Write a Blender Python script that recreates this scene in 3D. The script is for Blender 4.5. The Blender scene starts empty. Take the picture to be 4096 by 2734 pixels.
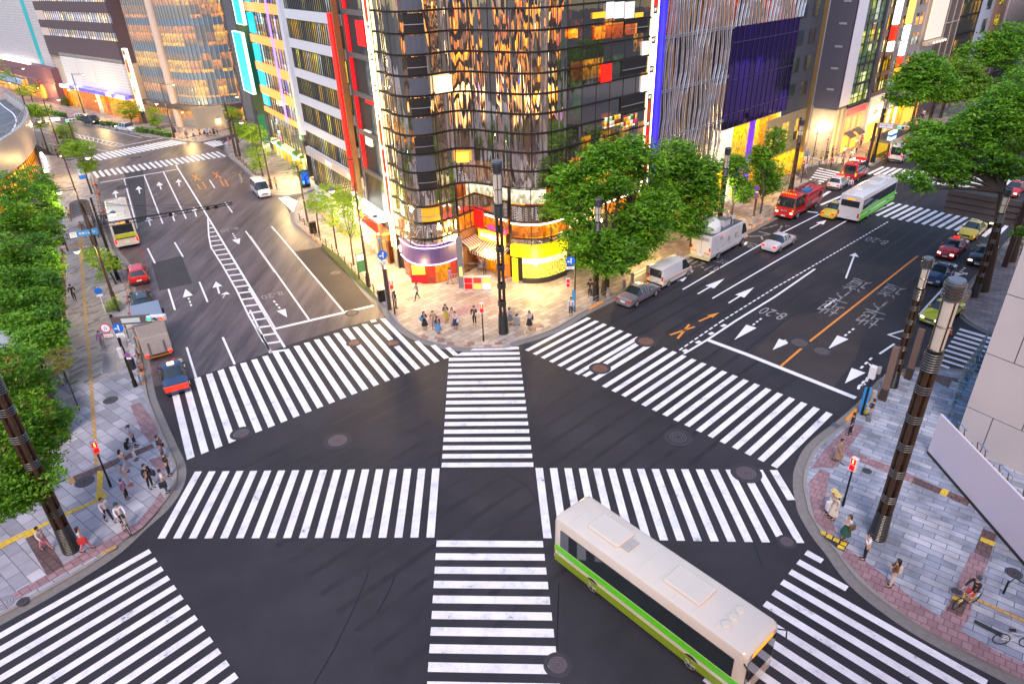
import bpy, bmesh, math, random
import numpy as np
from mathutils import Vector, Matrix
random.seed(7)
sc=bpy.context.scene; COL=sc.collection
# ---- camera model: turns measured picture points into places on real planes ----
F_=2728.6267; P_=math.radians(29.01631546); R_=math.radians(-1.93780036); HC=26.6
cp,sp,cr,sr=math.cos(P_),math.sin(P_),math.cos(R_),math.sin(R_)
# cam rows (right,down,fwd) in world
CX=(cr, sr*sp, sr*cp)
CY=(sr, -cr*sp, -cr*cp)
CZ=(0,cp,-sp)
S_=1100/2331
T_={'A':0,'B':660,'C':1320,'D':1994}; O_=[0,1000,2000,2996]
def px(c,x,y): return (O_[int(c[1])-1]+x*S_, T_[c[0]]+y*S_)
def ray(u,v):
    a,b=u-2048,v-1367
    return tuple(CX[i]*a+CY[i]*b+CZ[i]*F_ for i in range(3))
def G(c,x,y,z=0.):
    u,v=px(c,x,y) if c else (x,y)
    d=ray(u,v); t=(HC-z)/-d[2]; return (d[0]*t,d[1]*t)
def AZ(c,x,y):
    d=ray(*px(c,x,y)); return math.atan2(d[0],d[1])
def HT(P,c,x,y):
    d=ray(*px(c,x,y)); return HC+math.hypot(*P)*d[2]/math.hypot(d[0],d[1])
def FP(p0,p1,c,x,y):
    d=ray(*px(c,x,y)); ex,ey=p1[0]-p0[0],p1[1]-p0[1]; L=math.hypot(ex,ey); ex/=L;ey/=L
    # t*d = p0 + s*e
    det=d[0]*(-ey)+ex*d[1]
    t=(p0[0]*(-ey)+ex*p0[1])/det
    s=(d[0]*t-p0[0])*ex+(d[1]*t-p0[1])*ey
    return s,HC+t*d[2]
def IS(P,az,c,x,y):
    a=AZ(c,x,y); dx,dy=math.sin(az),math.cos(az); rx,ry=math.sin(a),math.cos(a)
    # P+s d = t r
    det=dx*(-ry)+rx*dy
    s=(-P[0]*(-ry)-rx*P[1])/det
    return (P[0]+s*dx,P[1]+s*dy)
def proj(x,y,z):
    v=(x,y,z-HC); a=sum(CX[i]*v[i] for i in range(3));b=sum(CY[i]*v[i] for i in range(3));c=sum(CZ[i]*v[i] for i in range(3))
    return (2048+a/c*F_,1367+b/c*F_)
def AT(c,x,y,Y):
    d=ray(*px(c,x,y)); t=Y/d[1]; return (d[0]*t,Y,HC+d[2]*t)
def azv(deg): a=math.radians(deg); return (math.sin(a),math.cos(a))
AH,AS=46.56,-30.5       # azimuth of the two streets
# ---- materials ----
def new_mat(name):
    m=bpy.data.materials.new(name); m.use_nodes=True; nt=m.node_tree; return m,nt,nt.nodes['Principled BSDF']
def N(nt,t,**k):
    n=nt.nodes.new(t)
    for a,b in k.items():
        if a in n.inputs.keys(): n.inputs[a].default_value=b
        else: setattr(n,a,b)
    return n
_mc={}
def hexc(h):
    v=[int(h[i:i+2],16)/255 for i in (0,2,4)]
    return tuple(((c/12.92) if c<=.04045 else ((c+.055)/1.055)**2.4) for c in v)+(1,)
def col(c): return hexc(c) if isinstance(c,str) else tuple(c)+(1,) if len(c)==3 else c
def mat(name,c,rough=.5,metal=0.,em=0.,ns=6.,nv=.18,bump=0.,emc=None,spec=None,coat=0.):
    """plain surface with a little procedural unevenness"""
    if name in _mc: return _mc[name]
    m,nt,b=new_mat(name); c=col(c)
    tc=N(nt,'ShaderNodeTexCoord'); no=N(nt,'ShaderNodeTexNoise',Scale=ns,Detail=4.)
    nt.links.new(tc.outputs['Object'],no.inputs['Vector'])
    mx=N(nt,'ShaderNodeMix',data_type='RGBA')
    mx.inputs['A'].default_value=tuple(max(0,v*(1-nv)) for v in c[:3])+(1,); mx.inputs['B'].default_value=tuple(min(1,v*(1+nv)) for v in c[:3])+(1,)
    nt.links.new(no.outputs['Fac'],mx.inputs['Factor']); nt.links.new(mx.outputs['Result'],b.inputs['Base Color'])
    b.inputs['Roughness'].default_value=rough; b.inputs['Metallic'].default_value=metal
    if coat: b.inputs['Coat Weight'].default_value=coat
    if em: b.inputs['Emission Color'].default_value=col(emc) if emc else c; b.inputs['Emission Strength'].default_value=em
    if bump:
        bp=N(nt,'ShaderNodeBump',Strength=bump); nt.links.new(no.outputs['Fac'],bp.inputs['Height']); nt.links.new(bp.outputs['Normal'],b.inputs['Normal'])
    _mc[name]=m; return m
def ramp(nt,stops,interp='LINEAR'):
    r=N(nt,'ShaderNodeValToRGB'); r.color_ramp.interpolation=interp; el=r.color_ramp.elements
    while len(el)<len(stops): el.new(.5)
    for e,(p,c) in zip(el,stops): e.position=p; e.color=col(c)
    return r
def paving(name,c1,c2,cm,bw,bh,rot,mort=.02,stops=None,rough=.6,stain=.25):
    if name in _mc: return _mc[name]
    m,nt,b=new_mat(name); tc=N(nt,'ShaderNodeTexCoord'); mp=N(nt,'ShaderNodeMapping'); mp.inputs['Rotation'].default_value=(0,0,math.radians(rot))
    nt.links.new(tc.outputs['Object'],mp.inputs['Vector'])
    br=N(nt,'ShaderNodeTexBrick'); br.inputs['Scale'].default_value=1.; br.inputs['Brick Width'].default_value=bw; br.inputs['Row Height'].default_value=bh
    br.inputs['Mortar Size'].default_value=mort; br.inputs['Mortar Smooth'].default_value=.2; br.inputs['Color1'].default_value=(0,0,0,1); br.inputs['Color2'].default_value=(1,1,1,1); br.inputs['Mortar'].default_value=(.5,.5,.5,1)
    nt.links.new(mp.outputs['Vector'],br.inputs['Vector'])
    rp=ramp(nt,stops or [(0,c1),(1,c2)]); nt.links.new(br.outputs['Color'],rp.inputs['Fac'])
    no=N(nt,'ShaderNodeTexNoise',Scale=.55,Detail=6.,Roughness=.65); nt.links.new(tc.outputs['Object'],no.inputs['Vector'])
    nr=ramp(nt,[(.3,(1-stain,)*3),(.62,(1.05,1.05,1.05))]); nt.links.new(no.outputs['Fac'],nr.inputs['Fac'])
    mu=N(nt,'ShaderNodeMix',data_type='RGBA',blend_type='MULTIPLY'); mu.inputs['Factor'].default_value=1.
    nt.links.new(rp.outputs['Color'],mu.inputs['A']); nt.links.new(nr.outputs['Color'],mu.inputs['B'])
    mm=N(nt,'ShaderNodeMix',data_type='RGBA'); nt.links.new(br.outputs['Fac'],mm.inputs['Factor']); nt.links.new(mu.outputs['Result'],mm.inputs['A']); mm.inputs['B'].default_value=col(cm)
    nt.links.new(mm.outputs['Result'],b.inputs['Base Color']); b.inputs['Roughness'].default_value=rough
    bp=N(nt,'ShaderNodeBump',Strength=.4,Distance=.02); bp.invert=True; nt.links.new(br.outputs['Fac'],bp.inputs['Height']); nt.links.new(bp.outputs['Normal'],b.inputs['Normal'])
    _mc[name]=m; return m
def asphalt(name,c,c2,sx=.15,sy=.15,rot=0,lo=.35,hi=.65,rough=.7,speck=.5):
    m,nt,b=new_mat(name); tc=N(nt,'ShaderNodeTexCoord'); mp=N(nt,'ShaderNodeMapping'); mp.inputs['Rotation'].default_value=(0,0,math.radians(rot)); mp.inputs['Scale'].default_value=(sx,sy,1)
    nt.links.new(tc.outputs['Object'],mp.inputs['Vector'])
    no=N(nt,'ShaderNodeTexNoise',Scale=1.,Detail=7.,Roughness=.65); nt.links.new(mp.outputs['Vector'],no.inputs['Vector'])
    rp=ramp(nt,[(lo,c),(hi,c2)]); nt.links.new(no.outputs['Fac'],rp.inputs['Fac'])
    n2=N(nt,'ShaderNodeTexNoise',Scale=26.,Detail=2.); nt.links.new(tc.outputs['Object'],n2.inputs['Vector'])
    n2.inputs['Detail'].default_value=6.; n2.inputs['Roughness'].default_value=.8; r2=ramp(nt,[(.36,(1-speck,)*3),(.56,(1.,1.,1.)),(.68,(1+speck*1.6,)*3)]); nt.links.new(n2.outputs['Fac'],r2.inputs['Fac'])
    mu=N(nt,'ShaderNodeMix',data_type='RGBA',blend_type='MULTIPLY'); mu.inputs['Factor'].default_value=1.
    nt.links.new(rp.outputs['Color'],mu.inputs['A']); nt.links.new(r2.outputs['Color'],mu.inputs['B']); nt.links.new(mu.outputs['Result'],b.inputs['Base Color'])
    b.inputs['Roughness'].default_value=rough
    _mc[name]=m; return m
def litwin(name,pw,fh,cols,em=1.,dark='15181c',rough=.15,inner=.6,seed=0.,base=None,zoff=0.,metal=0.,wob=0.):
    """glazing whose rooms behind are lit: every bay of a floor has its own lamp colour; cols = [(share, colour, strength)]"""
    if name in _mc: return _mc[name]
    m,nt,b=new_mat(name); tc=N(nt,'ShaderNodeTexCoord'); sp=N(nt,'ShaderNodeSeparateXYZ'); nt.links.new(tc.outputs['Object'],sp.inputs[0])
    ad=N(nt,'ShaderNodeMath',operation='ADD'); nt.links.new(sp.outputs['X'],ad.inputs[0]); nt.links.new(sp.outputs['Y'],ad.inputs[1])
    def cell(o,w,off):
        a=N(nt,'ShaderNodeMath',operation='ADD'); nt.links.new(o,a.inputs[0]); a.inputs[1].default_value=off
        d=N(nt,'ShaderNodeMath',operation='DIVIDE'); nt.links.new(a.outputs[0],d.inputs[0]); d.inputs[1].default_value=w
        f=N(nt,'ShaderNodeMath',operation='FLOOR'); nt.links.new(d.outputs[0],f.inputs[0]); return f
    cx=cell(ad.outputs[0],pw,0.);cz=cell(sp.outputs['Z'],fh,zoff)
    cb=N(nt,'ShaderNodeCombineXYZ'); nt.links.new(cx.outputs[0],cb.inputs[0]); nt.links.new(cz.outputs[0],cb.inputs[1]); cb.inputs[2].default_value=seed
    wn=N(nt,'ShaderNodeTexWhiteNoise'); nt.links.new(cb.outputs[0],wn.inputs['Vector'])
    tot=sum(c[0] for c in cols); p=0; st=[]
    for s,c,e in cols:
        cc=col(c); g_=.2126*cc[0]+.7152*cc[1]+.0722*cc[2]; cc=[max(0,g_+(v-g_)*1.15) for v in cc[:3]]; st.append((p,(cc[0]*e,cc[1]*e,cc[2]*e))); p+=s/tot
    rp=ramp(nt,st,'CONSTANT'); nt.links.new(wn.outputs['Value'],rp.inputs['Fac'])
    # furniture, shelves and people seen through the glass: small upright cells of differing brightness
    mp=N(nt,'ShaderNodeMapping'); mp.inputs['Scale'].default_value=(2.6,2.6,1.7); nt.links.new(tc.outputs['Object'],mp.inputs['Vector'])
    no=N(nt,'ShaderNodeTexVoronoi',Scale=1.5,distance='CHEBYCHEV',Randomness=.85); nt.links.new(mp.outputs['Vector'],no.inputs['Vector'])
    sc_=N(nt,'ShaderNodeSeparateColor'); nt.links.new(no.outputs['Color'],sc_.inputs[0])
    n3=N(nt,'ShaderNodeTexNoise',Scale=.5,Detail=3.); nt.links.new(tc.outputs['Object'],n3.inputs['Vector'])
    av=N(nt,'ShaderNodeMix',data_type='FLOAT'); av.inputs['Factor'].default_value=.45; nt.links.new(sc_.outputs[0],av.inputs['A']); nt.links.new(n3.outputs['Fac'],av.inputs['B'])
    nr=ramp(nt,[(.2,(1-inner,)*3),(.75,(1.25,1.25,1.25))]); nt.links.new(av.outputs['Result'],nr.inputs['Fac'])
    mu=N(nt,'ShaderNodeMix',data_type='RGBA',blend_type='MULTIPLY'); mu.inputs['Factor'].default_value=1.
    nt.links.new(rp.outputs['Color'],mu.inputs['A']); nt.links.new(nr.outputs['Color'],mu.inputs['B'])
    # room light graded into the emission: dim towards the floor, bright band under ceiling
    dz=N(nt,'ShaderNodeMath',operation='DIVIDE'); az_=N(nt,'ShaderNodeMath',operation='ADD'); nt.links.new(sp.outputs['Z'],az_.inputs[0]); az_.inputs[1].default_value=zoff; nt.links.new(az_.outputs[0],dz.inputs[0]); dz.inputs[1].default_value=fh
    fz=N(nt,'ShaderNodeMath',operation='FRACT'); nt.links.new(dz.outputs[0],fz.inputs[0]); zr=ramp(nt,[(0,(.5,.5,.5)),(.45,(.85,.85,.85)),(.8,(1.1,1.1,1.1)),(.86,(1.7,1.7,1.7)),(1.,(1.0,1.0,1.0))]); nt.links.new(fz.outputs[0],zr.inputs['Fac'])
    m3=N(nt,'ShaderNodeMix',data_type='RGBA',blend_type='MULTIPLY'); m3.inputs['Factor'].default_value=1.; nt.links.new(mu.outputs['Result'],m3.inputs['A']); nt.links.new(zr.outputs['Color'],m3.inputs['B'])
    nt.links.new(m3.outputs['Result'],b.inputs['Emission Color']); b.inputs['Emission Strength'].default_value=em*.72
    b.inputs['Base Color'].default_value=col(base or dark); b.inputs['Roughness'].default_value=rough; b.inputs['Metallic'].default_value=metal
    b.inputs['Specular IOR Level'].default_value=.8
    if wob:
        m2=N(nt,'ShaderNodeMapping'); m2.inputs['Scale'].default_value=(.75,.75,.07); nt.links.new(tc.outputs['Object'],m2.inputs['Vector'])
        nw=N(nt,'ShaderNodeTexNoise',Scale=1.,Detail=2.); nt.links.new(m2.outputs['Vector'],nw.inputs['Vector'])
        bp=N(nt,'ShaderNodeBump',Strength=wob,Distance=.3); nt.links.new(nw.outputs['Fac'],bp.inputs['Height']); nt.links.new(bp.outputs['Normal'],b.inputs['Normal'])
    _mc[name]=m; return m
def glow(name,c,e): return mat(name,c,em=e*(.62 if e<2 else .9),nv=.05,ns=3.)
# ---- mesh builder: everything collected here becomes ONE mesh object ----
class MB:
    def __init__(s): s.v=[];s.f=[]
    def add(s,v,f):
        o=len(s.v); s.v+=[tuple(p) for p in v]; s.f+=[tuple(i+o for i in q) for q in f]; return s
    def box(s,x0,y0,z0,x1,y1,z1,bev=0):
        if x0>x1:x0,x1=x1,x0
        if y0>y1:y0,y1=y1,y0
        if z0>z1:z0,z1=z1,z0
        if bev:
            b=bev; r=[(x0+b,y0),(x1-b,y0),(x1,y0+b),(x1,y1-b),(x1-b,y1),(x0+b,y1),(x0,y1-b),(x0,y0+b)]
            s.prism(r,z0,z1-b); q=[(max(x0+b,min(x1-b,a)),max(y0+b,min(y1-b,c))) for a,c in r]
            o=len(s.v); s.v+=[(a,c,z1-b) for a,c in r]+[(a,c,z1) for a,c in q]
            s.f+=[(o+i,o+(i+1)%8,o+8+(i+1)%8,o+8+i) for i in range(8)]+[tuple(o+8+i for i in range(8))]
            return s
        return s.add([(x0,y0,z0),(x1,y0,z0),(x1,y1,z0),(x0,y1,z0),(x0,y0,z1),(x1,y0,z1),(x1,y1,z1),(x0,y1,z1)],
            [(0,3,2,1),(4,5,6,7),(0,1,5,4),(1,2,6,5),(2,3,7,6),(3,0,4,7)])
    def prism(s,poly,z0,z1):
        n=len(poly); s.add([(a,b,z0) for a,b in poly]+[(a,b,z1) for a,b in poly],
            [tuple(range(n-1,-1,-1)),tuple(range(n,2*n))]+[(i,(i+1)%n,n+(i+1)%n,n+i) for i in range(n)]); return s
    def rings(s,rs,cap=True,closed=True):
        n=len(rs[0]); o=len(s.v)
        for r in rs: s.v+=[tuple(p) for p in r]
        m=n if closed else n-1
        for k in range(len(rs)-1):
            for i in range(m):
                j=(i+1)%n; s.f.append((o+k*n+i,o+k*n+j,o+(k+1)*n+j,o+(k+1)*n+i))
        if cap: s.f+= [tuple(o+i for i in range(n-1,-1,-1)),tuple(o+(len(rs)-1)*n+i for i in range(n))]
        return s
    def tube(s,path,r,n=8,cap=True):
        if not hasattr(r,'__len__'): r=[r]*len(path)
        P=[Vector(p) for p in path]; rs=[]
        for i,p in enumerate(P):
            t=(P[min(i+1,len(P)-1)]-P[max(i-1,0)]).normalized()
            u=t.cross(Vector((0,0,1)) if abs(t.z)<.9 else Vector((1,0,0))).normalized(); w=t.cross(u)
            rs.append([p+(u*math.cos(2*math.pi*k/n)+w*math.sin(2*math.pi*k/n))*r[i] for k in range(n)])
        return s.rings(rs,cap)
    def lathe(s,prof,n=16,c=(0,0,0),cap=True):
        return s.rings([[(c[0]+r*math.cos(2*math.pi*k/n),c[1]+r*math.sin(2*math.pi*k/n),c[2]+z) for k in range(n)] for r,z in prof],cap)
    def cylx(s,c,r,w,n=20):   # wheel-like, axis along y
        return s.rings([[(c[0]+r*math.cos(-2*math.pi*k/n),c[1]+y,c[2]+r*math.sin(-2*math.pi*k/n)) for k in range(n)] for y in (-w/2,w/2)])
    def ball(s,c,r,n=12,m=8,zs=1.):
        return s.rings([[(c[0]+r*math.sin(a)*math.cos(2*math.pi*k/n),c[1]+r*math.sin(a)*math.sin(2*math.pi*k/n),c[2]-r*zs*math.cos(a)) for k in range(n)] for a in [math.pi*(i+.02)/(m+.04) for i in range(m+1)]])
    def quad(s,*p): return s.add(p,[tuple(range(len(p)))])
    def wallbox(s,p0,p1,z0,z1,t0,t1):  # box along the line p0-p1, from t0 to t1 on its left side
        dx,dy=p1[0]-p0[0],p1[1]-p0[1];L=math.hypot(dx,dy);nx,ny=-dy/L,dx/L
        return s.prism([(p0[0]+nx*t0,p0[1]+ny*t0),(p1[0]+nx*t0,p1[1]+ny*t0),(p1[0]+nx*t1,p1[1]+ny*t1),(p0[0]+nx*t1,p0[1]+ny*t1)],z0,z1)
    def obj(s,name,m,parent=None,smooth=False,loc=None,label=None):
        me=bpy.data.meshes.new(name); me.from_pydata(s.v,[],s.f); me.update()
        if smooth:
            me.polygons.foreach_set('use_smooth',[True]*len(me.polygons))
            try: me.set_sharp_from_angle(angle=math.radians(40))
            except Exception: pass
        me.materials.append(m); o=bpy.data.objects.new(name,me); COL.objects.link(o)
        if parent: o.parent=parent
        if loc: o.location=loc
        if label: o['label']=label
        return o
def tag(o,label,cat,group=None):
    o['label']=label;o['category']=cat
    if group:o['group']=group
    return o
def thing(name,label,cat,loc=(0,0,0),rz=0.,group=None):
    o=bpy.data.objects.new(name,None); o.empty_display_size=.3; COL.objects.link(o)
    o.location=(loc[0],loc[1],loc[2] if len(loc)>2 else 0); o.rotation_euler=(0,0,rz)
    return tag(o,label,cat,group)
def struct(o,kind='structure'): o['kind']=kind; return o
def dup(root,loc,rz,label,group=None):
    def cp(o,par):
        c=o.copy(); COL.objects.link(c); c.parent=par
        for ch in [q for q in kids.get(o.name,[])]: cp(ch,c)
        return c
    kids={}
    def walk(o):
        for q in list(COL.objects):
            if q.parent==o: kids.setdefault(o.name,[]).append(q); walk(q)
    walk(root)
    r=cp(root,None); r.location=(loc[0],loc[1],loc[2] if len(loc)>2 else 0); r.rotation_euler=(0,0,rz); r['label']=label
    if group:r['group']=group
    return r
PV=.12   # pavement height
# ================= ground, roads, pavements, markings =================
M_as=asphalt('asphalt_fresh',(.017,.016,.022),(.040,.036,.046),.16,.16,0,.34,.66)
M_as2=asphalt('asphalt_worn',(.046,.034,.038),(.165,.128,.14),.95,.10,-30.5+0,.36,.66,rough=.42,speck=.6)
M_as3=asphalt('asphalt_brown',(.034,.026,.026),(.06,.046,.046),.3,.3,0,.3,.7)
M_patch=asphalt('asphalt_patch',(.035,.034,.04),(.05,.048,.056),.4,.4,0)
M_mark=mat('road_paint',(.78,.78,.83),.6,ns=9.,nv=.07)
M_markw=mat('worn_paint',(.30,.28,.28),.7,ns=14.,nv=.5)
M_orange=mat('orange_paint',(.72,.26,.04),.6,nv=.2)
def _wp():pass
def wornpaint(name,c,bare,thr):
    m,nt,b=new_mat(name); tc=N(nt,'ShaderNodeTexCoord'); no=N(nt,'ShaderNodeTexNoise',Scale=1.1,Detail=12.,Roughness=.82); nt.links.new(tc.outputs['Object'],no.inputs['Vector'])
    rp=ramp(nt,[(thr,bare),(thr+.04,tuple(v*.8 for v in c)),(thr+.16,c)]); nt.links.new(no.outputs['Fac'],rp.inputs['Fac'])
    n2=N(nt,'ShaderNodeTexNoise',Scale=.6,Detail=5.); nt.links.new(tc.outputs['Object'],n2.inputs['Vector'])
    r2=ramp(nt,[(.3,(.86,.86,.87)),(.65,(1,1,1))]); nt.links.new(n2.outputs['Fac'],r2.inputs['Fac'])
    mu=N(nt,'ShaderNodeMix',data_type='RGBA',blend_type='MULTIPLY'); mu.inputs['Factor'].default_value=1.
    nt.links.new(rp.outputs['Color'],mu.inputs['A']); nt.links.new(r2.outputs['Color'],mu.inputs['B']); nt.links.new(mu.outputs['Result'],b.inputs['Base Color']); b.inputs['Roughness'].default_value=.6
    return m
M_cw=wornpaint('crosswalk_paint',(.84,.83,.87),(.10,.10,.12),.36)
_tz=[0.]
def gp(l,z=0.): return [G(*p,z=z) for p in l]
def T(t,*pts): return [(t,x,y) for x,y in pts]
def poly2(name,pts,z,m,kind='structure'):
    """flat sheet from any simple polygon"""
    if name=='tactile_paving': _tz[0]+=.0004; z+=_tz[0]
    bm=bmesh.new(); vs=[bm.verts.new((x,y,z)) for x,y in pts]; f=bm.faces.new(vs)
    if f.normal.z<0: f.normal_flip()
    f.normal_update()
    if f.normal.z<0: bmesh.ops.reverse_faces(bm,faces=[f])
    bmesh.ops.triangulate(bm,faces=bm.faces[:])
    me=bpy.data.meshes.new(name); bm.to_mesh(me); bm.free(); me.materials.append(m); o=bpy.data.objects.new(name,me); COL.objects.link(o)
    return struct(o,kind)
gm=MB().quad((-420,-160,0),(420,-160,0),(420,560,0),(-420,560,0)); struct(gm.obj('ground',M_as))
def offset(pl,d):
    out=[]
    for i,p in enumerate(pl):
        a=pl[max(i-1,0)];b=pl[min(i+1,len(pl)-1)]; dx,dy=b[0]-a[0],b[1]-a[1];L=math.hypot(dx,dy) or 1
        out.append((p[0]-dy/L*d,p[1]+dx/L*d))
    return out
def smooth_pl(pl,n=3):
    # Catmull-Rom through the measured kerb points
    out=[]
    for i in range(len(pl)-1):
        p0=pl[max(i-1,0)];p1=pl[i];p2=pl[i+1];p3=pl[min(i+2,len(pl)-1)]
        for k in range(n):
            t=k/n; out.append(tuple(.5*(2*p1[j]+(p2[j]-p0[j])*t+(2*p0[j]-5*p1[j]+4*p2[j]-p3[j])*t*t+(-p0[j]+3*p1[j]-3*p2[j]+p3[j])*t**3) for j in (0,1)))
    return out+[pl[-1]]
M_kerb=mat('kerb_stone',(.27,.25,.245),.75,ns=5.,nv=.25)
M_gut=mat('gutter_concrete',(.20,.185,.18),.8,ns=4.,nv=.3)
def pavement(kerb,rest,m,side,gut=.5,kname='pavement',seg=True):
    """kerb: road-side line (at kerb foot); rest: remaining outline; side=+1 when the pavement is on the left of the kerb line"""
    k=smooth_pl(kerb)
    poly2(kname,offset(k,side*.19)+rest,PV-.004,m)
    kb=MB(); a=k;b=offset(k,side*.2); n=len(k)
    for i in range(n-1):
        q=[a[i],a[i+1],b[i+1],b[i]]
        if side<0:q=q[::-1]
        kb.prism(q,-.02,PV+.006)
    struct(kb.obj('kerb',M_kerb))
    g=offset(k,-side*gut); gb=MB()
    for i in range(n-1):
        q=[g[i],g[i+1],a[i+1],a[i]]
        if side<0:q=q[::-1]
        gb.quad(*[(x,y,.007) for x,y in q])
    struct(gb.obj('gutter',M_gut))
    # body of the pavement so it has thickness at its open edges
    return k
M_pvW=paving('slabs_west',None,None,(.12,.11,.12),1.05,.7,38,.018,[(0,(.27,.265,.31)),(.35,(.36,.355,.41)),(.7,(.44,.43,.49)),(1,(.52,.51,.56))])
M_pvN=paving('slabs_north',None,None,(.13,.10,.08),1.0,.55,-43,.02,[(0,(.27,.2,.17)),(.3,(.33,.27,.24)),(.6,(.38,.32,.28)),(1,(.45,.39,.35))])
M_pvE=paving('slabs_east',None,None,(.11,.11,.14),1.25,.42,40,.02,[(0,(.25,.28,.36)),(.4,(.34,.37,.46)),(.75,(.41,.43,.51)),(1,(.49,.50,.57))],stain=.55)
M_pvL=paving('small_pavers',None,None,(.2,.18,.18),.7,.35,-59.5,.015,[(0,(.19,.17,.17)),(.16,(.21,.19,.19)),(.2,(.31,.29,.30)),(.8,(.37,.34,.35)),(1,(.46,.42,.4))])
M_pvF=paving('slabs_far',None,None,(.12,.09,.07),.9,.45,44,.02,[(0,(.26,.2,.18)),(1,(.42,.34,.3))])
M_tactp=paving('tactile_pink',None,None,(.16,.08,.09),.4,.4,38,.02,[(0,(.27,.16,.18)),(1,(.36,.23,.25))])
M_tactb=paving('tactile_brown',None,None,(.07,.04,.04),.4,.4,38,.03,[(0,(.12,.07,.07)),(1,(.16,.10,.095))])
M_tacty=paving('tactile_yellow',None,None,(.55,.36,.04),.3,.3,38,.03,[(0,(.74,.48,.03)),(1,(.82,.56,.05))])
M_tacto=paving('tactile_ochre',None,None,(.36,.2,.07),.3,.3,30,.03,[(0,(.5,.31,.12)),(1,(.6,.4,.18))])
# west corner
kW=gp(T('A1',(690,1345),(745,1425),(785,1490))+T('B1',(800,150),(845,300),(870,440),(960,720),(1060,850),(1120,1150),(1165,1400))+T('C1',(1215,330),(1255,560),(1300,690),(1375,870),(1445,1030),(1497,1150),(1500,1270),(1450,1390),(1350,1520))+T('D1',(1180,240),(985,420),(760,575),(400,790),(0,1010),(-500,1290)))
restW=[(-70,14),(-120,60),(-100,118),(-80,120)]
pavement(kW,restW,M_pvW,-1)
# small pavers on the strip beside the park, laid over the slabs
poly2('pavement',gp(T('C1',(795,435),(1075,330))+T('B1',(1130,1370),(1090,1150),(1035,860),(930,720),(850,440),(800,260),(770,120))+T('A1',(700,1370),(540,1335),(400,1330),(420,1500))+T('B1',(540,400),(565,800),(572,1568))+T('C1',(590,480),),z=PV),PV+.001,M_pvL)
poly2('paving_strip',gp(T('B1',(500,700),(560,740),(560,1568),(500,1568),(470,1200)),z=PV),PV+.006,mat('red_brick_paving',(.30,.13,.10),.8,ns=8.,nv=.3))
# tactile paving, west
poly2('tactile_paving',gp(T('B1',(665,500),(690,500),(745,1400))+T('C1',(770,200),(838,1150),(800,1150),(732,60))+T('B1',(715,1300),(665,690)),z=PV),PV+.007,M_tacto)
poly2('tactile_paving',gp(T('B1',(478,706),(680,680),(690,695),(482,722)),z=PV),PV+.009,M_tacto)
poly2('tactile_paving',gp(T('C1',(825,1190),(875,1190),(870,1385),(895,1378),(917,1412),(828,1455),(540,1568)),z=PV)[:6]+gp(T('D1',(540,150),(340,248),(0,425),(0,370),(330,225),(520,128),(800,15),(818,-50)),z=PV),PV+.008,M_tacty)
poly2('tactile_paving',gp(T('D1',(190,290),(330,225),(352,270),(215,338)),z=PV),PV+.012,M_tacty)
poly2('tactile_paving',gp(T('C1',(560,1265),(615,1240),(648,1288),(595,1312)),z=PV),PV+.008,M_tacto)
poly2('tactile_paving',gp(T('C1',(615,1240),(1290,960),(1310,995),(648,1288)),z=PV),PV+.005,M_tactb)
poly2('tactile_paving',gp(T('D1',(215,338),(352,270),(545,570),(400,650)),z=PV),PV+.006,M_tactb)
poly2('tactile_paving',gp(T('D1',(1360,-60),(1290,50),(1160,200),(940,330),(700,460),(400,640),(0,860),(0,930),(420,700),(740,520),(980,390),(1200,250),(1330,110),(1400,0)),z=PV),PV+.003,M_tactp)
poly2('tactile_paving',gp(T('C1',(1105,640),(1190,612),(1330,810),(1345,900),(1275,960),(1200,860)),z=PV),PV+.004,M_tactp)
poly2('tactile_paving',gp(T('C1',(1380,1060),(1260,1100),(1340,1200),(1440,1170)),z=PV),PV+.0045,M_tactp)
poly2('tactile_paving',gp(T('D1',(848,462),(975,388),(990,415),(862,483)),z=PV),PV+.009,M_tacto)
# north corner
kN=gp(T('B2',(640,190),(520,232),(420,300),(375,400),(372,470),(400,520),(610,690),(840,920),(1010,1085),(1150,1200),(1205,1290),(1290,1380),(1390,1445),(1520,1500),(1650,1532),(1800,1552),(2000,1555),(2200,1545))+T('B3',(100,1515),(300,1455),(480,1385),(640,1290),(760,1222),(1200,1010),(1700,745),(2000,610),(2331,440))+T('B4',(380,350),(520,325),(580,270),(597,215),(575,180),(520,150),(440,115)))
restN=[(40,115),(10,140),(-10,125)]
pavement(kN,restN,M_pvN,1)
poly2('tactile_paving',gp(T('B2',(1380,1440),(1520,1440),(1700,1480),(1900,1500),(2120,1500),(2331,1450))+T('B3',(200,1400),(330,1330),(380,1370),(200,1460),(0,1510))+T('B2',(2150,1540),(1900,1545),(1650,1520),(1500,1480)),z=PV),PV+.003,paving('checker_band',None,None,(.2,.14,.12),.55,.55,2,.02,[(0,(.17,.10,.10)),(.3,(.3,.17,.15)),(.5,(.4,.34,.3)),(1,(.5,.45,.43))]))
poly2('tactile_paving',gp(T('B2',(2030,1130),(1500,1310),(1530,1370),(1700,1310),(2050,1180)),z=PV),PV+.004,M_tactp)
poly2('tactile_paving',gp(T('B2',(650,400),(760,500),(840,610),(815,620),(730,520),(620,410)),z=PV),PV+.005,M_tacto)
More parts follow.
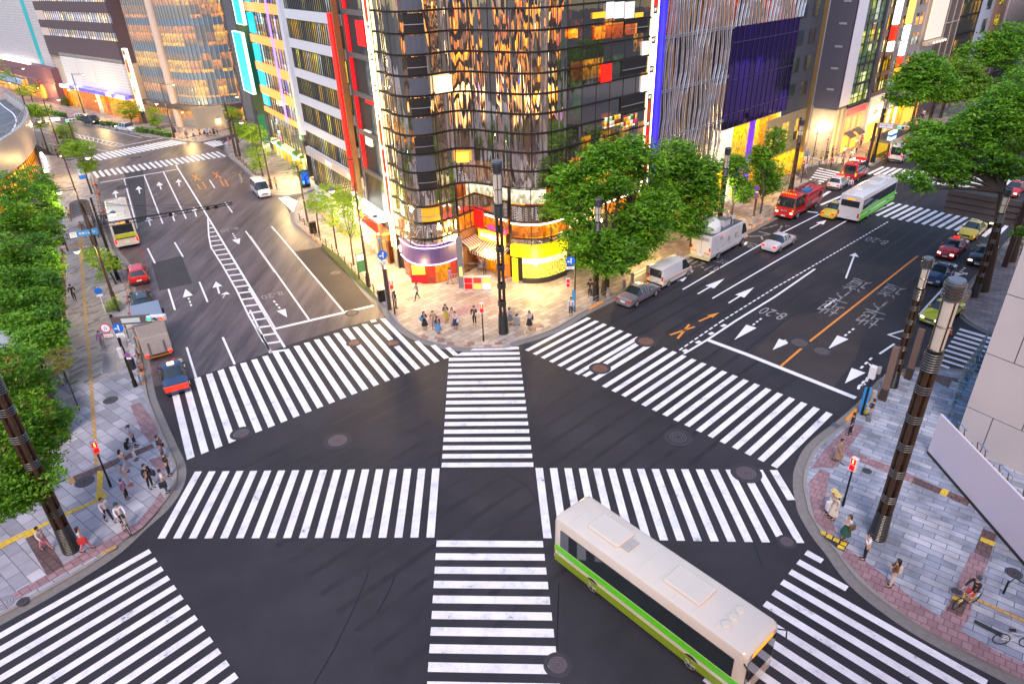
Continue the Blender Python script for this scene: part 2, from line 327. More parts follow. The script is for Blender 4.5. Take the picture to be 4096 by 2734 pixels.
# east corner
kE=gp(T('C4',(1960,392),(1860,372),(1700,348),(1560,345),(1400,352),(1270,385),(1160,450),(1040,590),(940,690),(790,820),(680,900),(560,1010),(500,1110),(462,1220),(460,1350),(485,1470))+T('D4',(500,110),(565,230),(640,340),(730,450),(860,630),(1000,770),(1180,910),(1400,1060),(1700,1230),(2000,1380),(2500,1640)))
restE=[(30,-12),(60,0),(50,44)]
pavement(kE,restE,M_pvE,1,gut=.55)
for pts in ([(860,790),(975,820),(720,1170),(600,1160),(515,1180),(640,1010)],[(505,1290),(600,1180),(690,1215),(660,1350),(640,1568),(560,1568),(520,1450)]):
    poly2('tactile_paving',gp(T('C4',*pts),z=PV),PV+.003,M_tactp)
poly2('tactile_paving',gp(T('C4',(820,1005),(1310,1190),(1420,1245),(1370,1290),(1240,1240),(780,1045)),z=PV),PV+.0045,M_tactp)
poly2('tactile_paving',gp(T('C4',(1405,1243),(1640,1345),(1610,1390),(1375,1290)),z=PV),PV+.005,M_tactb)
poly2('tactile_paving',gp(T('C4',(1640,1338),(1697,1362),(1672,1408),(1613,1385)),z=PV),PV+.006,M_tacty)
poly2('tactile_paving',gp(T('C4',(1700,1365),(1880,1440),(1850,1490),(1672,1410)),z=PV),PV+.005,M_tactb)
poly2('tactile_paving',gp(T('D4',(520,0),(650,0),(740,290),(690,310),(560,190)),z=PV),PV+.003,M_tactp)
poly2('tactile_paving',gp(T('D4',(595,262),(850,372),(800,450),(740,415),(640,330)),z=PV),PV+.004,mat('black_mat',(.03,.03,.03),.8))
for q in ([(600,265),(655,285),(645,315),(610,298)],[(665,293),(712,315),(698,345),(650,325)],[(725,325),(772,345),(755,375),(708,352)],[(783,357),(835,375),(820,405),(770,385)],[(757,388),(812,410),(800,437),(745,415)]):
    poly2('tactile_paving',gp(T('D4',*q),z=PV),PV+.008,M_tacty)
poly2('tactile_paving',gp(T('D4',(825,415),(1100,610),(1400,860),(1700,1060),(2100,1290),(2400,1430),(2400,1560),(2000,1370),(1600,1160),(1300,970),(1000,720),(780,480)),z=PV),PV+.003,M_tactp)
poly2('tactile_paving',gp(T('D4',(1880,455),(2035,520),(1900,850),(1870,1010),(1800,1110),(1610,1025),(1740,780)),z=PV),PV+.005,M_tactp)
poly2('tactile_paving',gp(T('D4',(1985,250),(2100,300),(2035,510),(1905,455)),z=PV),PV+.006,M_tactb)
poly2('tactile_paving',gp(T('D4',(1968,325),(2088,368),(2072,403),(1957,355)),z=PV),PV+.009,M_tacty)
poly2('tactile_paving',gp(T('D4',(1740,820),(1860,870),(1800,1003),(1672,945)),z=PV),PV+.008,M_tactb)
poly2('tactile_paving',gp(T('D4',(1730,820),(1815,850),(1800,878),(1718,848)),z=PV),PV+.011,M_tacty)
poly2('tactile_paving',gp(T('D4',(1900,825),(2400,1050),(2400,1085),(1905,855)),z=PV),PV+.007,M_tacto)
poly2('tactile_paving',gp(T('D4',(1915,1023),(2150,1140),(2140,1175),(1903,1050)),z=PV),PV+.008,mat('dark_slot',(.03,.03,.03),.8))
poly2('tactile_paving',gp(T('C4',(1590,378),(1830,420),(1810,452),(1720,430),(1690,492),(1560,420)),z=PV),PV+.004,M_tactb)
# pavement across the side street on the right, running up beside the taxis
kR=gp(T('B4',(2500,1560),(2085,1440),(1920,1365),(1830,1300),(1785,1240),(1790,1150),(1850,1060),(1920,970),(2085,800),(2200,660),(2331,490))+T('A4',(2500,1450),(2620,1100),(2700,900)))
pavement(kR,[(200,200),(120,60),(60,44)],paving('slabs_right',None,None,(.1,.09,.1),.8,.4,35,.02,[(0,(.18,.15,.15)),(1,(.3,.27,.28))]),-1,gut=.3)
# far north-east block pavement
kF=gp(T('A4',(395,1370),(450,1420),(560,1395),(720,1385),(860,1400),(1000,1415),(1100,1360),(1165,1325),(1330,1230),(1560,1100),(1900,900),(2331,650)))
pavement(kF,[(160,190),(60,160),(36,118)],M_pvF,1,gut=.3)
# far left pavements
kL2=gp(T('A1',(2120,1140),(2000,1165),(1925,1215),(1910,1270),(1950,1330),(2060,1420),(2180,1540))+T('B2',(40,150),(150,235),(250,262),(340,262),(470,235),(640,180)))
pavement(kL2,[(-22,104),(-44,136)],M_pvN,1,gut=.25)
kL3=gp(T('A1',(-300,870),(200,935),(450,995),(700,1045),(1000,1112),(1270,1155),(1450,1180),(1600,1205),(1700,1205),(1800,1185),(1900,1160),(2000,1130),(2100,1090)))
pavement(kL3,[(-46,150),(-60,220),(-190,280)],M_pvF,1,gut=.25)
# worn road surfaces of the arms
poly2('road',gp(T('C1',(1290,480),(1645,404),(2200,215))+T('C2',(280,140),(780,-20))+T('B2',(1130,1290),(1190,1215))+T('B2',(1050,1080),(620,690),(400,520),(372,470),(250,262),(150,235),(40,150))+T('A1',(2060,1420),(1910,1280),(1700,1210),(1270,1160),(700,1050),(200,940),(-400,830),(-400,1000),(100,1100),(320,1230),(560,1370),(700,1400),(790,1500))+T('B1',(850,300),(960,720),(1060,850),(1160,1400))),.004,M_as2)
poly2('road_patch',gp(T('B1',(1285,832),(1540,770),(1630,1002),(1352,1065))),.008,M_patch)
poly2('road_patch',gp(T('B2',(360,735),(640,690),(1040,1185),(800,1235))),.0075,M_as3)
poly2('road_patch',gp(T('B4',(955,1055),(1255,1130),(1000,1350))+T('C4',(900,250),(700,500),(0,220),(300,-70))+T('B4',(330,1300),(600,1240))),.0075,M_as3)
poly2('road_patch',gp(T('B1',(1050,60),(1215,45),(1250,470),(1170,490))),.007,M_patch)
# ---- markings ----
_mz=[0]
def marks(name,quads,m,z=.013):
    b=MB()
    for q in quads:
        q=list(q); a=sum(q[i][0]*q[(i+1)%len(q)][1]-q[(i+1)%len(q)][0]*q[i][1] for i in range(len(q)))
        if a<0:q=q[::-1]
        b.quad(*[(x,y,z) for x,y in q])
    return struct(b.obj(name,m))
def lerp(a,b,t): return (a[0]+(b[0]-a[0])*t,a[1]+(b[1]-a[1])*t)
def stripes(first,last,n,i0=0,i1=None,skip=()):
    A=gp(first);B=gp(last); i1=n if i1 is None else i1
    return [[lerp(A[k],B[k],i/(n-1)) for k in range(4)] for i in range(i0,i1) if i not in skip]
q=stripes([('C1',1645,408),('C1',1700,395),('C1',1887,980),('C1',1825,1005)],[('C2',1100,-98),('C2',1145,-101),('C2',1525,290),('C2',1482,305)],19,-2,19,(2,14,17))
q+=[gp(T('C2',(1393,98),(1430,90),(1607,262),(1563,277))),gp(T('C2',(1530,133),(1570,123),(1690,232),(1645,245))),gp(T('C2',(1655,152),(1693,142),(1765,205),(1725,217)))]
q+=[gp(T('C1',(1843,345),(1895,328),(2090,822),(2035,842))),gp(T('B2',(783,1392),(830,1380),(910,1487),(868,1495))),gp(T('C2',(893,128),(935,115),(1188,422),(1147,437))),gp(T('C2',(1048,-42),(1098,-52),(1225,88),(1185,98)))]
q+=[gp(T('B2',(1018,1318),(1062,1307),(1075,1325),(1030,1335))),gp(T('C2',(1210,133),(1255,120),(1445,322),(1405,338)))]
marks('crosswalk',q,M_cw)
q=stripes([('C2',1687,235),('C3',170,228),('C3',170,252),('C2',1685,262)],[('C2',1627,1122),('C3',282,1120),('C3',283,1158),('C2',1623,1162)],16)
q+=[gp(T('C2',(1912,143))+T('C3',(160,141),(160,163))+T('C2',(1865,172))),gp(T('C2',(1800,188))+T('C3',(165,185),(167,208))+T('C2',(1735,218)))]
marks('crosswalk',q,M_cw)
q=stripes([('D2',1582,352),('D3',363,357),('D3',368,411),('D2',1578,406)],[('D2',1525,1230),('D3',472,1248),('D3',478,1325),('D2',1518,1307)],8,0,8)
q+=[gp(T('D2',(1513,1383))+T('D3',(413,1403),(413,1485))+T('D2',(1507,1465))),gp(T('D2',(1502,1545))+T('D3',(510,1565),(520,1660))+T('D2',(1495,1640)))]
marks('crosswalk',q,M_cw)
marks('crosswalk',stripes([('C1',1653,1198),('C1',1712,1196),('D1',1400,335),('D1',1335,337)],[('C2',1545,1172),('C2',1607,1171),('D2',1563,328),('D2',1495,328)],18),M_cw)
q=stripes([('C3',300,1167),('C3',363,1167),('D3',438,334),('D3',368,333)],[('C4',51,1183),('C4',115,1183),('D4',470,374),('D4',400,374)],16,0,16,(14,))
q+=[gp(T('C4',(175,1185),(240,1185),(392,1438),(325,1440))),gp(T('C4',(-30,1273),(38,1273))+T('D4',(295,320),(228,322)))]
marks('crosswalk',q,M_cw)
q=stripes([('C3',210,168),('C3',240,180),('B3',773,1300),('B3',740,1290)],[('C4',185,1145),('C4',238,1170),('C4',710,712),('C4',655,690)],25,0,25,(7,8))
q+=[gp(T('C3',(697,382),(730,397),(815,352),(785,333))),gp(T('C3',(853,290),(890,302),(1190,122),(1160,100))),gp(T('C3',(773,415),(808,430),(1278,140),(1240,125)))]
marks('crosswalk',q,M_cw)
# south-west crosswalk
d=azv(-136.74); R0=gp(T('D1',(1262,425),(1285,458))); R12=gp(T('D1',(1988,1468),(2022,1515))); q=[]
for i in range(14):
    a=lerp(R0[0],R12[0],i/12);b=lerp(R0[1],R12[1],i/12); L=10+i*.2
    q.append([a,(a[0]+d[0]*L,a[1]+d[1]*L),(b[0]+d[0]*L,b[1]+d[1]*L),b])
marks('crosswalk',q,M_cw)
d=azv(136.74); a0=gp(T('D4',(430,513),(400,550))); a1=gp(T('D3',(1763,1485),(1718,1540))); q=[gp(T('D4',(495,433),(635,512),(608,547),(468,473)))]
for i in range(12):
    a=lerp(a0[0],a1[0],i/10);b=lerp(a0[1],a1[1],i/10); L=2.43 if i==0 else (8.5 if i==1 else 10.5)
    q.append([a,(a[0]+d[0]*L,a[1]+d[1]*L),(b[0]+d[0]*L,b[1]+d[1]*L),b])
marks('crosswalk',q,M_cw)
q=stripes([('B4',1790,1382),('B4',2068,1463),('B4',2063,1483),('B4',1778,1398)],[('C4',1617,237),('C4',1912,330),('C4',1900,345),('C4',1603,250)],8)+[gp(T('C4',(1605,278),(1703,313),(1693,328),(1590,290)))]
marks('crosswalk',q,M_cw)
q=stripes([('B4',598,335),('B4',616,343),('B4',842,248),('B4',822,240)],[('B4',1730,550),('B4',1762,560),('B4',1935,455),('B4',1905,445)],19)+stripes([('B4',1965,600),('B4',2005,610),('B4',2130,500),('B4',2100,490)],[('B4',2050,620),('B4',2090,630),('B4',2200,520),('B4',2170,510)],2)+[gp(T('B4',(548,300),(560,312),(700,225),(670,222)))]
marks('crosswalk',q,M_cw)
q=stripes([('A4',1000,1472),('A4',1022,1480),('A4',1150,1417),('A4',1125,1412)],[('A4',1152,1495),('A4',1182,1503),('A4',1305,1432),('A4',1275,1427)],4,0,22)
marks('crosswalk',q,M_cw)
marks('crosswalk',stripes([('B4',590,22),('B4',770,62),('B4',763,72),('B4',583,30)],[('B4',500,138),('B4',612,153),('B4',605,163),('B4',495,147)],7),M_cw)
marks('crosswalk',stripes([('A1',782,1460),('A1',805,1452),('A1',845,1503),('A1',820,1507)],[('A1',1825,1288),('A1',1845,1283),('A1',1920,1325),('A1',1898,1330)],24),M_cw)
marks('crosswalk',stripes([('A1',735,1325),('A1',755,1317),('A1',828,1364),('A1',805,1370)],[('A1',1425,1192),('A1',1443,1187),('A1',1585,1213),('A1',1560,1218)],20),M_cw)
marks('crosswalk',stripes([('A1',1735,1212),('A1',1780,1190),('A1',1900,1225),('A1',1860,1245)][:4] and [('A1',1725,1213),('A1',1830,1190),('A1',1836,1194),('A1',1733,1219)],[('A1',1800,1240),('A1',1960,1205),('A1',1965,1212),('A1',1808,1247)],5),M_cw)
marks('crosswalk',stripes([('B2',238,280),('B2',322,264),('B2',335,270),('B2',250,288)],[('B2',350,390),('B2',505,355),('B2',512,365),('B2',362,399)],10),M_cw)
# lines
def line(pts,w,m=M_mark,name='road_marking',dash=None,z=.012,phase=0.):
    P=gp(pts); q=[]
    segs=[]
    for a,b in zip(P,P[1:]):
        L=math.hypot(b[0]-a[0],b[1]-a[1])
        if dash:
            s=phase
            while s<L: segs.append((lerp(a,b,s/L),lerp(a,b,min(1,(s+dash[0])/L)))); s+=dash[0]+dash[1]
        else: segs.append((a,b))
    for a,b in segs:
        dx,dy=b[0]-a[0],b[1]-a[1];L=math.hypot(dx,dy) or 1;nx,ny=-dy/L*w/2,dx/L*w/2
        q.append([(a[0]-nx,a[1]-ny),(b[0]-nx,b[1]-ny),(b[0]+nx,b[1]+ny),(a[0]+nx,a[1]+ny)])
    return q
W=.16
L=[]
L+=line(T('B1',(850,150),(1515,35)),.32)
L+=line(T('B1',(1052,120),(1165,540)),W)+line(T('B1',(1222,88),(1380,497)),W)+line(T('B1',(1385,58),(1578,455)),W)
L+=line(T('B1',(1490,0),(1765,445),(1960,770),(2331,1385)),.2)+line(T('C1',(2180,-10),(2300,190)),.18)
L+=line(T('B1',(1762,450),(1770,600),(1790,700),(1885,850),(2005,1060),(2105,1270),(2235,1500)),.16)+line(T('B2',(0,1230),(165,1568)),.16)+line(T('B2',(-10,1045),(295,1545)),.2)
for a,b in (((1250,705),(1315,833)),((1480,655),(1552,778)),((1428,1050),(1483,1228)),((1690,990),(1760,1160)),((1775,125),(1820,195)),((1907,315),(1970,403)),((2300,520),(2331,560)),((2082,560),(2331,910))): L+=line(T('B1',a,b),W)
for a,b in (((1582,145),(1662,402)),((1888,60),(1990,290))): L+=line(T('C1',a,b),.17)
L+=line(T('B2',(0,600),(500,1308)),W)+line(T('B2',(185,520),(790,1237)),W)+line(T('B2',(212,1387),(1050,1190)),.35)
L+=line(T('A1',(1000,1245),(1385,1170)),.3)+line(T('A1',(640,1138),(1050,1225)),.15)+line(T('A1',(640,1160),(960,1242),(1050,1225)),.15)
for i in range(9): L+=line([('A1',665+i*42,1145+i*9),('A1',690+i*34,1170+i*8.5)],.14)
L+=line(T('A1',(300,1100),(560,1170)),.14)+line(T('A1',(810,1265),(930,1290)),.14)+line(T('A1',(690,1190),(760,1140),),.1)
L+=line(T('A1',(880,1095),(1200,1170)),.14)+line(T('A1',(1190,1150),(1290,1165)),.14)+line(T('A1',(410,1215),(520,1240)),.14)+line(T('A1',(240,985),(600,1080)),.14)
# zebra island bars
zl=gp(T('B1',(1766,497),(1783,608),(1795,715),(1885,850),(2005,1060),(2105,1270),(2235,1500),(2275,1580))); zr=gp(T('B1',(1785,497),(1848,608),(1925,735),(2000,855),(2100,1020),(2230,1235),(2360,1460),(2420,1560)))
def along(P,t):
    Ls=[math.hypot(b[0]-a[0],b[1]-a[1]) for a,b in zip(P,P[1:])];s=t*sum(Ls)
    for (a,b),l in zip(zip(P,P[1:]),Ls):
        if s<=l: return lerp(a,b,s/l)
        s-=l
    return P[-1]
for i in range(23):
    a=along(zl,i/22);b=along(zr,i/22); L.append([a,b,(b[0]+.28*.5,b[1]-.28),(a[0]+.28*.5,a[1]-.28)])
marks('road_marking',L,M_mark,.012)
L=[]
L+=line(T('B3',(1548,1055),(2100,735),(2331,605))+T('B4',(600,415),),W)+line(T('B4',(495,395),(585,405)),.3)
L+=line(T('B3',(1800,1130),(2331,820))+T('B4',(900,430),(1250,235)),W)
L+=line(T('C3',(1520,170),(1870,-70))+T('B3',(2331,1040))+T('B4',(500,880),(1180,480)),.14,dash=(.5,.25))
L+=line(T('C3',(1560,200),(1760,80),(2000,-80))+T('B3',(2331,1115))+T('B4',(560,880)),.2)
for c in ((1680,1500),(1790,1427),(1895,1360),(1570,1572)): L+=line([('B3',c[0]-18,c[1]+8),('B3',c[0]+18,c[1]-8)],.3)
L+=line(T('C3',(1765,83),(2331,300)),.42)[:0]+line(T('C4',(-345,85),(0,213),(905,575)),.42)
L+=line(T('B4',(1150,620),(1640,420)),.1)[:0]
for a,b in (((640,1205),(740,1135)),((1105,1600),(1232,1515)),((1175,1440),(1315,1400)),((1190,1440),(1285,1475)),((1440,1270),(1650,1040))): L+=line(T('B4',a,b),.16)
marks('road_marking',L,M_mark,.0125)
marks('road_marking',line(T('B4',(1430,770),(500,1505))+T('C4',(270,305),),.18),M_orange,.0135)
marks('road_marking',line(T('B3',(1440,1440),(1650,1370)),.2)+line(T('B3',(1505,1470),(1605,1350)),.2)[:1],M_orange,.0145)
marks('road_marking',line(T('B1',(1625,85),(1700,130)),.18)+line(T('B1',(1665,85),(1655,135)),.18)+line(T('B1',(1800,60),(1878,112)),.18)+line(T('B1',(1842,62),(1832,112)),.18)+line(T('B1',(1672,165),(1700,205),(1750,200),(1715,145)),.14)+line(T('B1',(1865,125),(1900,180),(1935,178),(1905,125)),.14),M_orange,.0145)
# arrows
def arrow(tail,tip,w=.16,hw=.55,hl=None,dash=False):
    a,b=gp([tail,tip]); dx,dy=b[0]-a[0],b[1]-a[1];L_=math.hypot(dx,dy);dx/=L_;dy/=L_;nx,ny=-dy,dx; hl=hl or L_*.45; e=L_-hl; out=[]
    P=lambda s,t:(a[0]+dx*s+nx*t,a[1]+dy*s+ny*t)
    if dash:
        for k in range(3): out.append([P(e*k/3,-w/2),P(e*k/3+e*.18,-w/2),P(e*k/3+e*.18,w/2),P(e*k/3,w/2)])
    else: out.append([P(0,-w/2),P(e,-w/2),P(e,w/2),P(0,w/2)])
    out.append([P(e,-hw/2),P(L_,0),P(e,hw/2)])
    return out
A=[]
for t,a,b,ds in (('B1',(985,278),(975,215),0),('B1',(1185,242),(1172,180),0),('B1',(1367,208),(1345,145),0),('B1',(1520,178),(1512,120),0),('B1',(1275,515),(1252,440),0),('B1',(1480,475),(1450,398),0),('B1',(1665,438),(1640,358),0),('B1',(1622,1195),(1572,1050),1),('B1',(1860,1090),(1830,988),0),('B1',(1890,1125),(1922,1075),1),('B1',(1972,580),(2028,672),1)): A+=arrow((t,*a),(t,*b),dash=ds,hw=.9)
for t,a,b,ds,hl in (('B3',(1675,1093),(1903,962),0,2.6),('B3',(1937,1170),(2155,1035),0,2.6),('B3',(1500,985),(1645,892),0,3.),('B3',(2215,1300),(1985,1482),1,3.),('B3',(2000,687),(2105,650),0,1),('B4',(516,540),(655,468),0,1.6),('B4',(890,1385),(670,1560),1,2.6),('B4',(310,1480),(200,1568),1,2.),('B4',(820,960),(900,745),0,1)):
    A+=arrow((t,*a),(t,*b),dash=ds,hw=.9,hl=hl)
A+=arrow(('C4',1040,235),('C4',812,452),hw=1.,hl=2.4,dash=True)+arrow(('C4',990,300),('C4',1050,300),hw=.9)[-1:]
A+=arrow(('B2',200,1150),('B2',315,1290),dash=True,hw=.8,hl=1.8)
for k in range(3): A+=line(T('C4',(925+k*35,500-k*35),(935+k*35,470-k*35),(985+k*20,455-k*25)),.18)
A+=arrow(('B4',1830,870),('B4',1735,950),dash=True,hw=.9)+arrow(('B4',1790,900),('B4',1850,930),hw=.8)
marks('road_marking',A,M_mark,.0165)
marks('road_marking',arrow(('B3',1685,1325),('B3',1858,1250),w=.2,hw=.6,hl=1.2),M_orange,.0165)
# painted writing: built-in font turned into thin sheets
def text_mesh(body,size,sx=1.,sy=1.,extr=0.,spacing=1.):
    cu=bpy.data.curves.new('t','FONT'); cu.body=body; cu.size=size; cu.extrude=extr; cu.align_x='CENTER'; cu.align_y='CENTER'; cu.space_character=spacing; cu.resolution_u=2
    o=bpy.data.objects.new('t',cu); COL.objects.link(o); bpy.context.view_layer.update()
    me=bpy.data.meshes.new_from_object(o.evaluated_get(bpy.context.evaluated_depsgraph_get())); bpy.data.objects.remove(o); 
    me.transform(Matrix.Diagonal((sx,sy,1,1))); return me
M_txt=wornpaint('letter_paint',(.36,.35,.36),(.07,.06,.07),.46)
def road_text(body,at,az,size,sx,sy,m=M_txt):
    me=text_mesh(body,size,sx,sy); me.materials.clear(); me.materials.append(m); o=bpy.data.objects.new('road_marking',me); COL.objects.link(o); x,y=G(*at); o.location=(x,y,.018); o.rotation_euler=(0,0,-math.radians(az)); return struct(o)
road_text('8-20',('B2',188,1102),180+AS,1.,1.15,1.5,M_markw); road_text('8-20',('B1',1945,547),180+AS,1.,1.15,1.5,M_markw)
road_text('8-20',('B4',205,1255),180+AH,1.,1.2,2.2,M_markw); road_text('8-20',('B4',1085,640),180+AH,1.,1.2,2.2,M_markw)
road_text('バ',('B4',215,535),AH,1.9,1.2,1.9); road_text('ス',('B3',2200,600),AH,1.9,1.2,1.7); road_text('専用',('B3',2075,670),AH,1.,1.25,1.6)
road_text('7:30',('B3',1855,812),AH,.9,1.2,1.6); road_text('17-19',('B3',1725,862),AH,1.1,1.2,2.2)
for (x,y),s in (((1150,1100-40),'道'),((1065,1195),'下'),((970,1300),'地')): road_text(s,('B4',x+60,y),180+AH,1.7,1.1,2.)
for (x,y),s in (((900,1010),'道'),((790,1105),'下'),((680,1205),'地')): road_text(s,('B4',x+20,y),180+AH,1.7,1.1,2.)
road_text('タクシー',('B1',2010,62),180+AS,.9,1.,1.6,M_markw)
# tyre-polished wheel tracks, oil and seams along both roads
M_track=asphalt('wheel_track',(.013,.012,.016),(.030,.027,.034),.5,.5,0,.3,.7,rough=.6); M_seam=mat('tar_seam',(.006,.006,.007),.4); M_pale_as=asphalt('asphalt_pale',(.05,.045,.052),(.075,.068,.078),.4,.4,0,.3,.7)
tk=[]
for a,b in (((0,1180),(1500,300)),((700,1568),(1750,620))): pass
random.seed(5)
for k in range(7):
    o=-9+k*3.0
    for w_ in (-.75,.75):
        c0=G('C2',1900,1100); d=azv(AH); n_=(d[1],-d[0]); p0=(c0[0]+n_[0]*(o+w_)-d[0]*12,c0[1]+n_[1]*(o+w_)-d[1]*12); p1=(p0[0]+d[0]*95,p0[1]+d[1]*95); q_=[(p0[0]-n_[0]*.16,p0[1]-n_[1]*.16),(p1[0]-n_[0]*.16,p1[1]-n_[1]*.16),(p1[0]+n_[0]*.16,p1[1]+n_[1]*.16),(p0[0]+n_[0]*.16,p0[1]+n_[1]*.16)]
        tk.append(q_)
marks('road_wear',tk,M_track,.0035)
sm=[]
for pts in (T('D2',(540,1568),(700,1300),(870,950),(960,740),(1010,600)),T('D2',(1080,960),(1180,780),(1240,620)),T('D3',(480,1290),(500,700)),T('C3',(0,1180),(240,1330),(400,1568)),T('C1',(1590,1160),(1900,1172),(2331,1165)),T('D2',(640,345),(900,352)),T('B4',(955,1055),(1255,1130)),T('C2',(1650,300),(1625,780),(1600,1160)),T('D4',(50,400),(110,560))): sm+=line(pts,.05)
marks('road_seam',sm,M_seam,.0045)
# manhole covers
def manhole(t,x,y,r,label,m,ring=True,z=.015):
    g=G(t,x,y,z=z); b=MB().lathe([(r,-.02),(r,.012),(r*.97,.016)],28); o=thing('manhole_cover',label,'manhole cover',(g[0],g[1],z),group='manhole covers in the road and pavement')
    b.obj('lid',m,o)
    k=MB(); n=28
    for rr in (.35,.62,.86):
        k.rings([[(r*q*math.cos(2*math.pi*i/n),r*q*math.sin(2*math.pi*i/n),zz) for i in range(n)] for q,zz in ((rr-.03,.016),(rr-.03,.022),(rr+.03,.022),(rr+.03,.016))],False)
    k.obj('tread_ring',M_mhr,o)
    if ring: MB().rings([[(r*q*math.cos(2*math.pi*i/n),r*q*math.sin(2*math.pi*i/n),zz) for i in range(n)] for q,zz in ((1.02,.0035),(1.5,.0035))],False).obj('asphalt_collar',M_patch,o)
    return o
M_mh=mat('cast_iron',(.12,.09,.10),.55,.4,ns=30.,nv=.4); M_mhr=mat('iron_tread',(.2,.16,.17),.5,.5)
M_mhb=mat('rusty_iron',(.2,.09,.06),.6,.3,ns=20.); M_mhd=mat('dark_iron',(.05,.05,.06),.5,.4)
for a in (('C2',743,935,.62,'round iron manhole in dark asphalt between the left crosswalks',M_mh),('C3',847,323,.55,'reddish manhole cover cutting a stripe of the north-east crosswalk',M_mhb),('C3',1237,95,.6,'red-brown manhole at the upper edge of the north-east crosswalk',M_mhb),
 ('C3',1510,908,.6,'dark manhole above the right horizontal crosswalk',M_mhd),('C3',2087,1210,.6,'manhole with grid pattern beside the right crosswalk near the east kerb',M_mh),('D3',490,1405,.42,'manhole cover cutting the lowest centre crosswalk stripe',M_mh),
 ('C1',2048,872,.5,'manhole cover at the left crosswalk below the taxi',M_mh),('C2',880,108,.42,'small manhole in the left crosswalk nearest the orange lit side',M_mhb),('C2',1218,108,.42,'golden lit manhole in the crosswalk near the north kerb',M_mhb),
 ('B4',427,1505,.6,'left of the two manholes before the stop line on the right road',M_mh),('C4',617,177,.55,'right of the two manholes before the stop line on the right road',M_mh),('B2',865,1253,.42,'manhole just below the left stop line',M_mhd),('B2',725,915,.5,'manhole in the brownish kerb lane under the lamp posts',M_mhd),
 ('D4',320,362,.33,'ornate manhole between crosswalk and east kerb',M_mh),('B1',1050,187,.6,'manhole on the left road near the far stop line',M_mh),('A1',1150,1335,.6,'manhole between the two far left crosswalks',M_mh)):
    manhole(*a)
for a in (('C1',937,592,.5,'dark blue manhole in the slabs below the left traffic signal',M_mhd),('C1',718,1280,.55,'dark manhole beside the yellow tactile line',M_mhd),('C1',637,635,.5,'larger pale manhole beside the ochre tactile line',M_pvW),('C1',610,522,.3,'small pale manhole near the black wall',M_pvW),
 ('D4',2245,628,.36,'dark manhole right of the brown tactile strip',M_mhd),('C4',1000,1190,.26,'small dark manhole left of the big lamp pole',M_mhd),('D4',1757,782,.22,'small dark manhole by the parked cyclist',M_mhd),('B3',328,1200,.42,'manhole in the golden slabs of the north corner',M_pvN),('D1',30,885,.5,'manhole at the left frame edge on pink paving',M_pvW),('D1',195,868,.28,'small manhole at the lower left pavement',M_mhd)):
    manhole(*a,ring=False,z=PV+.004)
# gratings
g=gp(T('C1',(868,210),(985,180),(990,350),(870,372)),z=PV); poly2('paving_grate',g,PV+.012,mat('steel_grate',(.22,.22,.27),.5,.5,ns=60.,nv=.5))
g=gp(T('C4',(715,780),(777,808),(755,833),(690,810))); poly2('paving_grate',g,.02,mat('steel_grate2',(.15,.15,.17),.5,.5,ns=60.,nv=.5))
g=gp(T('C1',(630,925),(715,905),(680,990),(598,1005)),z=PV); poly2('paving_grate',g,PV+.012,M_pvW)
# orange kerb blocks
M_ok=mat('orange_kerb',(.72,.27,.04),.7,nv=.25)
for nm,pts in (('W',T('B1',(800,150),(830,225),(845,300),(870,440)))  ,('W2',T('B1',(1060,850),(1120,1150),(1165,1400))+T('C1',(1215,330),(1240,490))),('N',T('B2',(430,535),(610,695))),('N2',T('B3',(760,1222),(880,1160))),('N3',T('B3',(1980,620),(2331,440))),('E',T('C4',(840,770),(930,670))),('E2',T('C4',(1270,388),(1340,368))),('R',T('B4',(1790,1240),(1790,1150)))):
    P=gp(pts,z=PV); b=MB(); tot=sum(math.hypot(q[0]-p[0],q[1]-p[1]) for p,q in zip(P,P[1:])); n=max(1,int(tot/1.6)); sd=-1 if nm in('W','W2','R') else 1
    for i in range(n):
        p=along(P,i/n+.02); q=along(P,min(1,(i+.62 if n>1 else i+1)/n)); b.wallbox(p,q,PV-.1,PV+.014,min(0,sd*.22),max(0,sd*.22))
    struct(b.obj('kerb_paint',M_ok))
# ================= buildings =================
M_frame=mat('dark_bronze',(.045,.035,.03),.4,.5); M_conc=mat('concrete',(.22,.21,.2),.85,nv=.25,ns=1.5); M_white=mat('white_panel',(.62,.62,.68),.5,nv=.06,ns=1.); M_black=mat('black_panel',(.02,.02,.025),.4)
M_steel=mat('steel',(.45,.45,.5),.35,.8); M_beam=mat('grey_beam',(.16,.14,.15),.4,.4)
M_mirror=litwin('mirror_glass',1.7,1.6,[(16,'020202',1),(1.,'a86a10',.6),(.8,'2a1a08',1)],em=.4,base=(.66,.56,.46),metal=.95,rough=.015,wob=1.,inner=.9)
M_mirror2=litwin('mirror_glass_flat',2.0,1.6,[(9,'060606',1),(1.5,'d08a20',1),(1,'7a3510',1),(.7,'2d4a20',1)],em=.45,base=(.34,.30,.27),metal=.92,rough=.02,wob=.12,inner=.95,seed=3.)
M_warm=litwin('warm_rooms',1.6,1.6,[(3,'ff9a1c',1),(2,'ffb84a',1.1),(1.5,'c75a08',.9),(.6,'fff0c0',1.4)],em=1.1,inner=.75,base='2a1608',rough=.3,seed=5.)
M_louver=None
def louver():
    m,nt,b=new_mat('louver'); tc=N(nt,'ShaderNodeTexCoord'); wv=N(nt,'ShaderNodeTexWave',Scale=9.); nt.links.new(tc.outputs['Object'],wv.inputs['Vector']); rp=ramp(nt,[(.3,(.012,.014,.02)),(.6,(.13,.145,.19))]); nt.links.new(wv.outputs['Fac'],rp.inputs['Fac']); nt.links.new(rp.outputs['Color'],b.inputs['Base Color']); b.inputs['Roughness'].default_value=.4; return m
M_louver=louver()
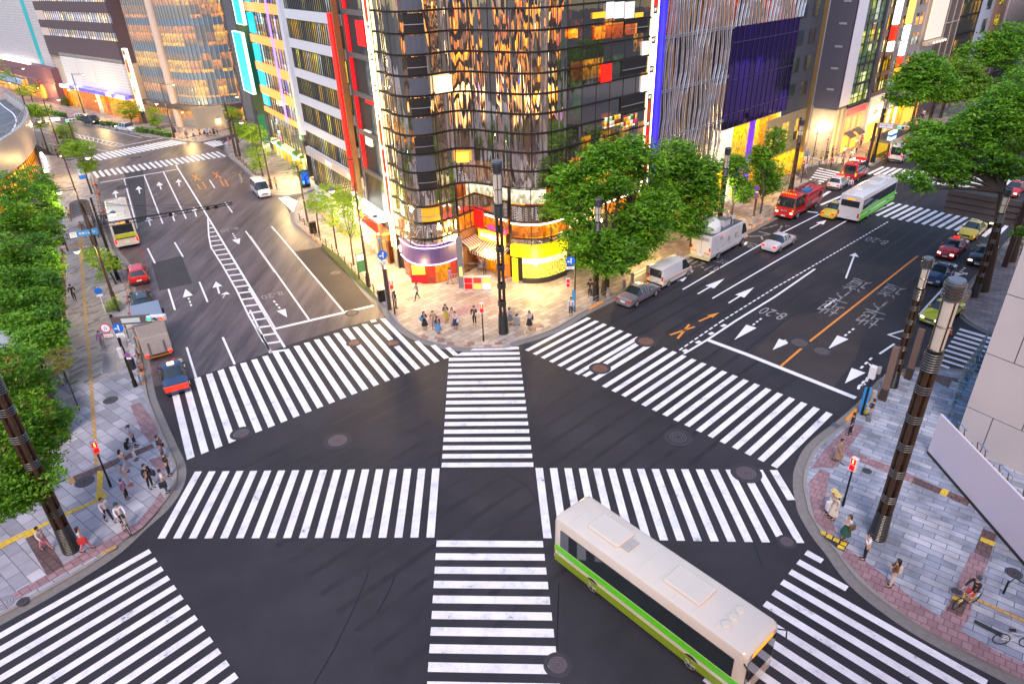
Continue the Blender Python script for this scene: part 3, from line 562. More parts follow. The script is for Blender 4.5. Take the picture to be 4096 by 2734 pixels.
def frame_of(p0,p1): return math.atan2(p1[1]-p0[1],p1[0]-p0[0]),math.hypot(p1[0]-p0[0],p1[1]-p0[1])
def bld(name,label,p0,p1,cat='building',group=None):
    rz,W=frame_of(p0,p1); t=thing(name,label,cat,(p0[0],p0[1],0),rz,group); return t,W
def ext(p0,az,L): d=azv(az); return (p0[0]+d[0]*L,p0[1]+d[1]*L)
def text_part(body,size,m,parent,loc,rot=(math.pi/2,0,0),sx=1.,name='lettering',extr=.015):
    me=text_mesh(body,size,sx,1.,extr); me.materials.clear(); me.materials.append(m); o=bpy.data.objects.new(name,me); COL.objects.link(o); o.parent=parent; o.location=loc; o.rotation_euler=rot; return o
def banded(t,W,D,top,bands,mw,mg,pane=1.2,mf=M_frame,x0=0.,proud=.0,bot=0.,side=.0):
    """solid walls between window bands; every band of glazing is its own part with its mullions"""
    w=MB(); w.box(x0,.45,bot,W,D,top)
    zs=[bot]+[z for b in bands for z in b]+[top]
    for a,b in zip(zs[::2],zs[1::2]):
        if b>a: w.box(x0-side,-proud,a,W+side,.448,b)
    w.obj('wall',mw,t)
    for a,b in bands:
        g=MB().box(x0+.05,.12,a+.02,W-.05,.3,b-.02).obj('window',mg,t)
        f=MB(); n=max(1,int((W-x0)/pane))
        for i in range(n+1): x=x0+(W-x0)*i/n; f.box(x-.04,.02,a,x+.04,.119,b)
        f.box(x0,.03,b-.07,W,.115,b);f.box(x0,.03,a,W,.115,a+.06); f.obj('window_frame',mf,g)
# ---- corner building with rippling mirror glass ----
PM=[(-11.1,63.9),(-10.2,62.7),(-9.6,61.4),(-8.9,60.5),(-8.2,60.0),(-7.4,59.9),(-6.6,60.1),(-5.9,60.6),(-5.2,61.3),(-4.3,61.8),(-3.3,61.8),(-2.3,61.4),(-1.2,60.7),(-.2,60.1),(.8,59.5),(1.7,59.2),(2.6,59.1),(3.6,59.4),(4.5,60.0),(5.4,60.8)]
PM=smooth_pl(PM,2); PEND=(13.8,68.7); PM.append(PEND)
cx0,cy0=-11.1,63.9
loc=lambda P:[(x-cx0,y-cy0) for x,y in P]
mb=thing('mirror_glass_building','tall corner building with rippling dark mirror glass behind the north pavement','building',(cx0,cy0,0))
top=34.
back=[(22,86),(4,98),(-14.6,69.8)]
core=offset(PM,.25)
MB().prism(loc(core+back),9.15,top).obj('wall',M_black,mb)
iL=[i for i,p in enumerate(PM) if p[0]<-4.6]; PL=[PM[i] for i in iL]; PR=[p for p in PM if p[0]>.0]
RC=G('B2',1925,505,4.5); RL=PL[-1]; RR=PR[0]
low=MB().prism(loc(offset(PL,.25)+[(-3.25,64.1),(-.0,60.9)]+offset(PR,.25)[1:]+back),0,9.149); low.obj('ground_floor_wall',M_black,mb)
rails=[2.1,3.75,4.5,6.05,7.6,9.15,10.7,12.3,13.9,15.5,17.1,18.7,20.3,21.9,23.5,25.1,26.7,28.3,29.9,31.5]
def strip(poly,z0,z1,off,thick=.06):
    o=offset(loc(poly),-off); b=MB(); i=offset(loc(poly),-off+thick)
    for k in range(len(o)-1): b.prism([o[k],o[k+1],i[k+1],i[k]],z0,z1)
    return b
def pathlen_points(poly,step):
    L=sum(math.hypot(q[0]-p[0],q[1]-p[1]) for p,q in zip(poly,poly[1:])); n=int(L/step); return [along(poly,min(.9999,i/n)) for i in range(n+1)]
def glassband(poly,z0,z1,m=M_mirror,name='window'):
    g=strip(poly,z0+.02,z1-.02,.0,.2).obj(name,m,mb,smooth=True)
    f=MB()
    for p in pathlen_points(poly,1.75): x,y=p[0]-cx0,p[1]-cy0; f.lathe([(.045,z0),(.045,z1)],6,(x,y,0))
    f.obj('window_frame',M_frame,g); return g
railm=lambda poly,z: (strip(poly,z-.09,z-.02,.12,.28).obj('floor_rail',M_frame,mb),strip(poly,z+.03,z+.07,.1,.06).obj('floor_rail',M_frame,mb))
iflat=[i for i,p in enumerate(PM) if p[0]>5.3][0]; PC=PM[:iflat+1]; PF=PM[iflat:]
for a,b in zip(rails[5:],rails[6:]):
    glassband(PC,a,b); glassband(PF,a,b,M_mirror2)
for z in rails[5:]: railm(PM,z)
for a,b in ((3.75,4.5),(4.5,6.05),(6.05,7.6),(7.6,9.15)):
    if a>4: glassband(PL,a,b); railm(PL,a)
    else: glassband(PL,a,4.5)
glassband(PR,3.75,4.5); glassband(PR,6.05,7.6)
M_rest=litwin('restaurant_rooms',2.,1.55,[(3,'ff8a18',1),(2,'ffa94d',1.1),(1.4,'a84808',.9),(.7,'fff2d0',1.3)],em=1.0,inner=.7,base='2a1608',rough=.3,seed=9.)
glassband(PR,4.5,6.05,M_rest); glassband(PR,7.6,9.15,M_rest)
for z in (3.75,4.5,6.05,7.6): railm(PR,z)
# lit soffit strip of the restaurant storey
strip(PR,5.78,5.95,.1,.06).obj('light_strip',glow('strip_white','fff6e0',2.2),mb)
# recess walls between the two bulges
def seg_part(p,q,z0,z1,off,name,m,th=.1): 
    b=MB().wallbox((p[0]-cx0,p[1]-cy0),(q[0]-cx0,q[1]-cy0),z0,z1,-off,-off+th); return b.obj(name,m,mb)
rl=(RL[0]+.05,RL[1]+.1); rc=(-3.1,63.75); rr=(.05,60.6)
for p,q in ((rl,rc),(rc,rr)):
    seg_part(p,q,7.7,9.1,.12,'window',M_rest); seg_part(p,q,6.1,7.6,.12,'window',M_mirror); seg_part(p,q,4.55,5.95,.12,'window',M_rest)
    for z in (4.45,6.0,7.6): seg_part(p,q,z,z+.12,.3,'floor_rail',M_frame,.3)
    for k in range(4):
        x,y=lerp(p,q,k/3.); MB().lathe([(.05,4.5),(.05,9.1)],6,(x-cx0+.1,y-cy0-.15,0)).obj('mullion',M_frame,mb)
seg_part(lerp(rc,rr,.0),lerp(rc,rr,.33),4.4,6.2,.45,'red_sign',glow('sign_red','e00810',1.),.1)
c=lerp(rc,rr,.16); s=MB().lathe([(.32,-.02),(.32,.03)],20).obj('sign_disc',glow('white_disc','fff4e8',1.4),mb,loc=(c[0]-cx0-.1,c[1]-cy0-.38,5.75)); s.rotation_euler=(math.pi/2,0,math.atan2(rr[1]-rc[1],rr[0]-rc[0]))
seg_part(lerp(rc,rr,.36),rr,5.78,5.95,.3,'light_strip',glow('strip_white','fff6e0',2.2))
seg_part(lerp(rc,rr,.42),rr,4.55,4.95,.32,'neon_strip',glow('neon_pink','ff2060',1.6))
# ground floor of the recess: shop front with striped awning
seg_part(rc,rr,.1,2.4,.08,'shop_front',litwin('wood_shop',.9,2.6,[(3,'ff9a30',1),(1,'5a2a08',1),(1,'ffd890',1.1)],em=.9,base='3a1c08',seed=2.))
seg_part(rl,rc,.1,4.4,.08,'shop_wall',mat('dark_wood',(.10,.045,.02),.6))
seg_part(lerp(rc,rr,.12),lerp(rc,rr,.95),3.25,4.35,.3,'shop_sign',glow('sign_orange','ff9a28',1.3),.12)
me=text_part('みの屋珈琲',.62,glow('sign_letters','fff8e0',2.2),mb,(lerp(rc,rr,.53)[0]-cx0-.22,lerp(rc,rr,.53)[1]-cy0-.38,3.8),(math.pi/2,0,math.atan2(rr[1]-rc[1],rr[0]-rc[0])))
def stripes_mat(name,c1,c2,s,axis='X'):
    m,nt,b=new_mat(name); tc=N(nt,'ShaderNodeTexCoord'); wv=N(nt,'ShaderNodeTexWave',Scale=s,bands_direction=axis); nt.links.new(tc.outputs['Object'],wv.inputs['Vector']); rp=ramp(nt,[(.45,c1),(.5,c2)]); nt.links.new(wv.outputs['Fac'],rp.inputs['Fac']); nt.links.new(rp.outputs['Color'],b.inputs['Base Color']); b.inputs['Roughness'].default_value=.7; return m
M_awn=stripes_mat('awning_stripes',(.06,.03,.025),(.42,.33,.28),.95)
def awning(p,q,z,dep,drop,label):
    rz,L=frame_of(p,q); t=thing('awning',label,'awning',(p[0],p[1],z),rz)
    MB().rings([[(0,0,0),(L,0,0)],[(0,-dep,-drop),(L,-dep,-drop)]],False,False).obj('canvas',M_awn,t)
    MB().rings([[(0,-dep,-drop),(L,-dep,-drop)],[(0,-dep-.02,-drop-.28),(L,-dep-.02,-drop-.28)]],False,False).obj('valance',M_awn,t)
    f=MB()
    for x in (0.02,L-.02): f.tube([(x,-.02,-.05),(x,-dep,-drop-.03)],.025); f.tube([(x,-.02,-.6),(x,-dep*.9,-drop)],.02)
    f.obj('awning_frame',M_steel,t)
a0=lerp(rc,rr,.1);a1=lerp(rc,rr,1.02); awning((a0[0],a0[1]-.2),(a1[0],a1[1]-.2),3.2,1.5,.75,'brown and cream striped awning over the shop in the glass building recess')
awning((rl[0]+.15,rl[1]-.1),(rc[0]-.1,rc[1]-.35),3.6,1.,.5,'smaller striped awning left of the recess corner')
# kiosk at the foot of the left bulge
PK=[p for p in PM if -10.3<p[0]<-5.0]
strip(PK,2.15,3.7,.35,.3).obj('purple_fascia',mat('purple_sign',(.07,.045,.13),.4,em=.1,emc='5a4a90'),mb)
strip(PK,3.7,3.78,.42,.1).obj('neon_strip',glow('neon_lilac','c9a0ff',2.),mb); strip(PK,2.05,2.13,.42,.1).obj('neon_strip',glow('neon_lilac','c9a0ff',2.),mb)
strip(PK,.1,2.05,.15,.15).obj('shop_front',litwin('kiosk',1.1,2.2,[(2,'ff9a28',1),(1,'d01020',.8),(1,'5a2410',1),(1,'ffdf80',1.2)],em=.9,base='4a2010',seed=8.),mb)
k=along(PK,.42); MB().box(-.75,-.12,.3,.75,.12,1.1).obj('red_counter',glow('red_counter','a00018',.5),mb,loc=(k[0]-cx0+.05,k[1]-cy0-.5,0)); MB().box(-.6,-.05,1.1,.6,.1,2.0).obj('menu_window',glow('menu_y','ffb030',1.2),mb,loc=(k[0]-cx0+.05,k[1]-cy0-.5,0))
MB().lathe([(.3,0),(.3,.05)],20).obj('sign_disc',glow('white_disc','fff4e8',1.4),mb,loc=(-10.1-cx0-.3,61.9-cy0-.1,3.)).rotation_euler=(math.pi/2,0,math.radians(-60))
# yellow fascia and golden jeweller window of the right bulge
PY=[p for p in PM if -.1<p[0]<5.6]
strip(PY,2.75,3.85,.3,.25).obj('yellow_fascia',glow('yellow_sign','ffe600',.85),mb)
def gold():
    m,nt,b=new_mat('gold_display'); tc=N(nt,'ShaderNodeTexCoord'); mp=N(nt,'ShaderNodeMapping'); mp.inputs['Scale'].default_value=(4,4,3.2); nt.links.new(tc.outputs['Object'],mp.inputs['Vector']); v=N(nt,'ShaderNodeTexVoronoi',Scale=2.4); nt.links.new(mp.outputs['Vector'],v.inputs['Vector']); rp=ramp(nt,[(.1,(1.,.95,.55)),(.35,(.75,.6,.05)),(.6,(.1,.08,.01))]); nt.links.new(v.outputs['Distance'],rp.inputs['Fac']); nt.links.new(rp.outputs['Color'],b.inputs['Emission Color']); b.inputs['Emission Strength'].default_value=1.; b.inputs['Base Color'].default_value=(.3,.25,.02,1); return m
strip([p for p in PY if p[0]>1.1],.65,2.1,.14,.12).obj('display_window',gold(),mb); strip([p for p in PY if p[0]>.9],2.1,2.6,.16,.12).obj('display_head',glow('cream_light','fff0a0',.9),mb); strip([p for p in PY if p[0]>1.],.1,.6,.17,.15).obj('display_base',M_black,mb); strip([p for p in PY if p[0]<1.],.1,2.5,.12,.12).obj('shop_door',glow('lime_light','c8d020',.6),mb)
# balconies, louvres and small lit boxes on the left bulge (alternating storeys)
bay=(PM[10],PM[16])  # the flatter bay facing the crossing
bayp=[p for p in PM if -7.95<p[0]<-5.9]
for i,(a,b) in enumerate(zip(rails[3:],rails[4:])):
    if i%2==(0): 
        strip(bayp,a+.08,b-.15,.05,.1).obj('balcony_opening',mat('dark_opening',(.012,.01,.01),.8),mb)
        strip(bayp,a+.62,a+.68,.12,.04).obj('balcony_rail',M_steel,mb)
    elif a>9: strip(bayp,a+.08,b-.15,.06,.1).obj('louvre_panel',M_louver,mb)
strip(bayp,6.2,7.5,.055,.02).obj('lit_door',mat('yellow_door',(.6,.3,.02),.5,em=.35,emc='e09010'),mb)
def onp(c,x0,y0,x1,y1,name,m,off=.1,poly=PM):
    # a flat pane fitted between two measured corners of the curved front
    cands=[]
    xs=[]
    for X in (x0,x1):
        best=None
        for p,q in zip(poly,poly[1:]):
            try: P=IS(p,math.atan2(q[0]-p[0],q[1]-p[1]),c,X,(y0+y1)/2)
            except ZeroDivisionError: continue
            t=((P[0]-p[0])*(q[0]-p[0])+(P[1]-p[1])*(q[1]-p[1]))/((q[0]-p[0])**2+(q[1]-p[1])**2)
            if -.01<=t<=1.01: best=P;break
        xs.append(best)
    if None in xs: return
    z1=HT(xs[0],c,x0,y0); z0=HT(xs[0],c,x0,y1); 
    b=MB().wallbox((xs[0][0]-cx0,xs[0][1]-cy0),(xs[1][0]-cx0,xs[1][1]-cy0),z0,z1,-off-.06,-off); return b.obj(name,m,mb)
onp('A2',1548,648,1690,790,'light_box',glow('box_white','fff2c0',1.2),.35); onp('A2',1748,1285,1855,1370,'light_box',glow('box_gold','ffc040',1.2),.3)
onp('A3',848,552,935,702,'red_pane',glow('pane_red','ff1500',.9)); 
for x0,x1 in ((890,955),(962,1040),(1050,1128)): onp('A3',x0,20,x1,160,'blind',mat('white_blind',(.6,.57,.55),.6,em=.5))
for x0,x1,y0,y1 in ((780,850,220,340),(860,935,200,330),(945,1035,190,330),(1050,1150,210,300),(570,650,250,330)): onp('A3',x0,y0,x1,y1,'lit_room',M_rest,.06)
for x0,x1,y0,y1 in ((780,885,110,160),(1140,1205,112,150)): onp('A3',x0,y0,x1,y1,'lit_room',glow('room_gold','ffae20',.9),.06)
for y0,y1,x0,x1 in ((180,300,1050,1240),(500,650,1025,1230),(820,960,1015,1215)):
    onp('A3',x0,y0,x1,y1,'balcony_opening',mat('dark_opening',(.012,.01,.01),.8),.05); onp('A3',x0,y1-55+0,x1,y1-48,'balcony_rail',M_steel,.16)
for x0,x1,y0,y1,e in ((1020,1150,990,1090,1.),(880,1010,1000,1090,.9)): onp('A3',x0,y0,x1,y1,'lit_room',litwin('shop_lit',.5,.4,[(3,'fff4d8',1.),(2,'ffc050',1),(1,'40a040',.7),(1,'e03070',.9),(1,'603010',1)],em=.9,seed=4.),.07)
for x0,x1,y0,y1 in ((1190,1235,645,780),(1200,1245,355,470)): onp('A3',x0,y0,x1,y1,'light_box',glow('box_pale','e8ecf0',1.),.07)
# vertical sign towers with floor numbers
def tower(P0,az,w,c,pts,label,flip=1):
    P1=ext(P0,az,w); 
    if flip<0: P0,P1=P1,P0
    t,W=bld('sign_tower',label,P0,P1,'sign tower','vertical sign towers beside the mirror glass')
    zs=[HT(lerp(P0,P1,.5),c_,x,y) for c_,x,y in pts]
    MB().box(-.06,.02,0,W+.06,.45,34).obj('frame',M_frame,t)
    cols=['ff1408','fff','f4f6ff','f4f6ff','b8480c','ff0a10','d80818']; 
    zz=[31.5]+zs
    for i,(a,b) in enumerate(zip(zz,zz[1:])):
        cc=[('ff1408',.95),('ffffff',1.15),('f4f8ff',1.15),('f4f8ff',1.15),('9a3808',.7),('f0060e',.95),('c8001e',.95)][i]
        MB().box(.03,-.06,b+.32,W-.03,.018,a-.32).obj('light_panel',glow('tower_'+cc[0],cc[0],cc[1]),t)
        text_part('%dF'%(7-i),.42,glow('white_text','f0f0f0',.9),t,(W/2,-.03,b),extr=.01) if i<7 else None
    for x in (-.09,W+.04): MB().box(x,-.12,2.2,x+.05,-.0,33).obj('edge_light',glow('edge_warm','fff0b0',2.2),t)
    MB().box(.05,-.05,.2,W-.05,.018,zz[-1]-.4).obj('base_panel',mat('base_panel',(.3,.3,.3),.3,.5),t)
    return t
tower((-11.1,63.8),-31.4,.85,'A2',[('A2',1027,205),('A2',1062,483),('A2',1097,748),('A2',1130,1003),('A2',1162,1248),('A2',1192,1480),('B2',1238,430)],'lit floor directory tower between red grid front and left glass curve',-1)
tower(PEND,46.56,.8,'A3',[('A3',1325,85),('A3',1308,340),('A3',1292,588),('A3',1273,825),('A3',1258,1050),('B3',1235,-110),('B3',1220,120)],'lit floor directory tower between flat glass and blue edged tube front',1)
# ---- grey grid front with red strips ----
P0=(-14.6,69.8);P1=(-11.75,64.85)
t,Wd=bld('red_grid_building','narrow grey grid front with red glowing strips left of the floor directory',P0,P1)
MB().box(0,.5,0,Wd,9,33).obj('wall',M_black,t)
g=MB()
def fz(c,x,y): return FP(P0,P1,c,x,y)
zb=[fz('A2',880,y)[1] for y in (460,775,1075,1370)]; st_=(zb[0]-zb[3])/3; zb=[zb[0]+st_*k for k in (4,3,2,1)]+zb
for z in zb: g.box(-.1,-.1,z-.3,Wd,.5,z+.15)
for x in (0,): g.box(x-.15,-.12,2.5,x+.25,.5,33)
g.obj('grid_frame',M_beam,t)
M_lw=litwin('office_glass',1.2,3.3,[(4,'1b2226',1),(2,'3a4a50',.9),(1,'c8b070',.8),(1,'203a30',1)],em=.5,base=(.1,.12,.13),rough=.08,seed=11.)
for a,b in zip(zb[1:]+[2.6],zb): MB().box(.3,.2,a+.2,Wd-.05,.4,b-.35).obj('window',M_lw,t)
M_rs=glow('strip_red','f80010',.8)
for a,b in zip(zb[1:],zb): MB().box(.45,-.05,a+.18,1.15,.15,b-.34).obj('red_strip',M_rs,t)
s1,z1=fz('A2',890,172); s2,z2=fz('A2',985,400); MB().box(s1,-.02,z2,s2,.18,z1).obj('red_pane',M_rs,t); s1,z1=fz('A2',975,820); s2,z2=fz('A2',1060,900); MB().box(s1,-.02,z2,s2,.18,z1).obj('red_pane',M_rs,t)
s1,z1=fz('A2',1015,1120); MB().box(1.9,-.02,z1-1.4,3.4,.18,z1).obj('light_box',glow('box_white','fff2c0',1.2),t)
# bright canopy, red band and shop floor below
s1,z1=fz('B2',1010,365); MB().box(-.6,-1.3,3.7,Wd+.3,-.9,4.7).obj('red_fascia',glow('fascia_red','f01808',.85),t)
cb=MB().box(-1.2,-1.1,4.75,Wd+.1,-.2,5.5); cb.obj('bright_canopy',glow('canopy_white','fffbe8',2.4),t)
MB().box(-.6,-.9,3.4,Wd+.2,.1,3.65).obj('canopy_soffit',mat('wood_soffit',(.28,.14,.05),.6),t)
MB().box(.3,-.3,.12,Wd-.3,.1,3.3).obj('shop_front',litwin('wood_shop2',.9,2.6,[(2,'e08020',1),(1,'4a2008',1),(1,'ffe8b0',1.3)],em=.9,base='3a1c08',seed=6.),t)
# ---- banded office ----
P0=(-24.2,85.3);P1=(-14.7,70.0)
t,Wd=bld('banded_office_building','office block of white bands and window strips with tall red blade sign',P0,P1)
fb=[22.5+3.05*k for k in (3,2,1,0)]+[19.45,16.4,13.4,10.3]   # mid height of white bands
fb=[31.6,28.6,25.5,22.45,19.45,16.3,13.4,10.2,7.3]
fb=sorted(fb); bands=[]
for a,b in zip(fb,fb[1:]): bands.append((a+.45,b-.5))
bands=[(3.0,6.6)]+bands
M_off=litwin('office_lit',1.24,3.05,[(3,'2a2c20',1),(2.5,'d8a83c',.9),(2,'8a7a30',.8),(1.5,'b8b8b0',.9),(1.5,'101418',1),(.6,'f0e070',1)],em=.75,base=(.12,.13,.14),rough=.08,seed=21.,zoff=-.5)
banded(t,Wd,14,33,bands,M_white,M_off,.62,bot=0,mf=M_black,proud=.12)
MB().box(-.1,-.35,6.75,Wd,.0,7.7).obj('stone_fascia',mat('beige_stone',(.45,.4,.38),.7),t)
text_part('TAKEDA',.55,glow('white_text','f0f0f0',.9),t,(Wd*.45,-.37,7.25)); text_part('HANAE',.5,glow('white_text','f0f0f0',.9),t,(Wd*.83,-.37,7.2))
# red blade sign standing out from its right end
rb=thing('blade_sign','very tall red blade sign at the right end of the banded office','sign',(P1[0],P1[1],0),frame_of(P0,P1)[0])
zt=HT(P1,'A2',710,112); zb_=HT(P1,'A2',900,1345); MB().box(-1.3,-1.,zb_,-.35,-.45,zt).obj('red_panel',glow('blade_red','ff0a06',.95),rb); MB().box(-1.4,-.44,zb_-.2,-.25,-.3,zt+.2).obj('sign_frame',M_beam,rb)
MB().box(-.2,-.9,3.,.15,-.4,33).obj('duct',mat('bronze_duct',(.3,.2,.09),.35,.7),rb)
MB().box(-1.25,-1.,zb_-3.4,-.4,-.45,zb_-.35).obj('lower_panel',glow('blade_dark','b81808',.8),rb)
MB().box(-1.35,-1.1,3.,-.3,-.4,zb_-3.6).obj('lightbox',glow('lightbox_white','fff8f0',1.3),rb)
ls=thing('poster_lightbox','blue and white poster lightbox beside the bright canopy','sign',(-15.2,69.3,0),frame_of(P0,P1)[0])
MB().box(-.2,-.5,3.,1.1,-.2,6.).obj('case',glow('case_white','f8f8ff',1.2),ls); MB().box(0,-.53,3.4,.9,-.501,5.6).obj('poster',litwin('poster',.3,.5,[(2,'6a58d0',1),(2,'ffffff',1),(1,'2a2aa0',1)],em=1.),ls)
# ---- building with orange bands, blue neon, purple neon ----
K0=(-27.8,97.7);K1=ext(K0,-31.4,21.)
t,Wd=bld('orange_banded_building','glass building with orange glowing bands and a purple neon edge',K1,K0)
ob=[(6.9,7.6),(9.7,10.9),(13.2,14.4),(17.2,18.3),(21.5,22.7),(25.3,26.4),(29,30)]
M_og=litwin('cafe_glass',1.3,1.9,[(3,'3a3c38',1),(2,'c89a50',.9),(1.5,'e8e0c8',1),(1,'24353a',1)],em=.6,base=(.12,.12,.12),rough=.06,seed=31.)
MB().box(0,.8,0,Wd,12,33).obj('wall',M_conc,t)
for a,b in ob:
    MB().box(0,-.1,a,Wd-1.2,.8,b).obj('orange_band',mat('orange_band',(.6,.25,.08),.5,em=.75,emc='ff8a2a'),t)
for (a,b),(c,d) in zip([(0,2.6)]+ob,ob): 
    g=MB().box(0,.2,b,Wd-1.2,.5,c).obj('window',M_og,t); f=MB(); [f.box(x*1.4,.12,b,x*1.4+.06,.199,c) for x in range(int((Wd-1.2)/1.4)+1)]; f.obj('window_frame',M_frame,g)
MB().box(Wd-7.8,-.35,7.,Wd-7.55,-.12,33).obj('neon_strip',glow('neon_purple','8a70ff',1.8),t)
MB().box(Wd-7.2,-.2,6.8,Wd-2.4,.0,33).obj('beige_bay',litwin('beige_bay',1.5,1.9,[(2,'8a7430',.7),(1,'a88a40',.8),(1,'2a2410',1),(1,'c06a20',1)],em=.6,base='3a3010'),t) if 0 else None
MB().box(Wd-1.5,-.5,6.5,Wd-.1,.8,33).obj('column_panel',M_white,t); MB().box(Wd-1.45,-.55,5.7,Wd-.15,-.501,6.4).obj('exit_number',glow('sign_green','108030',.6),t); text_part('B1',.6,glow('white_text','f0f0f0',.9),t,(Wd-.8,-.57,6.05))
MB().box(Wd-1.3,-.45,.6,Wd-.2,.7,5.6).obj('black_pillar',M_black,t)
for x in (Wd-1.3,Wd-.35): MB().box(x,-.54,6.6,x+.06,-.502,12).obj('green_line',glow('line_green','109040',.8),t)
# green lit canopy and its shop
MB().box(4,-.9,2.9,Wd-2,-.1,3.25).obj('lit_canopy',litwin('canopy_lights',.9,9,[(1,'f8ffb0',1.6),(1,'6a8a30',.8)],em=1.1),t); MB().box(4,-1.,2.75,Wd-2,-.9,2.9).obj('canopy_edge',glow('edge_cyan','70e8e0',1.5),t)
MB().box(.3,.1,.12,Wd-2,.6,2.7).obj('shop_front',litwin('bright_shop',1.1,2.8,[(2,'fff6b0',1.3),(2,'f0c850',1),(1,'e06a20',.9)],em=1.1),t)
# blue neon boxes
def fk(c,x,y): s,z=FP(K1,K0,c,x,y); return s,z
for i,(x0,y0,x1,y1) in enumerate(((2035,262,2110,790),(1975,-330,2035,188))):
    s0,zt=fk('A1',x0,y0); s1,_=fk('A1',x1,y0+4); zb2=fk('A1',x0+(180 if i==0 else 80),y1)[1]
    s=thing('neon_panel',['tall cyan neon panel hanging low on the mossy concrete wall','upper cyan neon panel cut by the top of the picture'][i],'sign',(K1[0],K1[1],0),frame_of(K1,K0)[0])
    MB().box(s0,-1.2,zb2,s1,-.8,zt).obj('cyan_face',glow('cyan_face','10b8e8',.85),s)
    f=MB(); f.box(s0-.12,-1.3,zb2-.1,s0,-.8,zt+.1).box(s1,-1.3,zb2-.1,s1+.12,-.8,zt+.1).box(s0,-1.3,zb2-.1,s1,-.8,zb2).box(s0,-1.3,zt,s1,-.8,zt+.1); f.obj('neon_outline',glow('cyan_line','c0ffff',1.8),s)
for z0,z1 in ((8.,9.6),(11.,13.1),(14.5,17.),(18.5,21.3),(22.8,25.2)): MB().box(.4,-.06,z0,3.4,.19,z1).obj('cyan_box',glow('cyan_face','10b8e8',.85),t)
# green banner
# ---- dark concrete / moss building left of it ----
J0=ext(K0,-31.4,37.5)
t,Wd=bld('concrete_building','dark concrete building with mossy green wall behind the neon',J0,K1)
w=MB().box(0,0,0,Wd*.45,14,33).box(Wd*.45,.6,0,Wd,14,33); w.obj('wall',mat('dark_concrete',(.10,.10,.11),.8,ns=.8,nv=.4),t)
for k in range(10): MB().box(.4,-.25,3+k*3,.9,0,5.4+k*3).obj('balcony_slab',M_beam,t)
MB().box(Wd*.46,.3,5.8,Wd-.2,.6,33).obj('moss_wall',mat('moss',(.09,.11,.02),.95,ns=5.,nv=.6,bump=.6),t)
# ---- curved glass department building ----
PB=[(-73.1,147.9),(-71.2,146.4),(-69.0,144.9),(-66.6,143.2),(-64.4,141.4),(-62.4,139.9),(-60.8,138.9),(-59.,138.0),(-57.,137.6),(-55.,137.8),(-53.2,138.6),(-51.4,139.9)]
PB=smooth_pl(PB,2); bx,by=PB[0]
t=thing('curved_glass_building','store with wavy full height glass and amber lit floors at the far crossing','building',(bx,by,0))
locB=lambda P:[(x-bx,y-by) for x,y in P]
def stripB(poly,z0,z1,off,th):
    o=offset(locB(poly),-off); i=offset(locB(poly),-off+th); b=MB()
    for k in range(len(o)-1): b.prism([o[k],o[k+1],i[k+1],i[k]],z0,z1)
    return b
backB=[(-46,150),(-52,165),(-70,165)]
MB().prism(locB(offset(PB,1.6)+backB),0,34).obj('inner_wall',litwin('amber_wall',2.2,1.55,[(3,'ff9c20',1),(2,'ffc060',1.1),(2,'a85a10',.9),(1.5,'3a3020',1),(1.,'fff0c8',1.3)],em=1.1,inner=.6,base='3a2408'),t)
M_pale=mat('frosted_glass',(.17,.23,.30),.25,nv=.1,ns=1.)
fl=[4.7,9.1,13.7,18.4,23.1,27.8,32.5]
for z in fl:
    stripB(PB,z-.1,z+1.25,.0,.15).obj('frosted_band',M_pale,t); MB().prism(locB(offset(PB,.1)+backB),z-.2,z+.15).obj('floor_slab',M_conc,t)
for a,b in zip([.2]+fl,fl):
    g=stripB(PB,a+1.2 if a>1 else .2,b-.12,.02,.03).obj('window',litwin('clear_glass',2.2,1.55,[(5,'ff9c20',.55),(3,'ffb84a',.75),(3,'2a2a24',1),(2,'7a4a14',.8),(1,'283840',1)],em=.9,inner=.85,base=(.2,.2,.2),rough=.05,seed=41.),t)
f=MB()
for p in pathlen_points(PB,.85): f.box(p[0]-bx-.03,p[1]-by-.22,2.5,p[0]-bx+.03,p[1]-by-.04,33)
f.obj('glass_fins',mat('fin_glass',(.5,.5,.5),.2,.3),t)
MB().lathe([(.75,0),(.75,33)],14,(-64.6-bx,141.4-by-.4,0)).obj('column',mat('beige_column',(.6,.45,.36),.5),t)
stripB(PB,3.6,4.5,1.2,1.2).obj('canopy',mat('dark_canopy',(.12,.09,.08),.5),t)
# ---- white tile base with brown office floors ----
P0=(-105.,172.5);P1=(-75.6,146.8)
t,Wd=bld('brown_office_building','brown banded office over a blank white billboard wall',P0,P1)
M_br=mat('brown_stone',(.10,.06,.07),.6,ns=1.,nv=.2)
M_bw=litwin('office_pale',1.1,4.,[(3,'c8b8c8',.7),(2,'ffe0b0',.9),(2,'9aa0b0',.7),(1,'404048',1),(1,'ffd070',.8)],em=.7,inner=.4,base=(.3,.3,.33),rough=.2,seed=51.)
banded(t,Wd,16,33,[(15.4,17.0),(18.6,20.5),(22.3,24.2),(26,28),(30,31.6)],M_br,M_bw,1.15,bot=11.2)
MB().box(0,.5,0,Wd,16,11.2).obj('lower_wall',mat('cream_wall',(.5,.4,.3),.7),t)
MB().box(6,.0,5.4,Wd,.499,12.).obj('white_billboard_wall',stripes_mat('white_ribs',(.62,.56,.53),(.72,.66,.63),.55,'Z'),t)
for a,b in ((8.5,14.5),(17.5,23.5)): MB().box(a,-.08,6.6,b,-.002,11.).obj('blank_panel',mat('blank_panel',(.7,.62,.58),.6),t)
MB().box(4,-1.3,4.6,Wd-.5,-.0,5.3).obj('canopy_sign',litwin('sign_strip',2.8,9.,[(2,'ffffff',1.2),(2,'7a70e0',1),(1,'f0e8ff',1)],em=1.2),t)
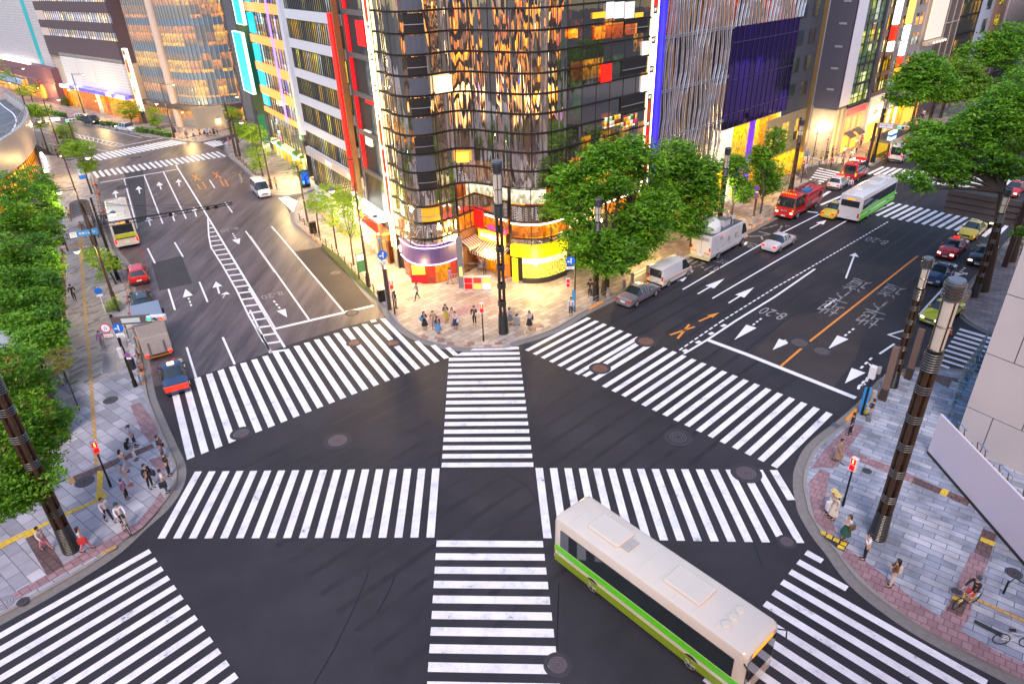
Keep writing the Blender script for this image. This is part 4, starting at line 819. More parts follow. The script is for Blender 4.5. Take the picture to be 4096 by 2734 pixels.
MB().box(1,.1,.12,Wd,.49,4.5).obj('shop_front',litwin('warm_shop',2.2,5,[(3,'ffb050',1),(2,'f08030',.9),(1,'ffe8c0',1.2),(.7,'d03020',.8)],em=1.),t)
MB().box(0,.02,11.2,4.5,.44,33).obj('pale_pier',mat('pale_pier',(.66,.5,.44),.6),t)
s=thing('tall_sign_strip','tall slim sign column with picture panels before the curved glass','sign',(-73.6,145.2,0),frame_of(P0,P1)[0])
MB().box(-.7,-.3,2.5,.7,.3,14.3).obj('case',glow('case_cream','fff4e0',1.),s); MB().box(-.5,-.33,3.2,.5,-.301,14.).obj('posters',litwin('posters',.9,1.1,[(2,'fff8f0',1.),(1,'ff6040',.9),(1,'d08040',1),(1,'ffe080',1)],em=1.),s); MB().box(-.5,-.2,0,.5,.2,2.4).obj('pier',M_br,s)
# ---- white tiled department store with teal stripe ----
P0=(-139,205.);P1=(-105.,172.7)
t,Wd=bld('white_tiled_store','white tiled store wall with a teal vertical stripe above a pink base',P0,P1)
M_tile=paving('wall_tiles',None,None,(.42,.38,.38),1.4,.45,0,.03,[(0,(.6,.56,.56)),(1,(.74,.7,.68))])
def wall_tiles():
    m,nt,b=new_mat('white_wall_tiles'); tc=N(nt,'ShaderNodeTexCoord'); mp=N(nt,'ShaderNodeMapping'); mp.inputs['Rotation'].default_value=(math.pi/2,0,0); nt.links.new(tc.outputs['Object'],mp.inputs['Vector']); br=N(nt,'ShaderNodeTexBrick'); br.offset=0; br.inputs['Scale'].default_value=1.; br.inputs['Brick Width'].default_value=.9; br.inputs['Row Height'].default_value=.6; br.inputs['Mortar Size'].default_value=.05
    br.inputs['Color1'].default_value=(.48,.43,.45,1);br.inputs['Color2'].default_value=(.56,.5,.52,1);br.inputs['Mortar'].default_value=(.34,.3,.33,1); nt.links.new(mp.outputs['Vector'],br.inputs['Vector']); nt.links.new(br.outputs['Color'],b.inputs['Base Color']); b.inputs['Roughness'].default_value=.4; return m
M_wt=wall_tiles()
MB().box(0,0,8.4,Wd,14,33).obj('wall',M_wt,t); MB().box(37.5,-.08,8.6,40.2,-.003,33).obj('teal_stripe',mat('teal',(.0,.32,.36),.4,em=.15),t)
MB().box(-2,-1.2,4.8,Wd+1,14,8.3).obj('pink_base',mat('pink_granite',(.22,.09,.10),.5,ns=2.,nv=.1),t)
MB().box(Wd-10,-1.4,0,Wd+1,14,4.79).obj('pink_pier',mat('pink_granite',(.22,.09,.10),.5),t)
MB().box(-30,-.6,.12,Wd-10,1.,4.79).obj('shop_front',litwin('warm_shop3',1.6,2.4,[(3,'ffb860',1.1),(2,'ff8a30',1),(1,'fff0d0',1.3)],em=1.1),t)
k=MB(); k.rings([[(x,-1.2-2.2*math.sin(a),3.1+1.6*math.cos(a)) for a in [math.pi/2*i/6 for i in range(7)]] for x in (5,27)],False,False); k.obj('barrel_canopy',mat('canopy_glass',(.2,.2,.24),.15,.4),t)
MB().box(30,-2.3,3.4,36,-1.2,5.3).obj('arch_porch',mat('pink_granite',(.22,.09,.10),.5),t); MB().lathe([(1.6,0),(1.6,.2)],24).obj('arch_opening',glow('arch_warm','ffa040',1.1),t,loc=(38.,-1.5,2.5)).rotation_euler=(math.pi/2,0,0)
for x in range(0,34,2): MB().box(x,-1.6,8.35,x+1,-1.,8.8).obj('floodlight',glow('flood','fff4e0',2.5 if x<24 else .2),t)
# ---- round viaduct building with road deck ----
PRd=[(-92,134),(-85.5,126.),(-80,119.5),(-75.6,113.3),(-71.6,106.4),(-68.3,99.),(-66.2,92.4),(-64.4,86.),(-63.5,78),(-64,70)]
PRd=smooth_pl(PRd,3)
t=thing('round_viaduct_building','round stone clad building carrying an elevated curved road, amber shop windows below','building',(0,0,0))
bk=[(-100,66),(-125,100),(-115,140)]
def st(poly,z0,z1,off,th,zoff0=None):
    o=offset(poly,off); i=offset(poly,off-th); b=MB()
    for k in range(len(o)-1): b.prism([o[k],o[k+1],i[k+1],i[k]][::-1],z0,z1)
    return b
M_clad=paving('clad_panels',None,None,(.2,.17,.17),2.4,1.2,30,.02,[(0,(.42,.37,.37)),(1,(.5,.45,.45))])
MB().prism((PRd+bk[::-1])[::1],.02,7.4).obj('wall',mat('clad_stone',(.44,.38,.37),.55,ns=.7,nv=.12),t) if 0 else None
b=MB(); n=len(PRd); pin=offset(PRd,-3.)
b.prism(offset(PRd,-.6)+[(-100,66),(-122,100),(-112,140)],.0,7.2); b.obj('wall',mat('clad_stone',(.44,.38,.37),.55,ns=.7,nv=.12),t)
b=MB(); lowr=offset(PRd,-.55); midr=offset(PRd,.0); topr=offset(PRd,.3); inr=offset(PRd,-.25)
b.rings([[(x,y,4.2) for x,y in lowr],[(x,y,4.25) for x,y in midr],[(x,y,8.4) for x,y in topr],[(x,y,8.4) for x,y in inr],[(x,y,7.3) for x,y in inr]],False,False)
b.obj('cladding',mat('clad_stone2',(.46,.39,.38),.4,ns=.5,nv=.15),t)
ws=MB()
for k in range(len(lowr)-1): ws.prism([lowr[k],lowr[k+1],offset(PRd,-.7)[k+1],offset(PRd,-.7)[k]],.5,4.1)
ws.obj('window',litwin('amber_shop',1.1,1.2,[(4,'ff9a18',1.1),(2,'ffc860',1.2),(1,'b85a08',.9)],em=1.15,seed=61.),t)
f=MB()
for p in pathlen_points(lowr,1.3): f.lathe([(.06,.1),(.06,4.2)],5,(p[0]+.1,p[1]-.03,0))
f.obj('window_frame',M_frame,t)
b=MB(); q=offset(PRd,.35)
for k in range(6,12): b.prism([q[k],q[k+1],midr[k+1],midr[k]],.3,.6)
b.obj('ground_light',glow('white_line','fff4f0',2.5),t)
dk=offset(PRd,-.3); dk2=offset(PRd,-8.5); b=MB()
b.rings([[(x,y,7.32) for x,y in dk],[(x,y,7.32) for x,y in dk2]],False,False); b.obj('road_deck',M_as2,t)
for o in (-1.6,-4.8): 
    b=MB(); b.rings([[(x,y,7.335) for x,y in offset(PRd,o)],[(x,y,7.335) for x,y in offset(PRd,o-.2)]],False,False); b.obj('lane_line',M_mark,t)
f=MB(); 
for off,z in ((.0,9.5),(.0,9.0)): f.tube([(x,y,z) for x,y in offset(PRd,off)],.045,5)
for p in pathlen_points(offset(PRd,0.),1.8): f.lathe([(.05,8.3),(.05,9.55)],5,(p[0],p[1],0))
f.obj('railing',mat('fence_grey',(.3,.3,.33),.5,.3),t)
f=MB(); f.rings([[(x,y,8.42) for x,y in offset(PRd,-.02)],[(x,y,9.5) for x,y in offset(PRd,-.02)]],False,False); f.obj('noise_screen',mat('screen',(.25,.26,.3),.3,.2),t) if 0 else None
# ---- tube front building with violet glass ----
P0=(15.,69.75);P1=ext(P0,46.4,13.2); P2=ext(P0,46.4,28.6)
t,Wd=bld('tube_front_building','front of wavy silver and gold vertical tubes beside the lit directory',P0,P1)
MB().box(0,1.2,0,30.5,14,34).obj('wall',mat('dark_back',(.05,.04,.05),.5),t)
MB().box(-.35,-.5,3,-.05,1.2,34).obj('blue_edge',glow('edge_blue','2a20c0',.7),t)
bz=[.4,5.6,10.4,15.1,20.,25.,30.]
for a,b in zip(bz,bz[1:]):
    L_=Wd if a<19 else 29.5
    r=MB().box(0,-.12,b-.14,L_,.1,b-.02).box(0,-.12,b+.05,L_,.1,b+.14); r.obj('ledge',M_steel,t)
    random.seed(int(a*10)); S=MB();Gd=MB(); x=.1
    while x<L_-.3:
        wv=.22*math.sin(x*1.3+a); amp=.28*math.sin(x*.9+a*.7)
        for j in range(3):
            pts=[(x+j*.13+amp*math.sin(math.pi*(k/7))*(1.2 if k else 0)+.04*math.sin(k*2+x),-.05-.12*(j%2),a+(b-a)*k/7) for k in range(8)]
            S.tube(pts,.06,5,False)
        for j in range(2):
            xx=x+.5+j*.12; Gd.tube([(xx+.1*math.sin(a+xx*2+k*.6),.05,a+(b-a)*k/5) for k in range(6)],.05,4,False)
        x+=.82
    S.obj('silver_tubes',mat('silver_tube',(.62,.6,.66),.25,.7),t); Gd.obj('gold_tubes',mat('gold_tube',(.45,.28,.12),.35,.6),t)
MB().box(0,.5,20.,29.5,.9,34).obj('warm_backing',litwin('warm_backing',1.5,5,[(2,'ff5a20',.8),(2,'c86a20',.8),(3,'1a1410',1)],em=.55,inner=.9),t)
MB().box(.1,-.1,0,Wd,.9,3.6).obj('shop_front',litwin('shop_s',1.4,3.7,[(2,'ffb850',1),(1,'ff8a20',1),(1,'6a2a10',1)],em=1.),t)
t2,W2=bld('violet_glass_building','reflecting violet glass front above amber shop windows',ext(P1,46.4,.05),P2)
M_vio=litwin('violet_glass',1.5,2.35,[(8,'0a0418',1),(1,'1c0c50',.8),(.5,'201060',1)],em=.7,base=(.085,.04,.22),metal=.9,rough=.04,wob=.12,inner=.9,seed=71.)
MB().box(0,0,9.3,W2,1.19,19.95).obj('violet_glass',M_vio,t2)
f=MB()
for i in range(14): f.box(W2*i/13-.03,-.07,9.3,W2*i/13+.03,-.002,19.95)
for z in (9.3,10.9,14.6,18.4): f.box(0,-.08,z-.04,W2,-.003,z+.04)
f.obj('mullion',mat('violet_mullion',(.05,.03,.1),.4,.4),t2)
MB().box(0,.2,.1,W2,1.19,9.2).obj('shop_front',litwin('shop_v',1.6,4.6,[(3,'ffc050',1.1),(2,'ffa030',1),(.7,'7030d0',1),(1,'fff0d0',1.3)],em=1.05,seed=73.),t2)
MB().box(W2*.44,-.1,.2,W2*.5,.19,9.25).obj('violet_pillar',glow('pillar_violet','5a20c8',.8),t2)
# ---- navy building with brick foot ----
P0=(35.2,89.0);P1=ext(P0,46.6,9.0)
t,Wd=bld('navy_building','dark navy block with small square windows and a brick base',P0,P1)
M_navy=mat('navy_wall',(.045,.045,.065),.6,ns=1.,nv=.2)
MB().box(0,.1,8.6,Wd,12,34).obj('wall',M_navy,t); MB().box(-3.5,.0,0,Wd,12,8.59).obj('brick_base',paving('brick_wall',None,None,(.3,.22,.12),.25,.09,0,.01,[(0,(.42,.3,.15)),(1,(.55,.4,.2))]),t)
for z in (10.5,13.6,16.7,19.8,22.9,26): 
    for x in (1.,4.2): MB().box(x,.02,z,x+1.6,.099,z+1.7).obj('window',litwin('navy_win',1.6,3.1,[(4,'0c0e12',1),(1,'505038',.8)],em=.5,base=(.03,.03,.04),rough=.1),t)
for x in (-2.9,.6,4.2): MB().box(x,-.04,4.9,x+1.7,-.002,7.6).obj('window',litwin('base_win',1.7,3,[(2,'ffd070',1),(1,'302010',1)],em=.9),t)
MB().box(-3,-.03,.2,Wd-.5,-.002,3.6).obj('shop_front',litwin('shop_n',1.5,3.5,[(2,'ffc050',1.1),(1,'ffa030',1)],em=1.),t)
s=thing('sign_mast','tall slim bronze and white blade in front of the navy block','sign',(*ext(P0,46.6,6.3),0),frame_of(P0,P1)[0]); MB().box(0,-.8,3.,.2,-.3,24).obj('blade',mat('blade_bronze',(.3,.2,.09),.35,.6),s); MB().box(.201,-.8,3.,.4,-.3,24).obj('pale_edge',mat('pale_edge',(.35,.35,.48),.3,.3),s)
# ---- stone and charcoal corner building with white billboard ----
C0=(47.3,100.1);CL=IS(C0,math.radians(-43.4),'A4',485,940)
t,Wd=bld('charcoal_corner_building','charcoal corner block on pale stone with a blank white billboard on its street side',CL,C0)
M_char=mat('charcoal_wall',(.075,.07,.10),.7,ns=4.,nv=.08)
MB().box(0,0,6.9,Wd,3.3,34).obj('wall',M_char,t); MB().box(-.05,-.06,0,Wd+.05,3.3,6.89).obj('stone_base',paving('stone_blocks',None,None,(.25,.2,.14),1.1,.8,0,.015,[(0,(.5,.4,.27)),(1,(.58,.47,.33))]),t)
M_bb=mat('white_billboard',(.66,.62,.7),.5,nv=.03,ns=.6)
for y in (10,200,395,580,758,932):
    s_,z_=FP(CL,C0,'A4',{10:838,200:798,395:760,580:725,758:690,932:655}[y],y); q=MB().box(s_-.5,-.06,z_-.13,s_+.5,-.003,z_+.13).obj('floor_mark',mat('mark_grey',(.3,.3,.32),.5),t)
bb,Wb=bld('blank_billboard','blank pale billboard fixed to the side of the charcoal block',C0,ext(C0,46.56,3.6),'billboard'); 
bb.location=(C0[0]+.12,C0[1]-.12,0); MB().box(0.1,-.1,7.3,3.3,.0,33).obj('panel',M_bb,bb)
# ---- row along the right street ----
def row(name,label,s0,s1,D=14):
    A=ext((47.3,100.1),46.56,s0);B=ext((47.3,100.1),46.56,s1); return bld(name,label,A,B)
t,Wd=row('green_glass_building','narrow building of greenish glass floors over an awninged stone shop',3.62,11.4)
M_gg=litwin('green_glass',1.6,2.8,[(3,'5a6a20',.8),(2,'c8d060',.9),(2,'203018',1),(1,'f0f0b0',1),(1,'2a5048',.9)],em=.75,base=(.1,.14,.1),rough=.05,seed=81.)
fb=[6.9,9.7,12.4,15.1,17.9,20.8,23.6,26.4,29.2,32]
MB().box(0,.6,0,Wd,14,34).obj('wall',M_conc,t)
for a,b in zip(fb,fb[1:]):
    MB().box(0,-.05,a-.15,Wd,.6,a+.2).obj('floor_slab',M_black,t); g=MB().box(.1,.1,a+.2,Wd-.9,.4,b-.16).obj('window',M_gg,t); f=MB()
    for i in range(5): f.box(i*1.7,.0,a+.2,i*1.7+.07,.099,b-.16)
    f.box(0,.0,a+.95,Wd-.9,.098,a+1.05); f.obj('window_frame',M_frame,g)
MB().box(Wd-.85,-.3,6.5,Wd-.1,.55,34).obj('dark_fin',mat('fin_dark',(.06,.06,.09),.4),t)
MB().box(0,-.1,0,Wd,.59,6.5).obj('stone_shop_wall',mat('beige_shop_stone',(.5,.38,.3),.7,ns=3.),t); MB().box(.2,-.18,5.5,Wd-.8,-.101,6.4).obj('red_lit_fascia',glow('fascia_pink','e04048',.6),t)
for x in (.5,2.6,4.7): MB().box(x,-.14,3.3,x+1.2,-.101,5.2).obj('window',glow('win_gold','c88a30',.6),t)
for x in (.4,3.6): MB().box(x,-.15,.2,x+2.2,-.101,2.6).obj('shop_window',glow('shop_amber','ffb040',1.1),t); q=MB(); q.rings([[(x-.1,-.12,3.1),(x+2.3,-.12,3.1)],[(x-.1,-1.2,2.5),(x+2.3,-1.2,2.5)],[(x-.1,-1.2,2.35),(x+2.3,-1.2,2.35)]],False,False); q.obj('awning',mat('awning_brown',(.13,.09,.08),.8),t)
s=thing('vertical_sign','white and red vertical sign column next to the green glass floors','sign',(*ext(ext((47.3,100.1),46.56,11.6),136,1.2),0),frame_of((0,0),azv(46.56))[0])
for a,b,c_,e in ((20.5,34,'ffffff',1.2),(17.2,20.3,'ffffff',1.2),(15.1,17.0,'e82810',.9),(13.6,14.9,'ffffff',1.2),):
    MB().box(0,-.3,a,1.2,.3,b).obj('light_panel',glow('vs_'+c_,c_,e),s)
MB().box(-.1,.31,8,.0,.5,34).obj('mast',M_frame,s)
s=thing('vertical_sign','orange topped sign column with white boxes, right of the white and red one','sign',(*ext(ext((47.3,100.1),46.56,16.2),136,1.4),0),frame_of((0,0),azv(46.56))[0])
for a,b,c_,e in ((17,34,'ffcf60',.9),(14.8,16.8,'ffffff',1.1),(12.6,14.6,'fff0e0',1.2),(11,12.4,'e84020',.9),(9,10.8,'f0b020',.9),(7.4,8.8,'6a8ac0',.8)): MB().box(0,-.3,a,1.2,.3,b).obj('light_panel',glow('vs_'+c_,c_,e),s)
MB().box(.5,.31,6,.7,.5,34).obj('mast',M_frame,s)
t,Wd=row('bronze_shop_building','bronze fronted building with white framed shop, behind the vertical signs',11.45,17.5)
banded(t,Wd,14,34,[(7.6,9.8),(10.4,12.6),(13.3,15.5),(16.3,18.5),(19.3,21.5),(22.3,24.5),(25.3,27.5)],mat('bronze_wall',(.2,.12,.08),.5),litwin('bronze_win',1.,3,[(2,'d0a030',.9),(2,'503010',1),(1,'f0e0a0',1)],em=.8,seed=84.),1.,bot=7.)
MB().box(0,-.4,0,Wd,.5,6.99).obj('white_shop_frame',mat('white_frame',(.7,.62,.58),.5),t); MB().box(.5,-.46,3.6,Wd-.6,-.401,5.6).obj('light_box',glow('box_cream','fff0c0',1.2),t); MB().box(.6,-.45,.2,Wd-.6,-.401,3.).obj('shop_window',glow('shop_amber','ffb040',1.1),t)
t,Wd=row('beige_tile_building','beige block with small paired windows behind the zelkova crowns',17.55,28.2)
banded(t,Wd,14,34,[],mat('beige_tiles',(.33,.27,.25),.6,ns=2.),M_bw,bot=0)
for k,z in enumerate((7.5,10.4,13.3,16.2,19.1,22,25)): 
    for x in (1.,3.4,6.4,8.4): MB().box(x,-.05,z,x+1.3,-.002,z+1.7).obj('window',litwin('beige_win',1.3,2.9,[(2,'18181c',1),(1,'ffb060',.9),(1,'b0b8b0',.8)],em=.8,seed=85.),t)
MB().box(.2,-.1,.2,Wd,-.05,4.2).obj('shop_window',litwin('shop_r',1.5,4.,[(3,'ffb850',1.1),(1,'ff8020',1),(1,'fff0d0',1.2)],em=1.05,seed=86.),t)
s=thing('roof_billboard','large pale blank billboard lit by small lamps from below','billboard',(*ext(ext((47.3,100.1),46.56,28.3),136,.6),0),frame_of((0,0),azv(46.56))[0])
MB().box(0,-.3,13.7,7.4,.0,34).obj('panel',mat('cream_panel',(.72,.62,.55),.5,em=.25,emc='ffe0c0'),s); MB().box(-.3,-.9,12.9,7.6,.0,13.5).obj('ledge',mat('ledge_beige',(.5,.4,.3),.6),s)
for i in range(5): MB().ball((1+i*1.4,-1.3,13.3),.14,8,5).obj('lamp',glow('lamp_pink','ffd0b0',3.),s)
t,Wd=row('white_lower_building','pale shop building below the cream billboard',28.25,36.)
MB().box(0,.1,0,Wd,14,34).obj('wall',mat('pale_wall',(.55,.5,.5),.6),t); MB().box(.3,-.0,.2,Wd-.3,.099,4).obj('shop_window',glow('shop_amber','ffb040',1.1),t); MB().box(1,0,9,3,.099,11).obj('window',glow('win_gold','c88a30',.6),t)
t,Wd=row('bronze_panel_building','bronze panelled tower right of the cream billboard',36.1,46.5)
banded(t,Wd,14,34,[(5,5.2)],mat('bronze_panels',(.2,.135,.12),.35,.3,ns=.8,nv=.4),M_bw,3.,bot=0)
f=MB(); [f.box(x,-.1,5,x+.15,-.002,34) for x in (0,3.4,6.8,10.2)]; [f.box(0,-.12,z,10.4,-.003,z+.15) for z in (8.5,15.3,22)]; f.obj('panel_joint',mat('cream_joint',(.5,.4,.33),.5),t)
t,Wd=row('dark_curtain_building','dark glass tower with golden reflections far along the street',46.6,58.5)
banded(t,Wd,14,34,[(4+k*3,6.8+k*3) for k in range(9)],M_black,litwin('dark_gold',1.,3.,[(4,'101210',1),(2,'8a6a14',.9),(1,'e0a828',.9),(1,'2a3820',1)],em=.75,base=(.2,.2,.2),metal=.6,rough=.06,seed=87.),.9,bot=3)
t,Wd=row('white_tile_tower','white tower with square windows near the top right',58.6,67)
MB().box(0,0,0,Wd,14,34).obj('wall',mat('white_tower',(.5,.5,.6),.5,ns=.8),t)
for z in (8.,12.1,16.2,20.3): MB().box(3.2,-.06,z,6.2,-.003,z+2.4).obj('window',litwin('tower_win',1.,1.2,[(2,'303438',1),(1,'808070',.8)],em=.6),t)
t,Wd=row('salmon_building','salmon stone building with yellow lit windows at the top right corner',67.1,76)
MB().box(0,0,0,Wd,14,34).obj('wall',mat('salmon_wall',(.45,.27,.22),.6,ns=.8),t)
for z in (9.,12.8,16.6,20.4): MB().box(3.,-.06,z,5.8,-.003,z+1.9).obj('window',litwin('yel_win',.7,1.,[(2,'c8b020',.8),(1,'404020',1)],em=.9),t)
t,Wd=row('ribbed_stone_building','pale ribbed stone building at the extreme top right',76.1,100)
MB().box(0,0,0,Wd,14,34).obj('wall',mat('pale_stone',(.55,.47,.5),.6),t); f=MB(); [f.box(1+k*1.2,-.3,3,1.5+k*1.2,-.002,34) for k in range(18)]; f.obj('rib',mat('pale_stone',(.55,.47,.5),.6),t)
# buildings along the far right of the street (behind the trees)
A=(108,128);B=(150,172); t,Wd=bld('far_stone_building','pale shopfront far behind the right hand trees',B,A)
MB().box(0,-14,0,Wd,0,30).obj('wall',M_conc,t); MB().box(0,.0,.2,Wd,.2,4.5).obj('shop_window',litwin('shop_rr',2,4.5,[(3,'ffb850',1),(1,'302018',1)],em=1.),t)
# ---- beige panelled building under works on the right ----
BC=G('C4',1740,950); B1=ext(BC,148,26.); 
t,Wd=bld('beige_panel_building','blank beige panel clad building wrapped with scaffolding at the right edge',BC,B1)
M_bg=mat('beige_cladding',(.50,.46,.46),.6,ns=.5,nv=.08)
MB().box(.0,.06,0,Wd,16,34).obj('wall',mat('joint_dark',(.05,.04,.05),.7),t)
k=0
for i,z in enumerate(np.arange(-1.,34,3.7)):
    for j in range(9):
        x0=j*3.+(.0 if i%2 else -1.5); x1=x0+2.94; x0=max(0,x0)
        if x1>x0+.3: MB().box(x0,-.02,max(.0,z),x1,.059,z+3.64).obj('cladding_panel',M_bg,t)
# return face along the side street
MB().box(-.02,.06,0,-.0,16,34).obj('side_cladding',M_bg,t)
# hoarding
H0=G('C4',1505,1055);H1=G('D4',2420,690)
h,Wh=bld('hoarding','long plain white hoarding screening the works on the east pavement',H0,(H0[0]+(H1[0]-H0[0])*1.4,H0[1]+(H1[1]-H0[1])*1.4),'hoarding')
MB().box(0,0,.14,Wh,.12,3.0).obj('panel',mat('hoarding_white',(.62,.58,.68),.35,nv=.02),h); MB().box(0,-.03,.12,Wh,.0,.3).obj('skirting',M_black,h)
# ---- surrounding blocks outside the view that the glass mirrors ----
M_ref=litwin('lit_block',4.2,6.8,[(5,'060708',1),(2.4,'ffa020',1.),(1.2,'fff0c0',1.3),(.7,'e03010',.9),(.5,'3060e0',.8),(1.5,'6a3a08',1)],em=2.6,inner=.35,base=(.25,.25,.25),rough=.3,seed=91.)
for i,(x0,y0,x1,y1,hh,lb) in enumerate(((-80,-12,-40,14,34,'lit office block on the south west corner'),(-34,-40,-5,-8,27,'lit office block behind the viewpoint to the left'),(3,-42,34,-10,40,'lit office block behind the viewpoint to the right'),(46,-20,80,14,36,'lit office block on the south east corner'),(72,18,100,58,33,'lit office block across the right road from the violet glass'))):
    t=thing('office_block',lb,'building',((x0+x1)/2,(y0+y1)/2,0)); w_,d_=(x1-x0)/2,(y1-y0)/2
    MB().box(-w_,-d_,0,w_,d_,hh).obj('wall',mat('block_wall',(.05,.045,.045),.6),t)
    for k in range(int(hh/3.4)):
        MB().box(-w_-.05,-d_-.05,k*3.4+1,w_+.05,d_+.05,k*3.4+2.9).obj('window',M_ref,t)

# lettering on lit fascias
for o in list(COL.objects):
    if o.name=='canopy_sign': text_part('メガネ  時計  カメラ  薬局',.7,mat('ink_blue2',(.05,.05,.35),.5),o.parent,(12,-1.32,4.95)); break
for o in list(COL.objects):
    if o.name.startswith('bronze_shop_building'): text_part('銀座',.9,mat('ink_red',(.4,.02,.02),.5),o,(2.8,-.48,4.6))
    if o.name.startswith('tube_front_building'): text_part('カフェ',.9,glow('white_text','f0f0f0',.9),o,(5,-.14,3.2))
    if o.name.startswith('beige_tile_building'): text_part('レストラン',.8,glow('white_text','f0f0f0',.9),o,(5,-.14,4.5))
# ================= vehicles =================
M_tyre=mat('tyre_rubber',(.012,.012,.013),.8); M_rim=mat('wheel_rim',(.45,.45,.48),.3,.8); M_cglass=mat('car_glass',(.02,.028,.035),.05,ns=1.,nv=.5); M_cglass.node_tree.nodes['Principled BSDF'].inputs['Specular IOR Level'].default_value=.9
M_trim=mat('black_trim',(.02,.02,.022),.5); M_chrome=mat('chrome',(.6,.6,.62),.15,1.); M_plate=mat('number_plate',(.65,.65,.6),.5)
M_tail=glow('tail_lit','ff1204',3.2); M_tailoff=mat('tail_red',(.35,.01,.01),.25,em=.3); M_amber=glow('amber_lit','ff7a08',2.2); M_head=glow('head_lit','fff2d0',2.5); M_headoff=mat('head_clear',(.5,.5,.52),.15,.2)
M_undr=mat('underbody',(.01,.01,.01),.9)
def paint(n,c,r=.22,metal=.0): return mat('paint_'+n,c,r,metal,ns=.9,nv=.05,coat=.6)
def wheels(t,xs,y,r,w=.22,rimr=.62):
    for x in xs:
        for s in (1,-1):
            b=MB(); n=20
            prof=[(r*.62,-.5),(r*.93,-.5),(r,-.32),(r,.32),(r*.93,.5),(r*.62,.5)]
            b.rings([[(x+q*math.cos(2*math.pi*k/n),s*y+yy*w,r+q*math.sin(2*math.pi*k/n)) for k in range(n)] for q,yy in prof])
            o=b.obj('wheel',M_tyre,t,smooth=True)
            rb=MB(); yo=s*(y+w*.46)
            rb.rings([[(x+q*math.cos(2*math.pi*k/n),yo+s*d,r+q*math.sin(2*math.pi*k/n)) for k in range(n)] for q,d in ((r*.64,.0),(r*.64,.025),(r*.5,.0),(r*.15,.0),(r*.12,.02))])
            for k in range(5):
                a=2*math.pi*k/5; rb.tube([(x+r*.1*math.cos(a),yo+s*.012,r+r*.1*math.sin(a)),(x+r*.58*math.cos(a),yo+s*.012,r+r*.58*math.sin(a))],.035,4)
            rb.obj('rim',M_rim,o)
def loft_body(t,st,zb,m,glass=M_cglass,name='body'):
    """st: stations (x, halfwidth, belt z, top z, top halfwidth, side material 'g'/'b' to next, top material to next)"""
    B=MB();Gl=MB()
    rs=[]
    for (x,w,be,tp,tw,*_ ) in st:
        zz=zb+.0
        rs.append([(x,-w*.86,zz),(x,-w*.98,zz+.16),(x,-w,zz+(be-zz)*.55),(x,-w*.97,be),(x,-tw,max(tp-.05,be+.01)),(x,-tw+.13,tp),(x,-tw*.4,tp+.018),
                   (x,tw*.4,tp+.018),(x,tw-.13,tp),(x,tw,max(tp-.05,be+.01)),(x,w*.97,be),(x,w,zz+(be-zz)*.55),(x,w*.98,zz+.16),(x,w*.86,zz)])
    n=14
    for k in range(len(rs)-1):
        sm,tm=st[k][5],st[k][6]
        for i in range(n):
            j=(i+1)%n; q=(rs[k][i],rs[k][j],rs[k+1][j],rs[k+1][i]); tgt=B
            if i in (3,9) and sm=='g': tgt=Gl
            if i in (4,5,6,7,8) and tm=='g': tgt=Gl
            tgt.quad(*q[::-1])
    B.add(rs[0],[tuple(range(n))]); B.add(rs[-1],[tuple(range(n-1,-1,-1))])
    def fin(b,nm,mm):
        if not b.f: return None
        bm=bmesh.new(); me=bpy.data.meshes.new(nm); me.from_pydata(b.v,[],b.f); bm.from_mesh(me); bmesh.ops.remove_doubles(bm,verts=bm.verts,dist=.0005); bmesh.ops.recalc_face_normals(bm,faces=bm.faces); bm.to_mesh(me); bm.free()
        me.polygons.foreach_set('use_smooth',[True]*len(me.polygons)); me.set_sharp_from_angle(angle=math.radians(28)); me.materials.append(mm); o=bpy.data.objects.new(nm,me); COL.objects.link(o); o.parent=t; return o
    return fin(B,name,m),fin(Gl,'windows',glass)
def at_px(c,x,y,z=0.): return G(c,x,y,z=z)
def veh(name,label,cat,pos,az,group=None): 
    return thing(name,label,cat,(pos[0],pos[1],.015),math.pi/2-math.radians(az),group)
def lightbox(t,nm,m,x,y,z,dx,dy,dz):
    for s in ((1,-1) if y else (1,)): MB().box(x,s*y-dy/2,z,x+dx,s*y+dy/2,z+dz,bev=.0).obj(nm,m,t)
